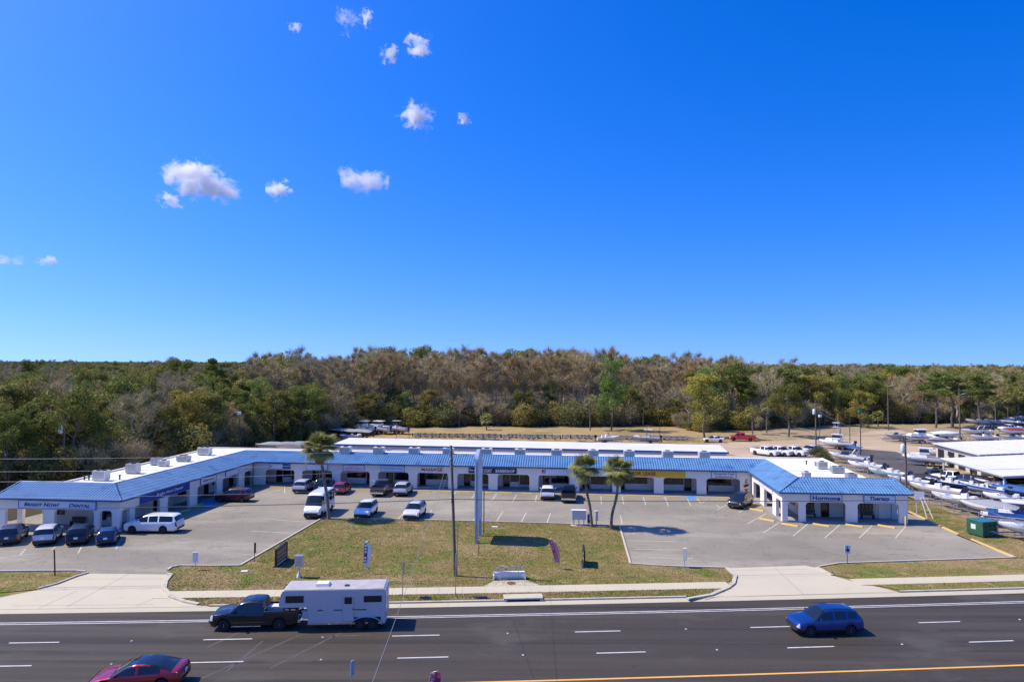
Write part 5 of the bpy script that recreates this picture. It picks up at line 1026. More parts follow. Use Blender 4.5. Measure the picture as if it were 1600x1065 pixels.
# ------------------------------------------------------------------ boat yard: boats, trailers, canopy, shed
BOATM = {}
for n_, c_ in (('hull_white', (.78, .78, .76)), ('hull_cream', (.66, .62, .50)), ('hull_blue', (.03, .12, .36)), ('hull_navy', (.02, .035, .09)), ('hull_green', (.30, .48, .42)), ('hull_red', (.30, .04, .035)), ('hull_black', (.02, .02, .024)), ('hull_grey', (.32, .34, .37)), ('canvas_blue', (.03, .10, .28)), ('canvas_grey', (.26, .28, .30)), ('canvas_green', (.30, .36, .34)), ('canvas_black', (.02, .02, .025)), ('hull_teal', (.05, .3, .38))):
    M[n_] = mat(n_, c_, .3 if n_[0] == 'h' else .85, var=.06, scale=1.2, spec=.5)
def hull_meshes(L, B, H):
    key = (L, B, H)
    if key in BOATM: return BOATM[key]
    N_ = 16; rings = []
    for i in range(N_ + 1):
        t = i / N_; b = B / 2 * (1 - max(0, (t - .5) / .5) ** 2.3 * .97) * (.94 + .06 * min(1, t * 4)); zs = H * (.80 + .24 * t * t); zk = .02 + H * .72 * max(0, (t - .62) / .38) ** 2.2; zc = H * .30 + (zs - H * .35) * max(0, (t - .6) / .4) ** 2 * .8
        x = -L / 2 + L * t + (.0 if t < .99 else 0); rings.append((x, b, zk, min(zc, zs - .05), zs))
    def loft(prof, smooth=True):
        m = MB(); vs = []; n = None
        for r_ in rings:
            p = prof(*r_); n = len(p); vs += [(r_[0] + q[2] if len(q) > 2 else r_[0], q[0], q[1]) for q in p]
        fs = [(i * n + k, (i + 1) * n + k, (i + 1) * n + k + 1, i * n + k + 1) for i in range(N_) for k in range(n - 1)]; m.add(vs, fs, smooth); return m, vs, n
    lower, v, n = loft(lambda x, b, zk, zc, zs: [(-b * .97, (zc + zs) / 2), (-b * .88, zc), (0, zk), (b * .88, zc), (b * .97, (zc + zs) / 2)]); lower.add([v[k] for k in range(n)], [tuple(range(n))])
    upper = MB()
    for s in (-1, 1):
        q, v, n = loft(lambda x, b, zk, zc, zs: [(s * b * .97, (zc + zs) / 2), (s * b, zs)] if s > 0 else [(s * b, zs), (s * b * .97, (zc + zs) / 2)]); upper.add(q.v, q.f, True)
    r0 = rings[0]; upper.add([(r0[0], -r0[1] * .97, (r0[3] + r0[4]) / 2), (r0[0], r0[1] * .97, (r0[3] + r0[4]) / 2), (r0[0], r0[1], r0[4]), (r0[0], -r0[1], r0[4])], [(3, 2, 1, 0)])
    def dk(x, b, zk, zc, zs):
        t = (x + L / 2) / L; zf = zs + .03 if t > .74 or t < .06 else max(zc + .1, zs - .62); bi = max(.02, b - .16)
        return [(-b, zs), (-bi, zs + .015), (-bi + .01, zf), (0, zf + (.05 if t > .74 else 0)), (bi - .01, zf), (bi, zs + .015), (b, zs)]
    deck = loft(dk, False)[0]
    BOATM[key] = (lower.mesh('hull', None), upper.mesh('topside', None), deck.mesh('deck', None)); return BOATM[key]
def outboard(o, x, z, m_='hull_black', y=0, s=1.0):
    m = MB(); m.box((x - .25 * s, y, z + .52 * s), (.62 * s, .42 * s, .5 * s), taper=(.72, .75)); e = m.build('outboard_motor', M[m_], o); m = MB(); m.beam((x - .22 * s, y, z + .3 * s), (x - .32 * s, y, z - .75 * s), .17 * s, .22 * s); m.box((x - .34 * s, y, z - .45 * s), (.42 * s, .22 * s, .03)); m.tube([(x - .62 * s, y, z - .68 * s), (x - .12 * s, y, z - .68 * s)], [.03, .1 * s], 8); m.build('lower_unit', M['grey_metal'] if m_ != 'hull_black' else M['hull_black'], e)
def boat_trailer(x, y, deg, L, label=None, group='trailers under the stored boats', tandem=False, name='boat_trailer', z=-.03, cat='trailer'):
    key = ('trailer', round(L, 1), tandem)
    if key not in BOATM:
        m = MB(); w = 1.75; f = .55
        for s in (-1, 1): m.beam((-L * .46, s * w * .38, f), (L * .30, s * w * .38, f), .09, .13); m.beam((L * .30, s * w * .38, f), (L * .58, 0, f - .02), .09, .12); m.beam((-L * .42, s * w * .26, f + .16), (L * .1, s * w * .22, f + .16), .1, .07)
        for t in (-.4, -.12, .15): m.beam((L * t, -w * .38, f), (L * t, w * .38, f), .08, .1)
        m.beam((L * .52, 0, f), (L * .52, 0, f + .75), .09, .09); m.beam((L * .58, 0, f), (L * .66, 0, f - .05), .1, .1); m.beam((L * .6, 0, f), (L * .6, 0, -.0), .06, .06)
        fm = MB()
        axs = (-.22, -.07) if tandem else (-.15,)
        for ax in axs:
            m.beam((L * ax, -w / 2, .36), (L * ax, w / 2, .36), .07, .07)
        for s in (-1, 1):
            c = sum(axs) / len(axs) * L; hw = .42 + (.5 if tandem else 0); fm.box((c, s * (w / 2 + .06), .74), (hw * 2, .26, .04)); fm.beam((c - hw, s * (w / 2 + .06), .74), (c - hw - .12, s * (w / 2 + .06), .5), .26, .03); fm.beam((c + hw, s * (w / 2 + .06), .74), (c + hw + .12, s * (w / 2 + .06), .5), .26, .03)
        BOATM[key] = (m.mesh('frame', M['grey_metal']), fm.mesh('fenders', M['plastic']), axs, w)
    fr, fe, axs, w = BOATM[key]; e = empty(name, (x, y, z), R(deg), label, cat, group); link('frame', fr, e); link('fender_pair', fe, e, kind='stuff'); t, q = wheel_mesh(.33, .2, False)
    for ax in axs:
        for s in (-1, 1): wo = bpy.data.objects.new('wheel', None); COL.objects.link(wo); wo.parent = e; wo.location = (ax * L, s * (w / 2 + .06), .33); wo.empty_display_size = .1; link('tyre', t, wo); link('rim', q, wo)
    return e
def boat(px, py, deg, L, B, style, hull, label, top='hull_white', motor='hull_black', trailer=True, at=None, group='boats stored in the yard', cover='canvas_blue', H=None):
    H = H or (.95 + .05 * (L - 5)); x, y = at or g(px, py, -.03); z0 = (.66 if trailer else .25) - .03
    e = empty('cabin_boat' if style in ('cabin', 'tower') else 'pontoon_boat' if style == 'pontoon' else 'motor_boat', (x, y, z0), R(deg), label, 'boat', group)
    if style == 'pontoon':
        for s in (-1, 1): m = MB(); m.tube([(-L / 2, s * B * .36, .3), (L * .40, s * B * .36, .3), (L * .5, s * B * .36, .42)], [.3, .3, .05], 10); m.build('pontoon', M['grey_metal'], e)
        m = MB(); m.box((0, 0, .64), (L * .96, B, .08)); m.build('deck', M['offwhite'], e)
        for s in (-1, 1): m = MB(); m.box((-.1, s * (B / 2 - .03), .9), (L * .84, .05, .42)); m.build('side_panel', M[hull], e)
        m = MB(); m.box((L * .32, 0, .9), (.05, B * .9, .42)); m.build('front_panel', M[hull], e)
        for sx, sy in ((-.3, .35), (-.3, -.35), (.15, .35), (.15, -.35)): m = MB(); m.box((L * sx, B * sy, .9), (1.2, .5, .45)); m.build('seat', M['white'], e)
        m = MB(); m.box((-.3, 0, 2.25), (L * .5, B * .95, .07)); m.build('canopy', M[cover], e)
        for sx in (-.28, .2):
            for s in (-1, 1): m = MB(); m.tube([(L * sx - .3, s * B * .46, .68), (L * sx - .3, s * B * .46, 2.22)], .03, 6); m.build('canopy_post', M['white'], e)
        outboard(e, -L / 2, .7, motor)
    else:
        lo, up, dk = hull_meshes(L, B, H)
        for nm, me, mm in (('hull', lo, 'hull_white' if hull in ('hull_blue', 'hull_red', 'hull_teal') else hull), ('topside', up, hull), ('deck', dk, top)):
            p = link(nm, me, e)
            if len(me.materials) == 0: me.materials.append(M['white'])
            p.material_slots[0].link = 'OBJECT'; p.material_slots[0].material = M[mm]
        m = MB(); pts = []
        zs = H * .86
        if style == 'cover':
            q = MB(); vs = []; n = 9
            for i in range(11):
                t = i / 10; b = B / 2 * (1 - max(0, (t - .5) / .5) ** 2.3 * .97); z = H * (.80 + .24 * t * t) + .03; hh = .55 * math.sin(math.pi * min(1, t * 1.15 + .04)) ** .6 if t < .92 else .02
                for k in range(n): a = -1 + 2 * k / (n - 1); vs.append((-L / 2 + L * t * .99, a * b * 1.02, z + hh * (1 - a * a) ** .7 + .02 * math.sin(i * 2 + k)))
            q.add(vs, [(i * n + k, (i + 1) * n + k, (i + 1) * n + k + 1, i * n + k + 1) for i in range(10) for k in range(n - 1)], True); q.build('cover', M[cover], e)
        if style in ('console', 'ttop', 'bay'):
            m.box((-L * .05, 0, zs + .05), (.8, .75, .95), taper=(.8, .85)); m.build('console', M['white'], e); m = MB(); m.beam((-L * .05 + .38, 0, zs + .5), (-L * .05 + .25, 0, zs + .95), .7, .03); m.build('windscreen', M['car_glass'], e); m = MB(); m.box((-L * .05 - 1.0, 0, zs - .05), (.5, .85, .7)); m.build('seat', M['offwhite'], e)
        if style == 'ttop':
            m = MB(); m.box((-L * .07, 0, zs + 1.65), (1.9, 1.5, .07)); m.build('hard_top', M[cover], e)
            for a in (-.6, .35):
                for s in (-1, 1): m = MB(); m.tube([(-L * .05 + a, s * .5, zs - .3), (-L * .06 + a * .9, s * .6, zs + 1.62)], .03, 6); m.build('post', M['grey_metal'], e)
        if style == 'bow':
            m.beam((L * .12, -B * .40, zs + .1), (L * .02, -B * .38, zs + .55), .04, .04); m.add([(L * .16, -B * .38, zs + .05), (L * .16, B * .38, zs + .05), (L * .04, B * .36, zs + .55), (L * .04, -B * .36, zs + .55)], [(0, 1, 2, 3), (3, 2, 1, 0)]); m.build('windscreen', M['car_glass'], e)
            m = MB(); 
            for s in (-1, 1): m.box((-L * .05, s * B * .24, zs - .05), (.6, .55, .75), taper=(.8, .9))
            m.build('seats', M['offwhite'], e, kind='stuff'); m = MB(); m.box((-L * .40, 0, zs - .05), (.7, B * .8, .55)); m.build('rear_bench', M['offwhite'], e)
        if style == 'arch':
            m.tube([(-L * .1, -B * .46, zs), (-L * .2, -B * .42, zs + 1.2), (-L * .2, B * .42, zs + 1.2), (-L * .1, B * .46, zs)], .08, 8); m.build('arch', M['white'], e); m = MB(); m.box((-L * .12, 0, zs + 1.5), (2.2, B * .85, .1)); m.build('bimini', M[cover], e); m = MB(); m.box((L * .1, 0, zs + .25), (1.0, B * .7, .5), taper=(.7, .8)); m.build('windscreen', M['car_glass'], e)
        if style in ('cabin', 'tower'):
            m.box((L * .12, 0, zs + .28), (L * .42, B * .72, .75), taper=(.78, .8)); m.build('cuddy', M['white'], e); m = MB(); m.box((-L * .02, 0, zs + 1.05), (L * .24, B * .66, .95), taper=(.8, .9)); m.build('wheelhouse', M['white'], e); m = MB(); m.box((-L * .02, 0, zs + 1.14), (L * .235, B * .675, .42), taper=(.9, .97)); m.build('window_band', M['car_glass'], e); m = MB(); m.box((-L * .05, 0, zs + 1.58), (L * .34, B * .72, .08)); m.build('hard_top', M['white'], e)
        if style == 'tower':
            for a in (-.14, .08):
                for s in (-1, 1): m = MB(); m.tube([(L * a, s * B * .34, zs), (L * a * .5, s * B * .2, zs + 4.0)], .04, 6); m.build('tower_leg', M['grey_metal'], e)
            m = MB(); m.box((0, 0, zs + 3.1), (1.2, 1.2, .06)); m.box((0, 0, zs + 4.0), (1.3, 1.3, .05)); m.build('tower_platform', M['white'], e, kind='stuff'); m = MB(); m.tube([(-.4, .4, zs + 3), (-.5, .5, zs + 6)], .02, 5); m.build('antenna', M['white'], e)
        if motor: outboard(e, -L / 2, H * .55, motor)
        if style != 'cover':
            m = MB(); 
            for s in (-1, 1):
                pts = [(-L / 2 + L * t, s * (B / 2 * (1 - max(0, (t - .5) / .5) ** 2.3 * .97) - .05), H * (.80 + .24 * t * t) + (.28 if t < .97 else .2)) for t in (.68, .76, .84, .92, .98)]; m.tube(pts, .018, 5)
                for p in pts[::2]: m.tube([p, (p[0], p[1], p[2] - .3)], .014, 4)
            m.build('bow_rail', M['chrome'], e, kind='stuff')
    if trailer: boat_trailer(x, y, deg, L, 'trailer carrying the ' + ' '.join(label.split()[:12]), tandem=L > 6.6)
    return e
for px, py, deg, L, B, st, hu, lab, kw in (
    (1307, 701, 138, 7.8, 2.6, 'tower', 'hull_white', 'white fishing boat with a tall tower at the top of the fence row', {}),
    (1327, 724, 130, 8.2, 2.6, 'arch', 'hull_white', 'white boat with a radar arch and blue bimini in the fence row', {}),
    (1352, 738, 128, 6.4, 2.3, 'console', 'hull_white', 'white open boat below the arch boat in the fence row', {}),
    (1388, 751, 128, 6.6, 2.3, 'bay', 'hull_green', 'pale green bay boat in the fence row', dict(motor='hull_navy')),
    (1420, 764, 128, 6.4, 2.3, 'console', 'hull_grey', 'grey skiff partly behind the wing end pole', {}),
    (1462, 778, 126, 7.4, 2.4, 'console', 'hull_cream', 'long cream sided boat beside the yard road', {}),
    (1503, 796, 124, 7.8, 2.5, 'console', 'hull_white', 'white boat with small console and large black motor by the fence', {}),
    (1545, 808, 122, 7.2, 2.4, 'cover', 'hull_white', 'white runabout under a grey cover left of the blue pontoon boat', dict(cover='canvas_grey')),
    (1590, 825, 150, 7.6, 2.5, 'pontoon', 'hull_blue', 'pontoon boat with blue sides and white canopy near the dumpster', dict(cover='hull_white', motor='hull_white')),
    (1612, 843, 165, 6.6, 2.4, 'console', 'hull_white', 'white boat with a white motor at the right edge above the dumpster', dict(motor='hull_white')),
    (1440, 761, 130, 5.6, 2.1, 'cover', 'hull_black', 'small boat under a black cover behind the tall pole by the yard road', dict(cover='canvas_black')),
    (1480, 768, 128, 6.2, 2.2, 'console', 'hull_navy', 'navy hulled boat behind the cream sided boat', dict(motor='hull_white')),
    (1583, 795, 135, 7.0, 2.4, 'bow', 'hull_white', 'white boat with blue canvas behind the pontoon boat', dict(cover='canvas_blue')),
    (1443, 727, 150, 7.4, 2.6, 'cabin', 'hull_white', 'white cabin boat on a tandem trailer left of the storage canopy', dict(motor='hull_white')),
    (1466, 716, 150, 6.5, 2.4, 'ttop', 'hull_white', 'white boat with hard top against the shed doors', {}),
    (1404, 689, 175, 6.6, 2.3, 'bow', 'hull_grey', 'grey blue boat at the left end of the back row', dict(cover='canvas_grey')),
    (1437, 692, 178, 8.4, 2.8, 'cabin', 'hull_blue', 'blue and white cabin cruiser in the back row', {}),
    (1478, 687, 5, 9.0, 2.9, 'cover', 'hull_white', 'large white covered boat under the long spar in the back row', dict(cover='hull_white', motor=None)),
    (1462, 697, 178, 5.6, 2.0, 'cover', 'hull_red', 'low red hulled boat in front of the white covered boat', dict(cover='canvas_grey', motor=None)), (1482, 696, 176, 5.2, 2.0, 'bow', 'hull_red', 'maroon skiff at the right of the low red boat', {}),
    (1526, 681, 175, 8.2, 2.6, 'arch', 'hull_white', 'white boat with black canvas behind the rear roof', dict(cover='canvas_black')), (1537, 691, 178, 6.6, 2.3, 'ttop', 'hull_white', 'white boat with dark top just behind the rear roof', dict(cover='canvas_black')),
    (1582, 681, 178, 7.0, 2.3, 'cover', 'hull_white', 'white boat with a maroon cover below the white pickup', dict(cover='hull_red')), (1586, 692, 176, 6.8, 2.3, 'bow', 'hull_teal', 'white and teal boat right of the rear roof', {}),
    (1528, 664, 172, 7.5, 2.5, 'bow', 'hull_white', 'white boat under the pines, far right', {}), (1545, 666, 172, 6.8, 2.4, 'cover', 'hull_white', 'white boat with grey cover under the pines', dict(cover='canvas_grey')), (1568, 667, 172, 8.0, 2.6, 'cover', 'hull_grey', 'grey covered boat at the far edge of the yard', dict(cover='canvas_grey')), (1590, 668, 172, 7.5, 2.5, 'ttop', 'hull_navy', 'navy boat at the far right edge of the yard', {}), (1566, 660, 172, 7.0, 2.5, 'bow', 'hull_white', 'white bowrider behind the grey covered boat', {}), (1594, 659, 172, 7.0, 2.5, 'console', 'hull_white', 'white console boat in the farthest corner', {}),
    (1535, 776, 118, 7.2, 2.4, 'bow', 'hull_blue', 'blue and white ski boat under the canopy edge', dict(cover='canvas_blue')), (1562, 772, 118, 7.2, 2.4, 'bow', 'hull_navy', 'dark blue boat in the shade of the canopy', {}), (1582, 782, 120, 7.2, 2.5, 'cover', 'hull_navy', 'boat under a blue cover right of the canopy post', dict(cover='canvas_blue')), (1590, 765, 120, 7, 2.4, 'cover', 'hull_black', 'black covered boat deep under the canopy', dict(cover='canvas_black')),
    (566, 677, 150, 9.0, 3.0, 'cabin', 'hull_white', 'white cabin cruiser, left one of the boats by the wood', {}), (590, 677, 150, 9.0, 3.0, 'cabin', 'hull_white', 'white cabin cruiser, middle one of the boats by the wood', {}), (617, 677, 155, 8.5, 2.9, 'ttop', 'hull_cream', 'cream hulled fishing boat, right one of the boats by the wood', dict(cover='hull_cream')),
    (536, 683, 160, 9.5, 3.1, 'cover', 'hull_black', 'large boat under a grey blue cover in the tree shade', dict(cover='canvas_grey')), (560, 684, 160, 8.5, 2.8, 'cover', 'hull_black', 'dark hulled covered boat in the tree shade', dict(cover='canvas_grey')), (548, 690, 200, 5.2, 2.0, 'bow', 'hull_grey', 'silver skiff in front of the covered boats', {}),
    (423, 706, 190, 6.5, 2.4, 'cover', 'hull_grey', 'boat under a grey green cover behind the left wing roof', dict(cover='canvas_green', motor=None)), (447, 706, 190, 6.5, 2.4, 'cover', 'hull_white', 'boat under a pale grey cover beside the palm head', dict(cover='canvas_grey', motor=None)), (467, 705, 190, 6.0, 2.3, 'cover', 'hull_grey', 'covered boat hidden behind the palm head', dict(cover='canvas_grey', motor=None)),
    (950, 692.5, 12, 6.0, 2.2, 'console', 'hull_white', 'white skiff on the field behind the storage roof', {}), (1010, 693, 165, 6.6, 2.6, 'ttop', 'hull_grey', 'grey boat with a white hard top on the field', dict(cover='hull_white'))):
    boat(px, py, deg, round(L * .9, 2), round(B * .92, 2), st, hu, lab, **kw)
# the row of empty trailers along the wood
for k in range(44):
    px = 648 + k * 9.95 + rnd.uniform(-2.5, 2.5); py = 682 + (px - 648) * .012 + rnd.uniform(-.6, .6)
    if 874 < px < 882 or px > 1082: continue
    x, y = g(px, py, -.06); boat_trailer(x, y, rnd.uniform(-105, -75) if px < 950 else rnd.uniform(-60, -40), rnd.uniform(5, 5.6) // .2 * .2, 'empty galvanised boat trailer in the long row along the wood', 'empty boat trailers along the wood', z=-.06)
for px, py, lab in ((739, 690.5, 'short empty trailer with dark bed behind the storage roof'), (759, 690, 'trailer frame beside the short dark trailer'), (779, 691, 'low dark trailer right of the trailer frame'), (915, 694, 'long low black trailer behind the storage roof')):
    x, y = g(px, py, -.06); boat_trailer(x, y, 20, 4.4, lab, None, z=-.06)
for px, w in ((617, 4.0), (642, 3.2), (664, 4.6)):
    x, y = g(px, 688.5, -.05); m = MB(); [m.box((0, (k - 2) * .62, .25 + .02 * (k % 2)), (w, .58, .06)) for k in range(5)]; [m.box((a * w * .4, 0, .09), (.15, 3.1, .26)) for a in (-1, 0, 1)]
    o = empty('dock_section', (x, y, -.05), R(-8), 'flat grey dock section lying on the dry field, ' + {617: 'left', 642: 'small middle', 664: 'right'}[px] + ' one', 'dock section', 'dock sections on the field'); m.build('decking', M['grey_metal'], o, kind='stuff')
# open boat canopy and shed
M['shed_wall'] = mat('shed_wall', (.55, .52, .44), .8, var=.08); M['rust'] = mat('rusty_steel', (.16, .06, .035), .8, var=.3)
def roof_slab(m, P, t=.16): m.add(list(P) + [(a, b, c - t) for a, b, c in P], [(0, 1, 2, 3), (7, 6, 5, 4), (0, 4, 5, 1), (1, 5, 6, 2), (2, 6, 7, 3), (3, 7, 4, 0)])
cp = empty('boat_canopy', (66, 92, 0), 0, 'open boat storage canopy with a white metal roof on posts', 'canopy'); cp.location = (0, 0, 0)
A, B_2, Cc, Dd = Vector((66.2, 92.4)), Vector((68.6, 109.8)), Vector((100, 113)), Vector((98, 95.0))
m = MB(); roof_slab(m, [(A.x, A.y, 3.05), (Dd.x, Dd.y, 4.0), (Cc.x, Cc.y, 4.0), (B_2.x, B_2.y, 3.05)]); rf = m.build('roof', M['metal_roof'], cp)
M['roof_seam'] = mat('roof_seam', (.60, .60, .59), .5)
for k in range(1, 24):
    t = k / 24; p = A.lerp(Dd, t); q = B_2.lerp(Cc, t); z = 3.05 + .95 * t + .02; m = MB(); m.beam((p.x, p.y, z), (q.x, q.y, z), .05, .05); m.build('roof_seam', M['roof_seam'], rf)
for t, u, mt_ in ((.01, .02, 'white'), (.01, .5, 'rust'), (.01, .97, 'white'), (.4, .02, 'white'), (.4, .5, 'white'), (.4, .97, 'white'), (.8, .02, 'white'), (.8, .97, 'white')):
    p = A.lerp(Dd, t).lerp(B_2.lerp(Cc, t), u); z = 2.9 + .95 * t; m = MB(); m.box((p.x, p.y, z / 2), (.18, .18, z)); m.build('post', M[mt_], cp)
m = MB(); m.beam((A.x, A.y, 2.86), (Dd.x, Dd.y, 3.81), .12, .2); m.build('eave_beam', M['grey_metal'], cp); m = MB(); m.beam((A.x, A.y, 2.86), (B_2.x, B_2.y, 2.86), .12, .2); m.build('eave_beam', M['grey_metal'], cp)
m = MB(); m.sheet([A - Vector((2.2, 2)), Dd, Cc, B_2 - Vector((2.2, 0))], -.008); struct('canopy_slab', m, M['sand'])
sh = empty('boat_shed', (0, 0, 0), 0, 'low beige shed with dark garage doorways and a white metal roof', 'building'); A, B_2, Cc, Dd = Vector((76.2, 111.4)), Vector((78.6, 127)), Vector((112, 131)), Vector((110, 115))
m = MB(); roof_slab(m, [(A.x - .5, A.y - .4, 3.5), (Dd.x, Dd.y, 4.3), (Cc.x, Cc.y + .4, 4.3), (B_2.x - .5, B_2.y + .4, 3.5)]); rf = m.build('roof', M['metal_roof'], sh)
for k in range(1, 24):
    t = k / 24; p = (A + Vector((-.5, -.4))).lerp(Dd, t); q = (B_2 + Vector((-.5, .4))).lerp(Cc + Vector((0, .4)), t); z = 3.5 + .8 * t + .02; m = MB(); m.beam((p.x, p.y, z), (q.x, q.y, z), .05, .05); m.build('roof_seam', M['roof_seam'], rf)
m = MB(); v = [A, Dd, Cc, B_2]; m.add([(p.x, p.y, -.1) for p in v] + [(p.x, p.y, 3.28 + (.8 if i in (1, 2) else 0)) for i, p in enumerate(v)], [(0, 1, 5, 4), (1, 2, 6, 5), (2, 3, 7, 6), (3, 0, 4, 7)]); m.build('wall', M['shed_wall'], sh)
SH = Run(B_2, A)
for k in range(4): m = MB(); s = .8 + k * 3.8; m.add([SH.P(s + a, .02, z) for a, z in ((0, 0), (2.4, 0), (2.4, 2.6), (0, 2.6))] + [SH.P(s + a, -.05, z) for a, z in ((0, 0), (2.4, 0), (2.4, 2.6), (0, 2.6))], [(0, 1, 2, 3), (0, 3, 7, 4), (1, 5, 6, 2), (3, 2, 6, 7)]); m.build('doorway_dark', M['black_frame'], sh)  # black panels stand in for the shade inside the open doorways
# tractor beside the canopy
x, y = g(1463, 745); tr = empty('tractor', (x, y, -.015), R(200), 'dark tractor with orange rear wheel hubs beside the canopy post', 'tractor'); M['orange'] = flat('tractor_orange', (.55, .14, .03)); m = MB(); m.box((.9, 0, 1.05), (1.5, .75, .6), taper=(.9, .85)); m.build('bonnet', M['hull_navy'], tr); m = MB(); m.box((-.5, 0, .9), (1.2, .9, .5)); m.build('chassis', M['dark_metal'], tr); m = MB(); m.box((-.7, 0, 1.35), (.5, .5, .12)); m.box((-.93, 0, 1.6), (.08, .5, .45)); m.build('seat', M['plastic'], tr)
m = MB(); [m.tube([(-1.0 + a, s * .5, 1.1), (-1.0 + a, s * .5, 2.3)], .04, 6) for a in (0, .9) for s in (-1, 1)]; m.box((-.55, 0, 2.33), (1.3, 1.25, .07)); m.build('canopy_frame', M['hull_navy'], tr)
for xx, r_, s in ((-.7, .72, 1), (-.7, .72, -1), (1.35, .42, 1), (1.35, .42, -1)):
    wo = bpy.data.objects.new('wheel', None); COL.objects.link(wo); wo.parent = tr; wo.location = (xx, s * .75, r_); m = MB(); m.lathe([(r_ * .6, -.17), (r_, -.14), (r_, .14), (r_ * .6, .17)], axis='y', n=18); m.build('tyre', M['rubber'], wo); m = MB(); m.lathe([(.01, -.12), (r_ * .62, -.1), (r_ * .62, .1), (.01, .12)], axis='y', n=16); m.build('rim', M['orange'], wo)
# green shop dumpster
x, y = g(1535, 836); du = empty('dumpster', (x, y, .03), R(14), 'green metal dumpster with a blue green lid on the grass strip by the fence', 'dumpster'); M['dump_green'] = mat('dumpster_green', (.022, .10, .05), .55, var=.2, scale=2); M['dump_lid'] = mat('dumpster_lid', (.03, .16, .19), .5, var=.1)
m = MB(); m.prism([(-1.0, .12), (.75, .12), (1.0, .4), (1.0, 1.25), (.85, 1.55), (-1.0, 1.55)], lambda a, b, k: (-a if False else a, -.95 + k, b), 1.9); m.build('body', M['dump_green'], du)
m = MB(); m.box((-.08, 0, 1.6), (1.9, 1.96, .07)); m.build('lid', M['dump_lid'], du); m = MB(); [m.box((a, s * .99, .85), (.07, .08, 1.3)) for a in (-.6, 0, .55) for s in (-1, 1)]; m.build('ribs', M['dump_green'], du, kind='stuff'); m = MB(); [m.box((.0, s * 1.02, 1.05), (1.1, .14, .16)) for s in (-1, 1)]; m.build('fork_pockets', M['dump_green'], du, kind='stuff')
m = MB(); m.box((-1.012, .15, .95), (.02, .55, .5)); m.build('label_plate', M['sign_pale'], du); m = MB(); m.box((.2, -.965, .6), (.7, .02, .06)); m.build('lettering', M['sign_white'], du); [MB().box((a, s * .8, .05), (.16, .1, .16)).build('caster', M['plastic'], du) for a in (-.8, .6) for s in (-1, 1)]
# ------------------------------------------------------------------ fences
def fence(pts, step, h, label, m_='grey_metal', z=0.0, mesh_step=.45):
    o = empty('chain_link_fence', (0, 0, 0), 0, label, 'fence'); pm = MB(); pm.tube([(0, 0, -.1), (0, 0, h)], .035, 6, caps=True); pm = pm.mesh('post', M[m_]); rail = MB(); net = MB()
    for (a, b) in zip(pts, pts[1:]):
        a, b = Vector((*a, z)), Vector((*b, z)); L = (b - a).length; n = max(1, round(L / step)); u = (b - a) / L
        for k in range(n): p = a + u * L * k / n; link('post', pm, o, (p.x, p.y, z))
        rail.tube([a + Vector((0, 0, h - .03)), b + Vector((0, 0, h - .03))], .022, 5)
        k = -h
        while k < L:
            for s in (0, 1):
                x0, x1 = max(0, k), min(L, k + h)
                if x1 > x0:
                    z0, z1 = (x0 - k), (x1 - k)
                    if s: z0, z1 = h - z0, h - z1
                    net.beam(a + u * x0 + Vector((0, 0, z0)), a + u * x1 + Vector((0, 0, z1)), .008, .008)
            k += mesh_step
    rail.build('top_rail', M[m_], o); net.build('wire_mesh', M[m_], o, kind='stuff'); return o
fence([(51.6, 58), (51.9, 66), (52.9, 79.7), (53.8, 88.5), (57.5, 112), (60.5, 136)], 3.0, 1.9, 'chain link fence between the plaza and the boat yard')
fence([(-46, 158), (-43, 166), (-29.5, 188.5), (0, 191), (46, 190.5), (63, 180)], 3.6, 2.0, 'long chain link fence along the wood behind the trailers', 'dark_metal', -.06, .6)
fence([(63, 180), (84, 193), (108, 205), (150, 212), (185, 220)], 3.6, 2.0, 'dark chain link fence along the wood beyond the dirt road', 'dark_metal', -.06, .6)
fence([(-60, 136), (-52, 140), (-47, 149)], 3.0, 1.9, 'short chain link fence behind the left wing', 'dark_metal', -.06, .5)
# ------------------------------------------------------------------ wheel stops
def wheel_stop(px0, py0, px1, py1, label, grp='yellow wheel stops along the main arcade'):
    a, b = Vector(g(px0, py0)), Vector(g(px1, py1)); c = (a + b) / 2; d = b - a; L = min(2.6, d.length); m = MB(); m.prism([(-.13, 0), (.13, 0), (.08, .15), (-.08, .15)], lambda u, v, k: (k - L / 2, u, v), L)
    return tag(m.build('wheel_stop', M['stop_yellow'], None, (c.x, c.y, .004), math.atan2(d.y, d.x)), label, 'wheel stop', grp)
for i, (x0, x1, y0) in enumerate(((422, 443, 761), (561, 583, 764.5), (655, 674, 767.5), (687, 706, 768), (718, 737, 768.8), (752, 769, 769.8), (782, 800, 770.6), (814, 832, 771.2), (912, 932, 773.6), (945, 964, 774.2), (979, 999, 775.2), (1012, 1032, 776), (1043, 1063, 776.6), (1120, 1141, 778.5))):
    wheel_stop(x0, y0, x1, y0 + .5, 'yellow concrete wheel stop in front of the main arcade')
for i, (x0, y0, x1, y1) in enumerate(((1171, 795, 1193, 798.5), (1187, 810.5, 1210, 814.5), (1221, 818, 1247, 822.5), (1270, 818.5, 1296, 822.5), (1321, 819.5, 1348, 823.5), (1371.5, 820.5, 1399, 825))):
    wheel_stop(x0, y0, x1, y1, ('yellow wheel stop nearest the black SUV at the short wing', 'yellow wheel stop at the corner of the short wing side', 'yellow wheel stop at the front corner of the short wing', 'yellow wheel stop in front of the bay with two benches left of the door', 'yellow wheel stop in front of the wide pier of the short wing', 'yellow wheel stop at the outer end of the short wing')[i], 'yellow wheel stops at the short wing')
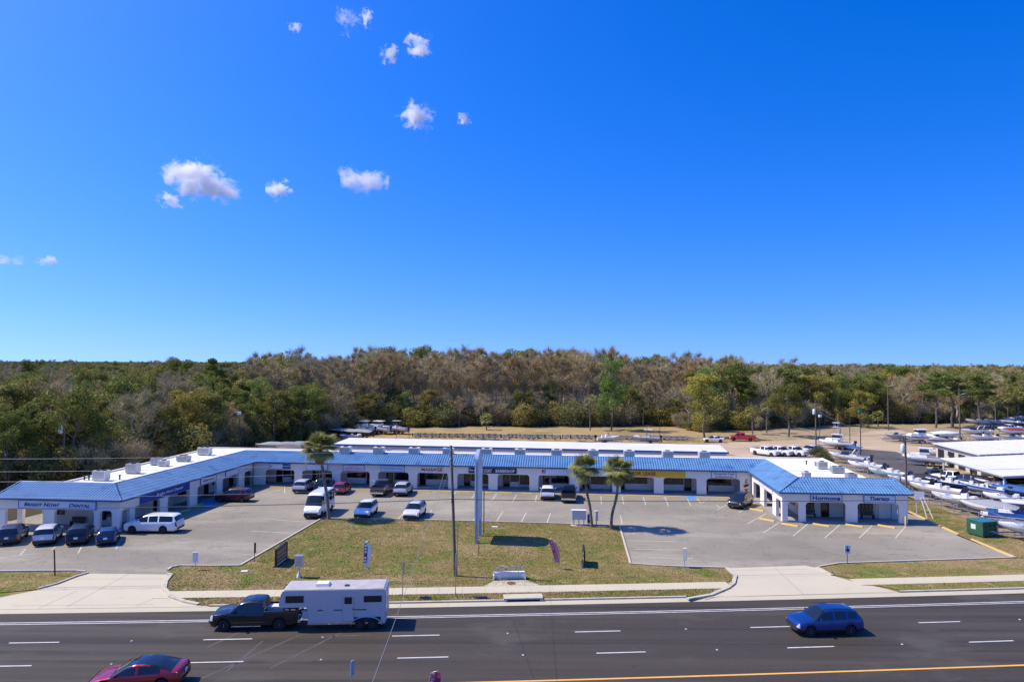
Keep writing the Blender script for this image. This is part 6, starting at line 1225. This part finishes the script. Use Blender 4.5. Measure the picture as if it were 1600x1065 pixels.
for i, (x0, y0, x1, y1) in enumerate(((282, 800.5, 296, 796.5), (303, 791.5, 316, 787.5))): wheel_stop(x0, y0, x1, y1, ('faded wheel stop beside the white full size SUV', 'faded wheel stop in the shade of the left wing')[i], 'wheel stops at the left wing')
# ------------------------------------------------------------------ utility poles and wires
def pole(x, y, h, label, r=.16, lean=(0, 0), name='utility_pole', m_='wood'):
    o = empty(name, (x, y, 0), 0, label, 'pole'); m = MB(); m.tube([(0, 0, -.3), (lean[0] * .5, lean[1] * .5, h * .5), (lean[0], lean[1], h)], [r, r * .88, r * .72], 10); m.build('shaft', M[m_], o); return o
PX, PY = g(711.5, 900); up = pole(PX, PY, 10.95, 'tall wooden utility pole standing on the lawn near the middle of the picture', .145, (-.45, 0))
for z, w in ((10.6, .3), (9.9, .25), (9.2, .25)):
    m = MB(); m.tube([(-.43, -.14, z), (-.43, -.3, z)], .03, 6); m.lathe([(.05, -.05), (.08, 0), (.05, .05)], (-.43, -.34, z), n=8); m.build('insulator', M['grey_metal'], up)
m = MB(); m.box((-.25, -.2, 6.4), (.22, .14, .4)); m.build('cable_bracket', M['dark_metal'], up); m = MB(); m.box((.17, -.03, 2.2), (.06, .08, 4.2)); m.build('ground_conduit', M['grey_metal'], up)
def wire(a, b, sag, label, r=.013, m_='wire', n=24):
    a, b = Vector(a), Vector(b); m = MB(); m.tube([a.lerp(b, k / n) - Vector((0, 0, 4 * sag * (k / n) * (1 - k / n))) for k in range(n + 1)], r, 5); return tag(m.build('wire', M[m_]), label, 'wire', 'overhead wires')
lx = -75
for z, s, zl, lab in ((10.85, .9, 11.0, 'topmost overhead wire running left from the utility pole'), (9.9, .9, 9.9, 'second overhead wire running left from the utility pole'), (9.2, .9, 9.0, 'third overhead wire running left from the utility pole')): wire((PX - .43, PY - .34, z), (lx, PY - 5, zl), s, lab)
wire((PX - .3, PY - .2, 7.6), (lx, PY - 5, 7.8), .8, 'thin lower wire running left from the utility pole', .01)
wire((PX - .25, PY - .28, 6.5), (lx, PY - 5, 6.8), .6, 'thick dark cable running left from the utility pole over the lot', .028, 'wire_dark'); wire((PX - .25, PY - .28, 6.5), (75, PY + 6, 6.6), .55, 'thick dark cable running right from the utility pole over the lot', .028, 'wire_dark')
wire((PX - .43, PY - .34, 9.6), (75, PY + 6, 9.6), 1.0, 'thin wire running right from the utility pole in front of the roof'); wire((PX - .45, PY, 10.8), (-3.6, 5, 8.9), 1.0, 'pale service wire crossing the road towards the viewer', .009)
wire((PX - .43, PY - .34, 9.3), g(640, 908) + (.1,), .0, 'guy wire slanting from the utility pole down to the lawn', .008)
x, y = g(1417, 799); q = pole(x, y, 9.3, 'wooden utility pole with a transformer at the outer end of the short wing', .15, (-.1, 0)); m = MB(); m.lathe([(.22, 7.2), (.26, 7.25), (.26, 8.1), (.2, 8.2), (.05, 8.3)], (-.45, -.1, 0), n=12); m.build('transformer', M['unit'], q); m = MB(); m.box((-.25, -.05, 8.5), (.5, .1, .1)); m.box((-.3, 0, 8.9), (.06, .06, .6)); m.build('bracket', M['dark_metal'], q)
wire((x - .1, y, 8.8), (61, 136, 8.6), .8, 'service wire from the short wing pole back along the yard fence'); wire((x - .1, y, 8.4), (90, 150, 8.8), 1.2, 'sagging wire from the short wing pole over the yard road', .015, 'wire_dark')
for px, py, h, lab, r in ((1407, 787, 3.6, 'short dark post beside the end of the short wing', .1), (1275, 706, 10.5, 'wooden pole by the sandy lot and the hedge', .14), (1388, 672, 13.5, 'tall pole at the bend of the dirt road', .16), (1500, 691, 12.5, 'tall pole behind the shed roof', .17), (1345, 716, 9.0, 'slim pole with a green lamp head in the yard', .09), (1328, 694, 7.5, 'slim dark pole left of the green lamp in the yard', .08), (1313, 700, 6.5, 'thin pole beside the tower boat', .07), (1281, 690, 6, 'thin pole at the corner of the sandy lot', .07), (98, 762, 10.5, 'old utility pole with a grey transformer behind the left wing', .16),
                      (619, 707, 7.2, 'thin steel pole on the storage building front, left one', .05), (639, 708, 6.0, 'thin steel pole on the storage building front beside the left one', .05), (1011, 714, 6.2, 'thin steel pole in front of the storage building, left of the taller', .045), (1031, 714.5, 6.6, 'taller thin steel pole in front of the storage building on the right', .06), (373, 720, 8.6, 'grey pole with a pale lamp in front of the left wood', .08)):
    x, y = g(px, py, 0); q = pole(x, y, h, lab, r, (0, 0), 'lamp_pole' if r < .1 else 'utility_pole', 'wood' if r > .09 else 'dark_metal')
    if px == 1345: m = MB(); m.box((0, 0, h), (.9, .9, .45), taper=(.7, .7)); m.build('lamp_head', M['dump_green'], q)
    elif px in (373, 1281): m = MB(); m.box((0, -.2, h), (.5, .7, .5)); m.build('lamp_head', M['sign_pale'], q)
    elif px in (98, 1275): m = MB(); m.lathe([(.28, h - 2.8), (.3, h - 2.7), (.3, h - 1.8), (.2, h - 1.7)], (-.4, -.2, 0), n=12); m.build('transformer', M['unit'], q); m = MB(); m.box((0, -.1, h - .5), (1.8, .12, .12)); m.build('crossarm', M['wood'], q)
    elif px in (1388, 1500): m = MB(); m.box((0, -.1, h - .5), (1.6, .12, .12)); m.build('crossarm', M['wood'], q); m = MB(); m.tube([(0, -.1, h - 1.5), (.9, -.9, h - 1.1)], .04, 6); m.box((1.0, -1.0, h - 1.1), (.5, .3, .12)); m.build('lamp_arm', M['grey_metal'], q)
# ------------------------------------------------------------------ pylon sign seen edge on
M['pylon_blue'] = mat('pylon_blue', (.27, .38, .53), .5, var=.1, scale=1); M['pylon_face'] = mat('pylon_pale', (.60, .63, .66), .5, var=.08)
x0, y0 = g(744, 849); x1, y1 = g(750.5, 836.5); d = Vector((x1 - x0, y1 - y0)); L = d.length; py_ = empty('pylon_sign', (x0, y0, 0), math.atan2(d.y, d.x), 'tall blue grey pylon sign seen edge on, on the lawn beside the utility pole', 'sign')
for a in (.15, L - .15): m = MB(); m.box((a, 0, 4.0), (.26, .26, 8.2)); m.build('post', M['pylon_blue'], py_)
m = MB(); ar = [(-.12, 2.0), (L + .12, 2.0), (L + .12, 8.1)] + [(L / 2 + (L / 2 + .12) * math.cos(t), 8.1 + 1.0 * math.sin(t)) for t in [math.pi * k / 12 for k in range(1, 12)]] + [(-.12, 8.1)]
m.prism(ar, lambda a, b, k: (a, k - .16, b), .32); m.build('cabinet', M['pylon_face'], py_)
m = MB(); rim = [(-.12, 2.0)] + [(-.12, 8.1)] + [(L / 2 - (L / 2 + .12) * math.cos(t), 8.1 + 1.0 * math.sin(t)) for t in [math.pi * k / 12 for k in range(1, 12)]] + [(L + .12, 8.1), (L + .12, 2.0)]
[m.beam((a, -0.0, b), (c, 0.0, e), .38, .06) for (a, b), (c, e) in zip(rim, rim[1:])]; m.build('rim', M['pylon_blue'], py_)
for s in (-1, 1):
    for k in range(5): m = MB(); m.box((L / 2, s * .175, 2.8 + k * 1.05), (L - .2, .03, .95)); m.build('tenant_panel', M['sign_white'], py_)
x, y = g(752.5, 836); m = MB(); m.tube([(x + .2, y + .6, 0), (x + .2, y + .6, 4.6)], .06, 6); tag(m.build('steel_post', M['rust']), 'thin rusty post right behind the pylon sign', 'post')
x, y = g(748, 868); m = MB(); m.tube([(x, y, 0), (x, y, 1.5)], .035, 6); tag(m.build('stake', M['dark_metal']), 'thin dark stake in the lawn in front of the pylon sign', 'stake')
# ------------------------------------------------------------------ lawn furniture
def feather_flag(px, py, h, cols, label, lean=0.0, ink='navy', turn=0):
    x, y = g(px, py); o = empty('feather_flag', (x, y, .03), R(turn), label, 'flag'); m = MB(); pts = [(lean * (k / 10) ** 1.3, 0, h * k / 10) for k in range(10)]; pts += [(lean + .14, 0, h * .97), (lean + .34, 0, h)]; m.tube(pts, .022, 6); m.build('pole', M['grey_metal'], o)
    m = MB(); vs = []; n = 12
    for k in range(n + 1):
        t = k / n; z = h * (.2 + .78 * t); xb = lean * (z / h) ** 1.3 + .03; w = .58 * (1 - max(0, (t - .72) / .28) ** 2) * (.7 + .3 * min(1, t * 3)); ww = .05 * math.sin(t * 9)
        vs += [(xb, .0, z), (xb + w * .5, ww, z), (xb + w, ww * 1.5 + .04, z)]
    f = [(3 * k + j, 3 * k + j + 1, 3 * k + 4 + j, 3 * k + 3 + j) for k in range(n) for j in (0, 1)]; m.add(vs, f); b = [(a, c + .012, e) for a, c, e in vs]; m.add(b, [q[::-1] for q in f]); s_ = m.build('sail', M[cols[0]], o)
    m = MB(); m.add([(vs[i][0], vs[i][1] - .006, vs[i][2]) for k in range(n + 1) for i in (3 * k, 3 * k + 1)], [(2 * k, 2 * k + 1, 2 * k + 3, 2 * k + 2) for k in range(2, n - 1)]); m.build('panel', M[cols[1]], s_)
    m = MB(); [m.box((lean * ((h * (.3 + .55 * k / 6)) / h) ** 1.3 + .16, -.04, h * (.3 + .55 * k / 6)), (.17, .02, .16)) for k in range(7) if k != 3]; m.build('lettering', M[cols[2]], s_, kind='stuff'); return o
M['purple'] = flat('flag_purple', (.09, .05, .22)); M['flag_red'] = flat('flag_red', (.62, .06, .10)); M['flag_pink'] = flat('flag_pink', (.75, .30, .33)); M['aqua'] = flat('flag_aqua', (.40, .62, .70))
feather_flag(567.5, 896, 2.75, ('sign_white', 'purple', 'sign_white'), 'white and purple feather flag on the left part of the lawn', .05)
feather_flag(869, 889, 2.7, ('flag_pink', 'flag_red', 'flag_pink'), 'red feather flag leaning left on the right part of the lawn', -.75, turn=12)
feather_flag(584, 769, 1.6, ('aqua', 'aqua', 'sign_white'), 'small pale aqua flag beside the dark grey pickup', -.2)
M['flag_mix'] = flat('flag_wine', (.22, .03, .07)); x, y = g(668, 1072); o = feather_flag(668, 1082, 1.15, ('flag_mix', 'purple', 'flag_pink'), 'wine red pennant at the bottom edge of the picture by the median', .2)
def sign_on_post(px, py, h, w, hh, col, label, post='grey_metal', rz=0., thick=.03, extra=None, name='sign', cat='sign', pr=.03):
    x, y = g(px, py); o = empty(name, (x, y, .0), R(rz), label, cat); m = MB(); m.tube([(0, 0, -.1), (0, 0, h)], pr, 6); m.build('post', M[post], o); m = MB(); m.box((0, -.05, h - hh / 2), (w, thick, hh)); m.build('panel', M[col], o)
    if extra: extra(o, w, hh, h)
    return o
def frame_sign(px, py, px2, py2, label, face, rows, h=1.75, name='frame_sign'):
    a, b = Vector(g(px, py)), Vector(g(px2, py2)); d = b - a; L = d.length; o = empty(name, (a.x, a.y, .03), math.atan2(d.y, d.x), label, 'sign')
    for s in (0, L): m = MB(); m.box((s, 0, h * .52), (.16, .16, h * 1.04 if s == 0 else h * 1.12)); m.build('post', M['black_frame'], o)
    m = MB(); m.beam((0, 0, h), (L, 0, h * 1.05), .18, .16); m.build('top_beam', M['black_frame'], o); m = MB(); m.box((L / 2, 0, h * .55), (L - .16, .06, h * .8)); m.build('board', M[face], o)
    M.setdefault('board_ink', flat('board_ink', (.24, .12, .07)))
    for s in (-1, 1):
        for k in range(rows): m = MB(); q = random.Random(k + px); xx = .25; 
        for k in range(rows):
            m = MB(); q = random.Random(k + int(px)); xx = .22
            while xx < L - .3: ww = q.uniform(.12, .3); m.box((xx + ww / 2, s * .04, h * (.85 - .68 * k / max(1, rows - 1))), (ww, .02, h * .1)); xx += ww + .07
            m.build('lettering', M['board_ink'], o, kind='stuff')
    m = MB(); m.box((L / 2, 0, .03), (L + .3, .45, .08)); m.build('footing', M['dark_metal'], o); return o
M['board_tan'] = flat('board_tan', (.40, .27, .17))
frame_sign(431, 886, 447.5, 873, 'black framed tan notice board on the lawn left of the horse trailer', 'board_tan', 4, 1.45); frame_sign(913, 887, 911.5, 877, 'black framed sign board seen edge on at the right of the lawn', 'sign_white', 3, 1.4)
x, y = g(467, 902); o = empty('meter_cabinet', (x, y, .03), 0, 'grey metal cabinet on a white pedestal beside the sidewalk', 'utility box'); m = MB(); m.lathe([(.2, 0), (.16, .25), (.07, .35), (.07, .9)], n=10); m.build('pedestal', M['offwhite'], o); m = MB(); m.box((0, 0, 1.35), (.62, .45, .85)); m.build('cabinet', M['unit'], o); m = MB(); m.box((0, 0, 1.8), (.7, .52, .06)); m.build('lid', M['grey_metal'], o); m = MB(); m.box((.0, -.235, 1.35), (.5, .02, .7)); m.build('door', M['grey_metal'], o)
def dirs(o, w, hh, h): m = MB(); m.box((.09, -.075, h - hh * .5), (w * .5, .02, hh * .5)); m.build('emblem', M['orange'], o)
sign_on_post(305, 890, 1.55, .42, .85, 'sign_white', 'white and orange sign on a blue post at the left driveway', 'pylon_blue', 20, .12, dirs)
sign_on_post(397.5, 877, 1.7, .2, .9, 'dark_metal', 'narrow dark sign on a thin post at the lawn kerb', 'dark_metal', 60)
x, y = g(86, 899); m = MB(); m.tube([(x, y, -.1), (x - .12, y, 2.15)], .06, 8); tag(m.build('bollard_post', M['rust']), 'bare dark brown post on the grass left of the left driveway', 'post')
sign_on_post(1069.5, 887, 1.75, .26, 1.05, 'unit', 'grey boxy sign on a blue post at the right edge of the lawn', 'pylon_blue', 70, .3)
def wheelchair(o, w, hh, h): m = MB(); m.lathe([(.10, -.01), (.16, -.01), (.16, .01), (.10, .01)], (0, -.08, h - hh * .6), 'y', 14); m.box((-.03, -.08, h - hh * .3), (.07, .02, .28)); m.build('emblem', M['navy'], o)
sign_on_post(1324, 880.5, 1.7, .52, .75, 'sign_pale', 'pale blue sign with a dark symbol on the grass at the right driveway', 'dark_metal', 0, .03, wheelchair)
sign_on_post(629, 932.5, 2.7, .5, 1.0, 'grey_metal', 'road sign seen from behind on the verge, left one', 'grey_metal', 80, .02, None, 'traffic_sign', 'road sign', .035); sign_on_post(711.5, 932, 3.3, .35, .9, 'grey_metal', 'road sign with small stacked plates on the verge in front of the utility pole', 'grey_metal', 75, .02, None, 'traffic_sign', 'road sign', .035)
sign_on_post(549, 1082, 1.75, .3, .8, 'pylon_blue', 'narrow road sign seen edge on at the bottom edge of the picture', 'grey_metal', 65, .03, None, 'traffic_sign', 'road sign', .03)
sign_on_post(1567, 871.5, .01, .01, .01, 'grey_metal', 'x', name='stub') if False else None
# estate sign on slanted legs near the fence, yellow bollard
x, y = g(1437, 806); o = empty('braced_sign', (x, y, 0), R(-20), 'pale square sign on slanted wooden legs at the fence corner', 'sign'); m = MB(); m.box((0, 0, 2.35), (1.0, .05, 1.1)); m.build('panel', M['sign_white'], o)
for a, b in (((-.3, .03, 2.6), (-.3, .1, 0)), ((.15, -.03, 2.2), (.6, -.9, 0)), ((.4, -.03, 2.3), (1.2, -1.0, 0))): m = MB(); m.beam(a, b, .09, .09); m.build('leg', M['offwhite'], o)
x, y = g(1415, 821); m = MB(); m.tube([(0, 0, -.1), (0, 0, 1.0), (0, 0, 1.06)], [.09, .09, .03], 10); tag(m.build('bollard', M['stop_yellow'], None, (x, y, 0)), 'yellow steel bollard at the outer corner of the short wing', 'bollard')
# mailbox cluster
x, y = g(904.5, 820.5); o = empty('mailbox_cluster', (x, y, 0), R(-3), 'pale grey cluster of mailboxes on posts beside the left palm of the pair', 'mailbox'); m = MB(); m.box((0, 0, 1.15), (1.55, .4, .95)); m.build('cabinet', M['unit'], o); m = MB(); m.box((0, 0, 1.68), (1.66, .55, .09)); m.build('roof', M['sign_white'], o)
for s in (-.55, .0, .55): m = MB(); m.box((s, 0, .34), (.1, .1, .7)); m.build('post', M['grey_metal'], o)
for k in range(8):
    for j in range(4): m = MB(); m.box((-.67 + k * .19, -.205, .8 + j * .23), (.17, .02, .2)); m.build('door', M['grey_metal'] if False else M['offwhite'], o)
m = MB(); m.box((0, .0, .02), (1.9, .9, .05)); m.build('pad', M['kerb'], o)
x, y = g(921.5, 819); o = empty('mail_collection_box', (x, y, 0), 0, 'dark blue letter box between the mailbox cluster and the palm', 'mailbox'); m = MB(); m.prism([(-.26, .2), (.26, .2), (.26, .95)] + [(.26 * math.cos(t), .95 + .26 * math.sin(t)) for t in [math.pi * k / 8 for k in range(1, 8)]] + [(-.26, .95)], lambda a, b, k: (a, k - .26, b), .52); m.build('body', M['navy'], o); [MB().box((a, b, .1), (.05, .05, .22)).build('leg', M['navy'], o) for a in (-.2, .2) for b in (-.2, .2)]; m = MB(); m.box((0, -.27, .75), (.22, .02, .16)); m.build('emblem', M['sign_white'], o)
x, y = g(932, 821); o = empty('parcel_locker', (x, y, 0), 0, 'narrow pale parcel locker on a post behind the palm trunk', 'mailbox'); m = MB(); m.box((0, 0, 1.1), (.32, .38, 1.0)); m.build('cabinet', M['unit'], o); m = MB(); m.box((0, 0, .3), (.1, .1, .62)); m.build('post', M['grey_metal'], o); m = MB(); m.box((0, 0, 1.63), (.4, .46, .06)); m.build('roof', M['sign_white'], o); [MB().box((0, -.195, z), (.26, .02, .4)).build('door', M['offwhite'], o) for z in (.85, 1.32)]
# culvert headwall with a railing
hx, hy = g(796, 905.5); o = empty('culvert_headwall', (hx, hy, 0), math.atan(.07), 'white concrete headwall behind the sidewalk apron', 'headwall'); m = MB(); m.box((0, .35, .28), (2.65, .28, .62)); m.build('wall', M['white'], o); [MB().box((s * 1.3, .1, .2), (.1, .5, .42)).build('wing_wall', M['white'], o) for s in (-1, 1)]
o = empty('pipe_railing', (hx, hy, 0), math.atan(.07), 'thin white pipe railing around the headwall by the sidewalk', 'railing'); m = MB(); m.tube([(-1.3, .05, 0), (-1.3, .05, .75), (-1.12, .12, 1.0), (1.12, .12, 1.0), (1.3, .05, .85), (1.3, .05, 0)], .03, 6); m.build('top_rail', M['unit'], o); m = MB(); m.tube([(-1.3, .05, .5), (1.3, .05, .5)], .025, 6); m.build('mid_rail', M['unit'], o); [MB().tube([(a, .07, 0), (a, .07, 1.0)], .025, 6).build('post', M['unit'], o) for a in (-.75, .75)]
x, y = g(799, 911.5); m = MB(); m.lathe([(.36, 0), (.36, .025)], n=18); tag(m.build('manhole_cover', M['rust'], None, (x, y, .046)), 'round rusty manhole cover in the concrete apron', 'manhole cover')
for px, py, sx, sy, lab in ((773, 823.5, .7, .4, 'flat white lid in the lawn right of the pylon sign'), (382, 893, .55, .4, 'round pale cover in the grass near the notice board'), (668, 935, .5, .5, 'dark square grate in the verge left of the utility pole'), (752, 934.5, .9, .4, 'dark rectangular grate in the verge in front of the headwall')):
    x, y = g(px, py); m = MB(); m.box((0, 0, 0), (sx, sy, .08)); tag(m.build('ground_lid', M['offwhite' if py < 900 else 'black_frame'], None, (x, y, .06)), lab, 'ground lid')
# potted reddish plant at the inner right corner
x, y = g(1165, 774); o = empty('potted_plant', (x, y, .0), 0, 'reddish brown bushy plant in an orange pot at the pier behind the black SUV', 'plant'); m = MB(); m.lathe([(.3, 0), (.42, .9), (.46, .92), (.46, 1.0), (.4, 1.0)], n=14); m.build('pot', M['orange'], o); M['croton'] = leaf_mat('croton_leaf', (.20, .085, .05), 0); v, t = leaf_cloud(7, [((0, 0, 1.5), (.5, .5, .5)), ((.1, 0, 2.1), (.42, .42, .4)), ((-.15, .1, 1.9), (.45, .4, .4))], 420, (.10, .22)); link('foliage', np_mesh('foliage', v, t, M['croton']), o); m = MB(); m.tube([(0, 0, .9), (0, 0, 2.0)], .05, 6); m.build('stem', M['bark'], o)
# hedge by the sandy lot
for px, py, h in ((1278, 717, 3.0), (1286, 722, 2.6), (1293, 727, 2.2)):
    x, y = g(px, py); put_tree('scrub_bush', x, y, h, 'dark green shrub at the corner behind the short wing', 'shrubs at the corner behind the short wing', 0)
# concrete median nose at the lower right
x, y = g(1548, 1066); m = MB(); m.sheet([edge(26.2, 14.75), edge(40, 14.75), edge(40, 16.4), edge(27.4, 16.4)], .02); struct('median_nose', m, M['concrete'])
# ------------------------------------------------------------------ clouds
def cloud(px, py, wpx, hpx, dens, label, seed, D=2600.0, thr=.5):
    d = FW * FPX + RT * (px - 800) - UPV * (py - 532.5); k = D / d[1]; c = np.array([0, 0, CAM_H]) + d * k; rx, rz = wpx / FPX * D, hpx / FPX * D; ry = (rx + rz) / 2.2
    m = MB(); m.lathe([(math.cos(a), math.sin(a)) for a in [-math.pi / 2 + math.pi * i / 10 for i in range(11)]], n=18); m.v = [(a, b, e) for a, b, e in m.v]
    mt, nt, b = new_mat('cloud_vapour'); nt.nodes.remove(b); out = nt.nodes['Material Output']; pv = nt.nodes.new('ShaderNodeVolumePrincipled'); pv.inputs['Color'].default_value = (1, 1, 1, 1); pv.inputs['Anisotropy'].default_value = .1
    tc = nt.nodes.new('ShaderNodeTexCoord'); ln = nt.nodes.new('ShaderNodeVectorMath'); ln.operation = 'LENGTH'; nt.links.new(tc.outputs['Object'], ln.inputs[0])
    mp = nt.nodes.new('ShaderNodeMapping'); mp.inputs['Scale'].default_value = (1.0, ry / rx, max(.5, rz / rx)); mp.inputs['Location'].default_value = (seed * 3.7, seed * 1.9, seed * .7); nt.links.new(tc.outputs['Object'], mp.inputs['Vector'])
    no = nt.nodes.new('ShaderNodeTexNoise'); no.inputs['Scale'].default_value = 2.3; no.inputs['Detail'].default_value = 8; no.inputs['Roughness'].default_value = .62; no.inputs['Distortion'].default_value = .4; nt.links.new(mp.outputs[0], no.inputs['Vector'])
    p = nt.nodes.new('ShaderNodeMath'); p.operation = 'POWER'; p.inputs[1].default_value = 1.7; nt.links.new(ln.outputs['Value'], p.inputs[0])
    a = nt.nodes.new('ShaderNodeMath'); a.operation = 'MULTIPLY_ADD'; a.inputs[1].default_value = -.34; a.inputs[2].default_value = -thr; nt.links.new(p.outputs[0], a.inputs[0])
    s = nt.nodes.new('ShaderNodeMath'); s.operation = 'ADD'; nt.links.new(a.outputs[0], s.inputs[0]); nt.links.new(no.outputs['Fac'], s.inputs[1])
    mr = nt.nodes.new('ShaderNodeMapRange'); mr.inputs['From Min'].default_value = .0; mr.inputs['From Max'].default_value = .16; mr.inputs['To Max'].default_value = dens * 5.6 / rx; nt.links.new(s.outputs[0], mr.inputs['Value'])
    nt.links.new(mr.outputs[0], pv.inputs['Density']); nt.links.new(pv.outputs[0], out.inputs['Volume']); mt.cycles.volume_step_rate = 1.0 if hasattr(mt, 'cycles') else 1.0
    o = m.build('cloud', mt, None, tuple(c)); o.scale = (rx, ry, rz); return tag(o, label, 'cloud', 'small clouds in the blue sky')
for i, (px, py, w, h, dn, lab, th) in enumerate(((306, 277, 62, 46, 1.6, 'largest white cloud, low on the left of the sky', .375), (338, 298, 74, 28, 1.2, 'ragged right hand tail of the largest cloud', .40), (266, 311, 40, 22, 1.0, 'wisp trailing below the largest cloud', .43), (437, 297, 34, 27, 1.2, 'small puff right of the largest cloud', .42), (569, 279, 70, 36, 1.2, 'flat ragged cloud level with the largest one', .42), (651, 182, 42, 40, 1.2, 'ragged cloud in the middle of the upper sky', .42), (653, 70, 36, 30, 1.2, 'small white cloud high in the sky, right one of two', .41), (609, 84, 28, 24, 1.2, 'small white cloud high in the sky, left one of two', .41), (725, 186, 17, 15, 1.2, 'tiny puff right of the ragged cloud', .40), (543, 30, 34, 38, .5, 'faint wispy cloud near the top of the sky', .45), (572, 26, 18, 26, .7, 'faint small wisp at the top of the sky', .43), (462, 42, 18, 14, .7, 'tiny faint puff near the top of the sky', .42), (75, 408, 30, 13, .8, 'thin flat cloud low at the left, right one', .41), (12, 406, 44, 15, .8, 'thin flat cloud low at the left edge', .42))):
    cloud(px, py, w, h, dn, lab, i + 1, 2600, th)
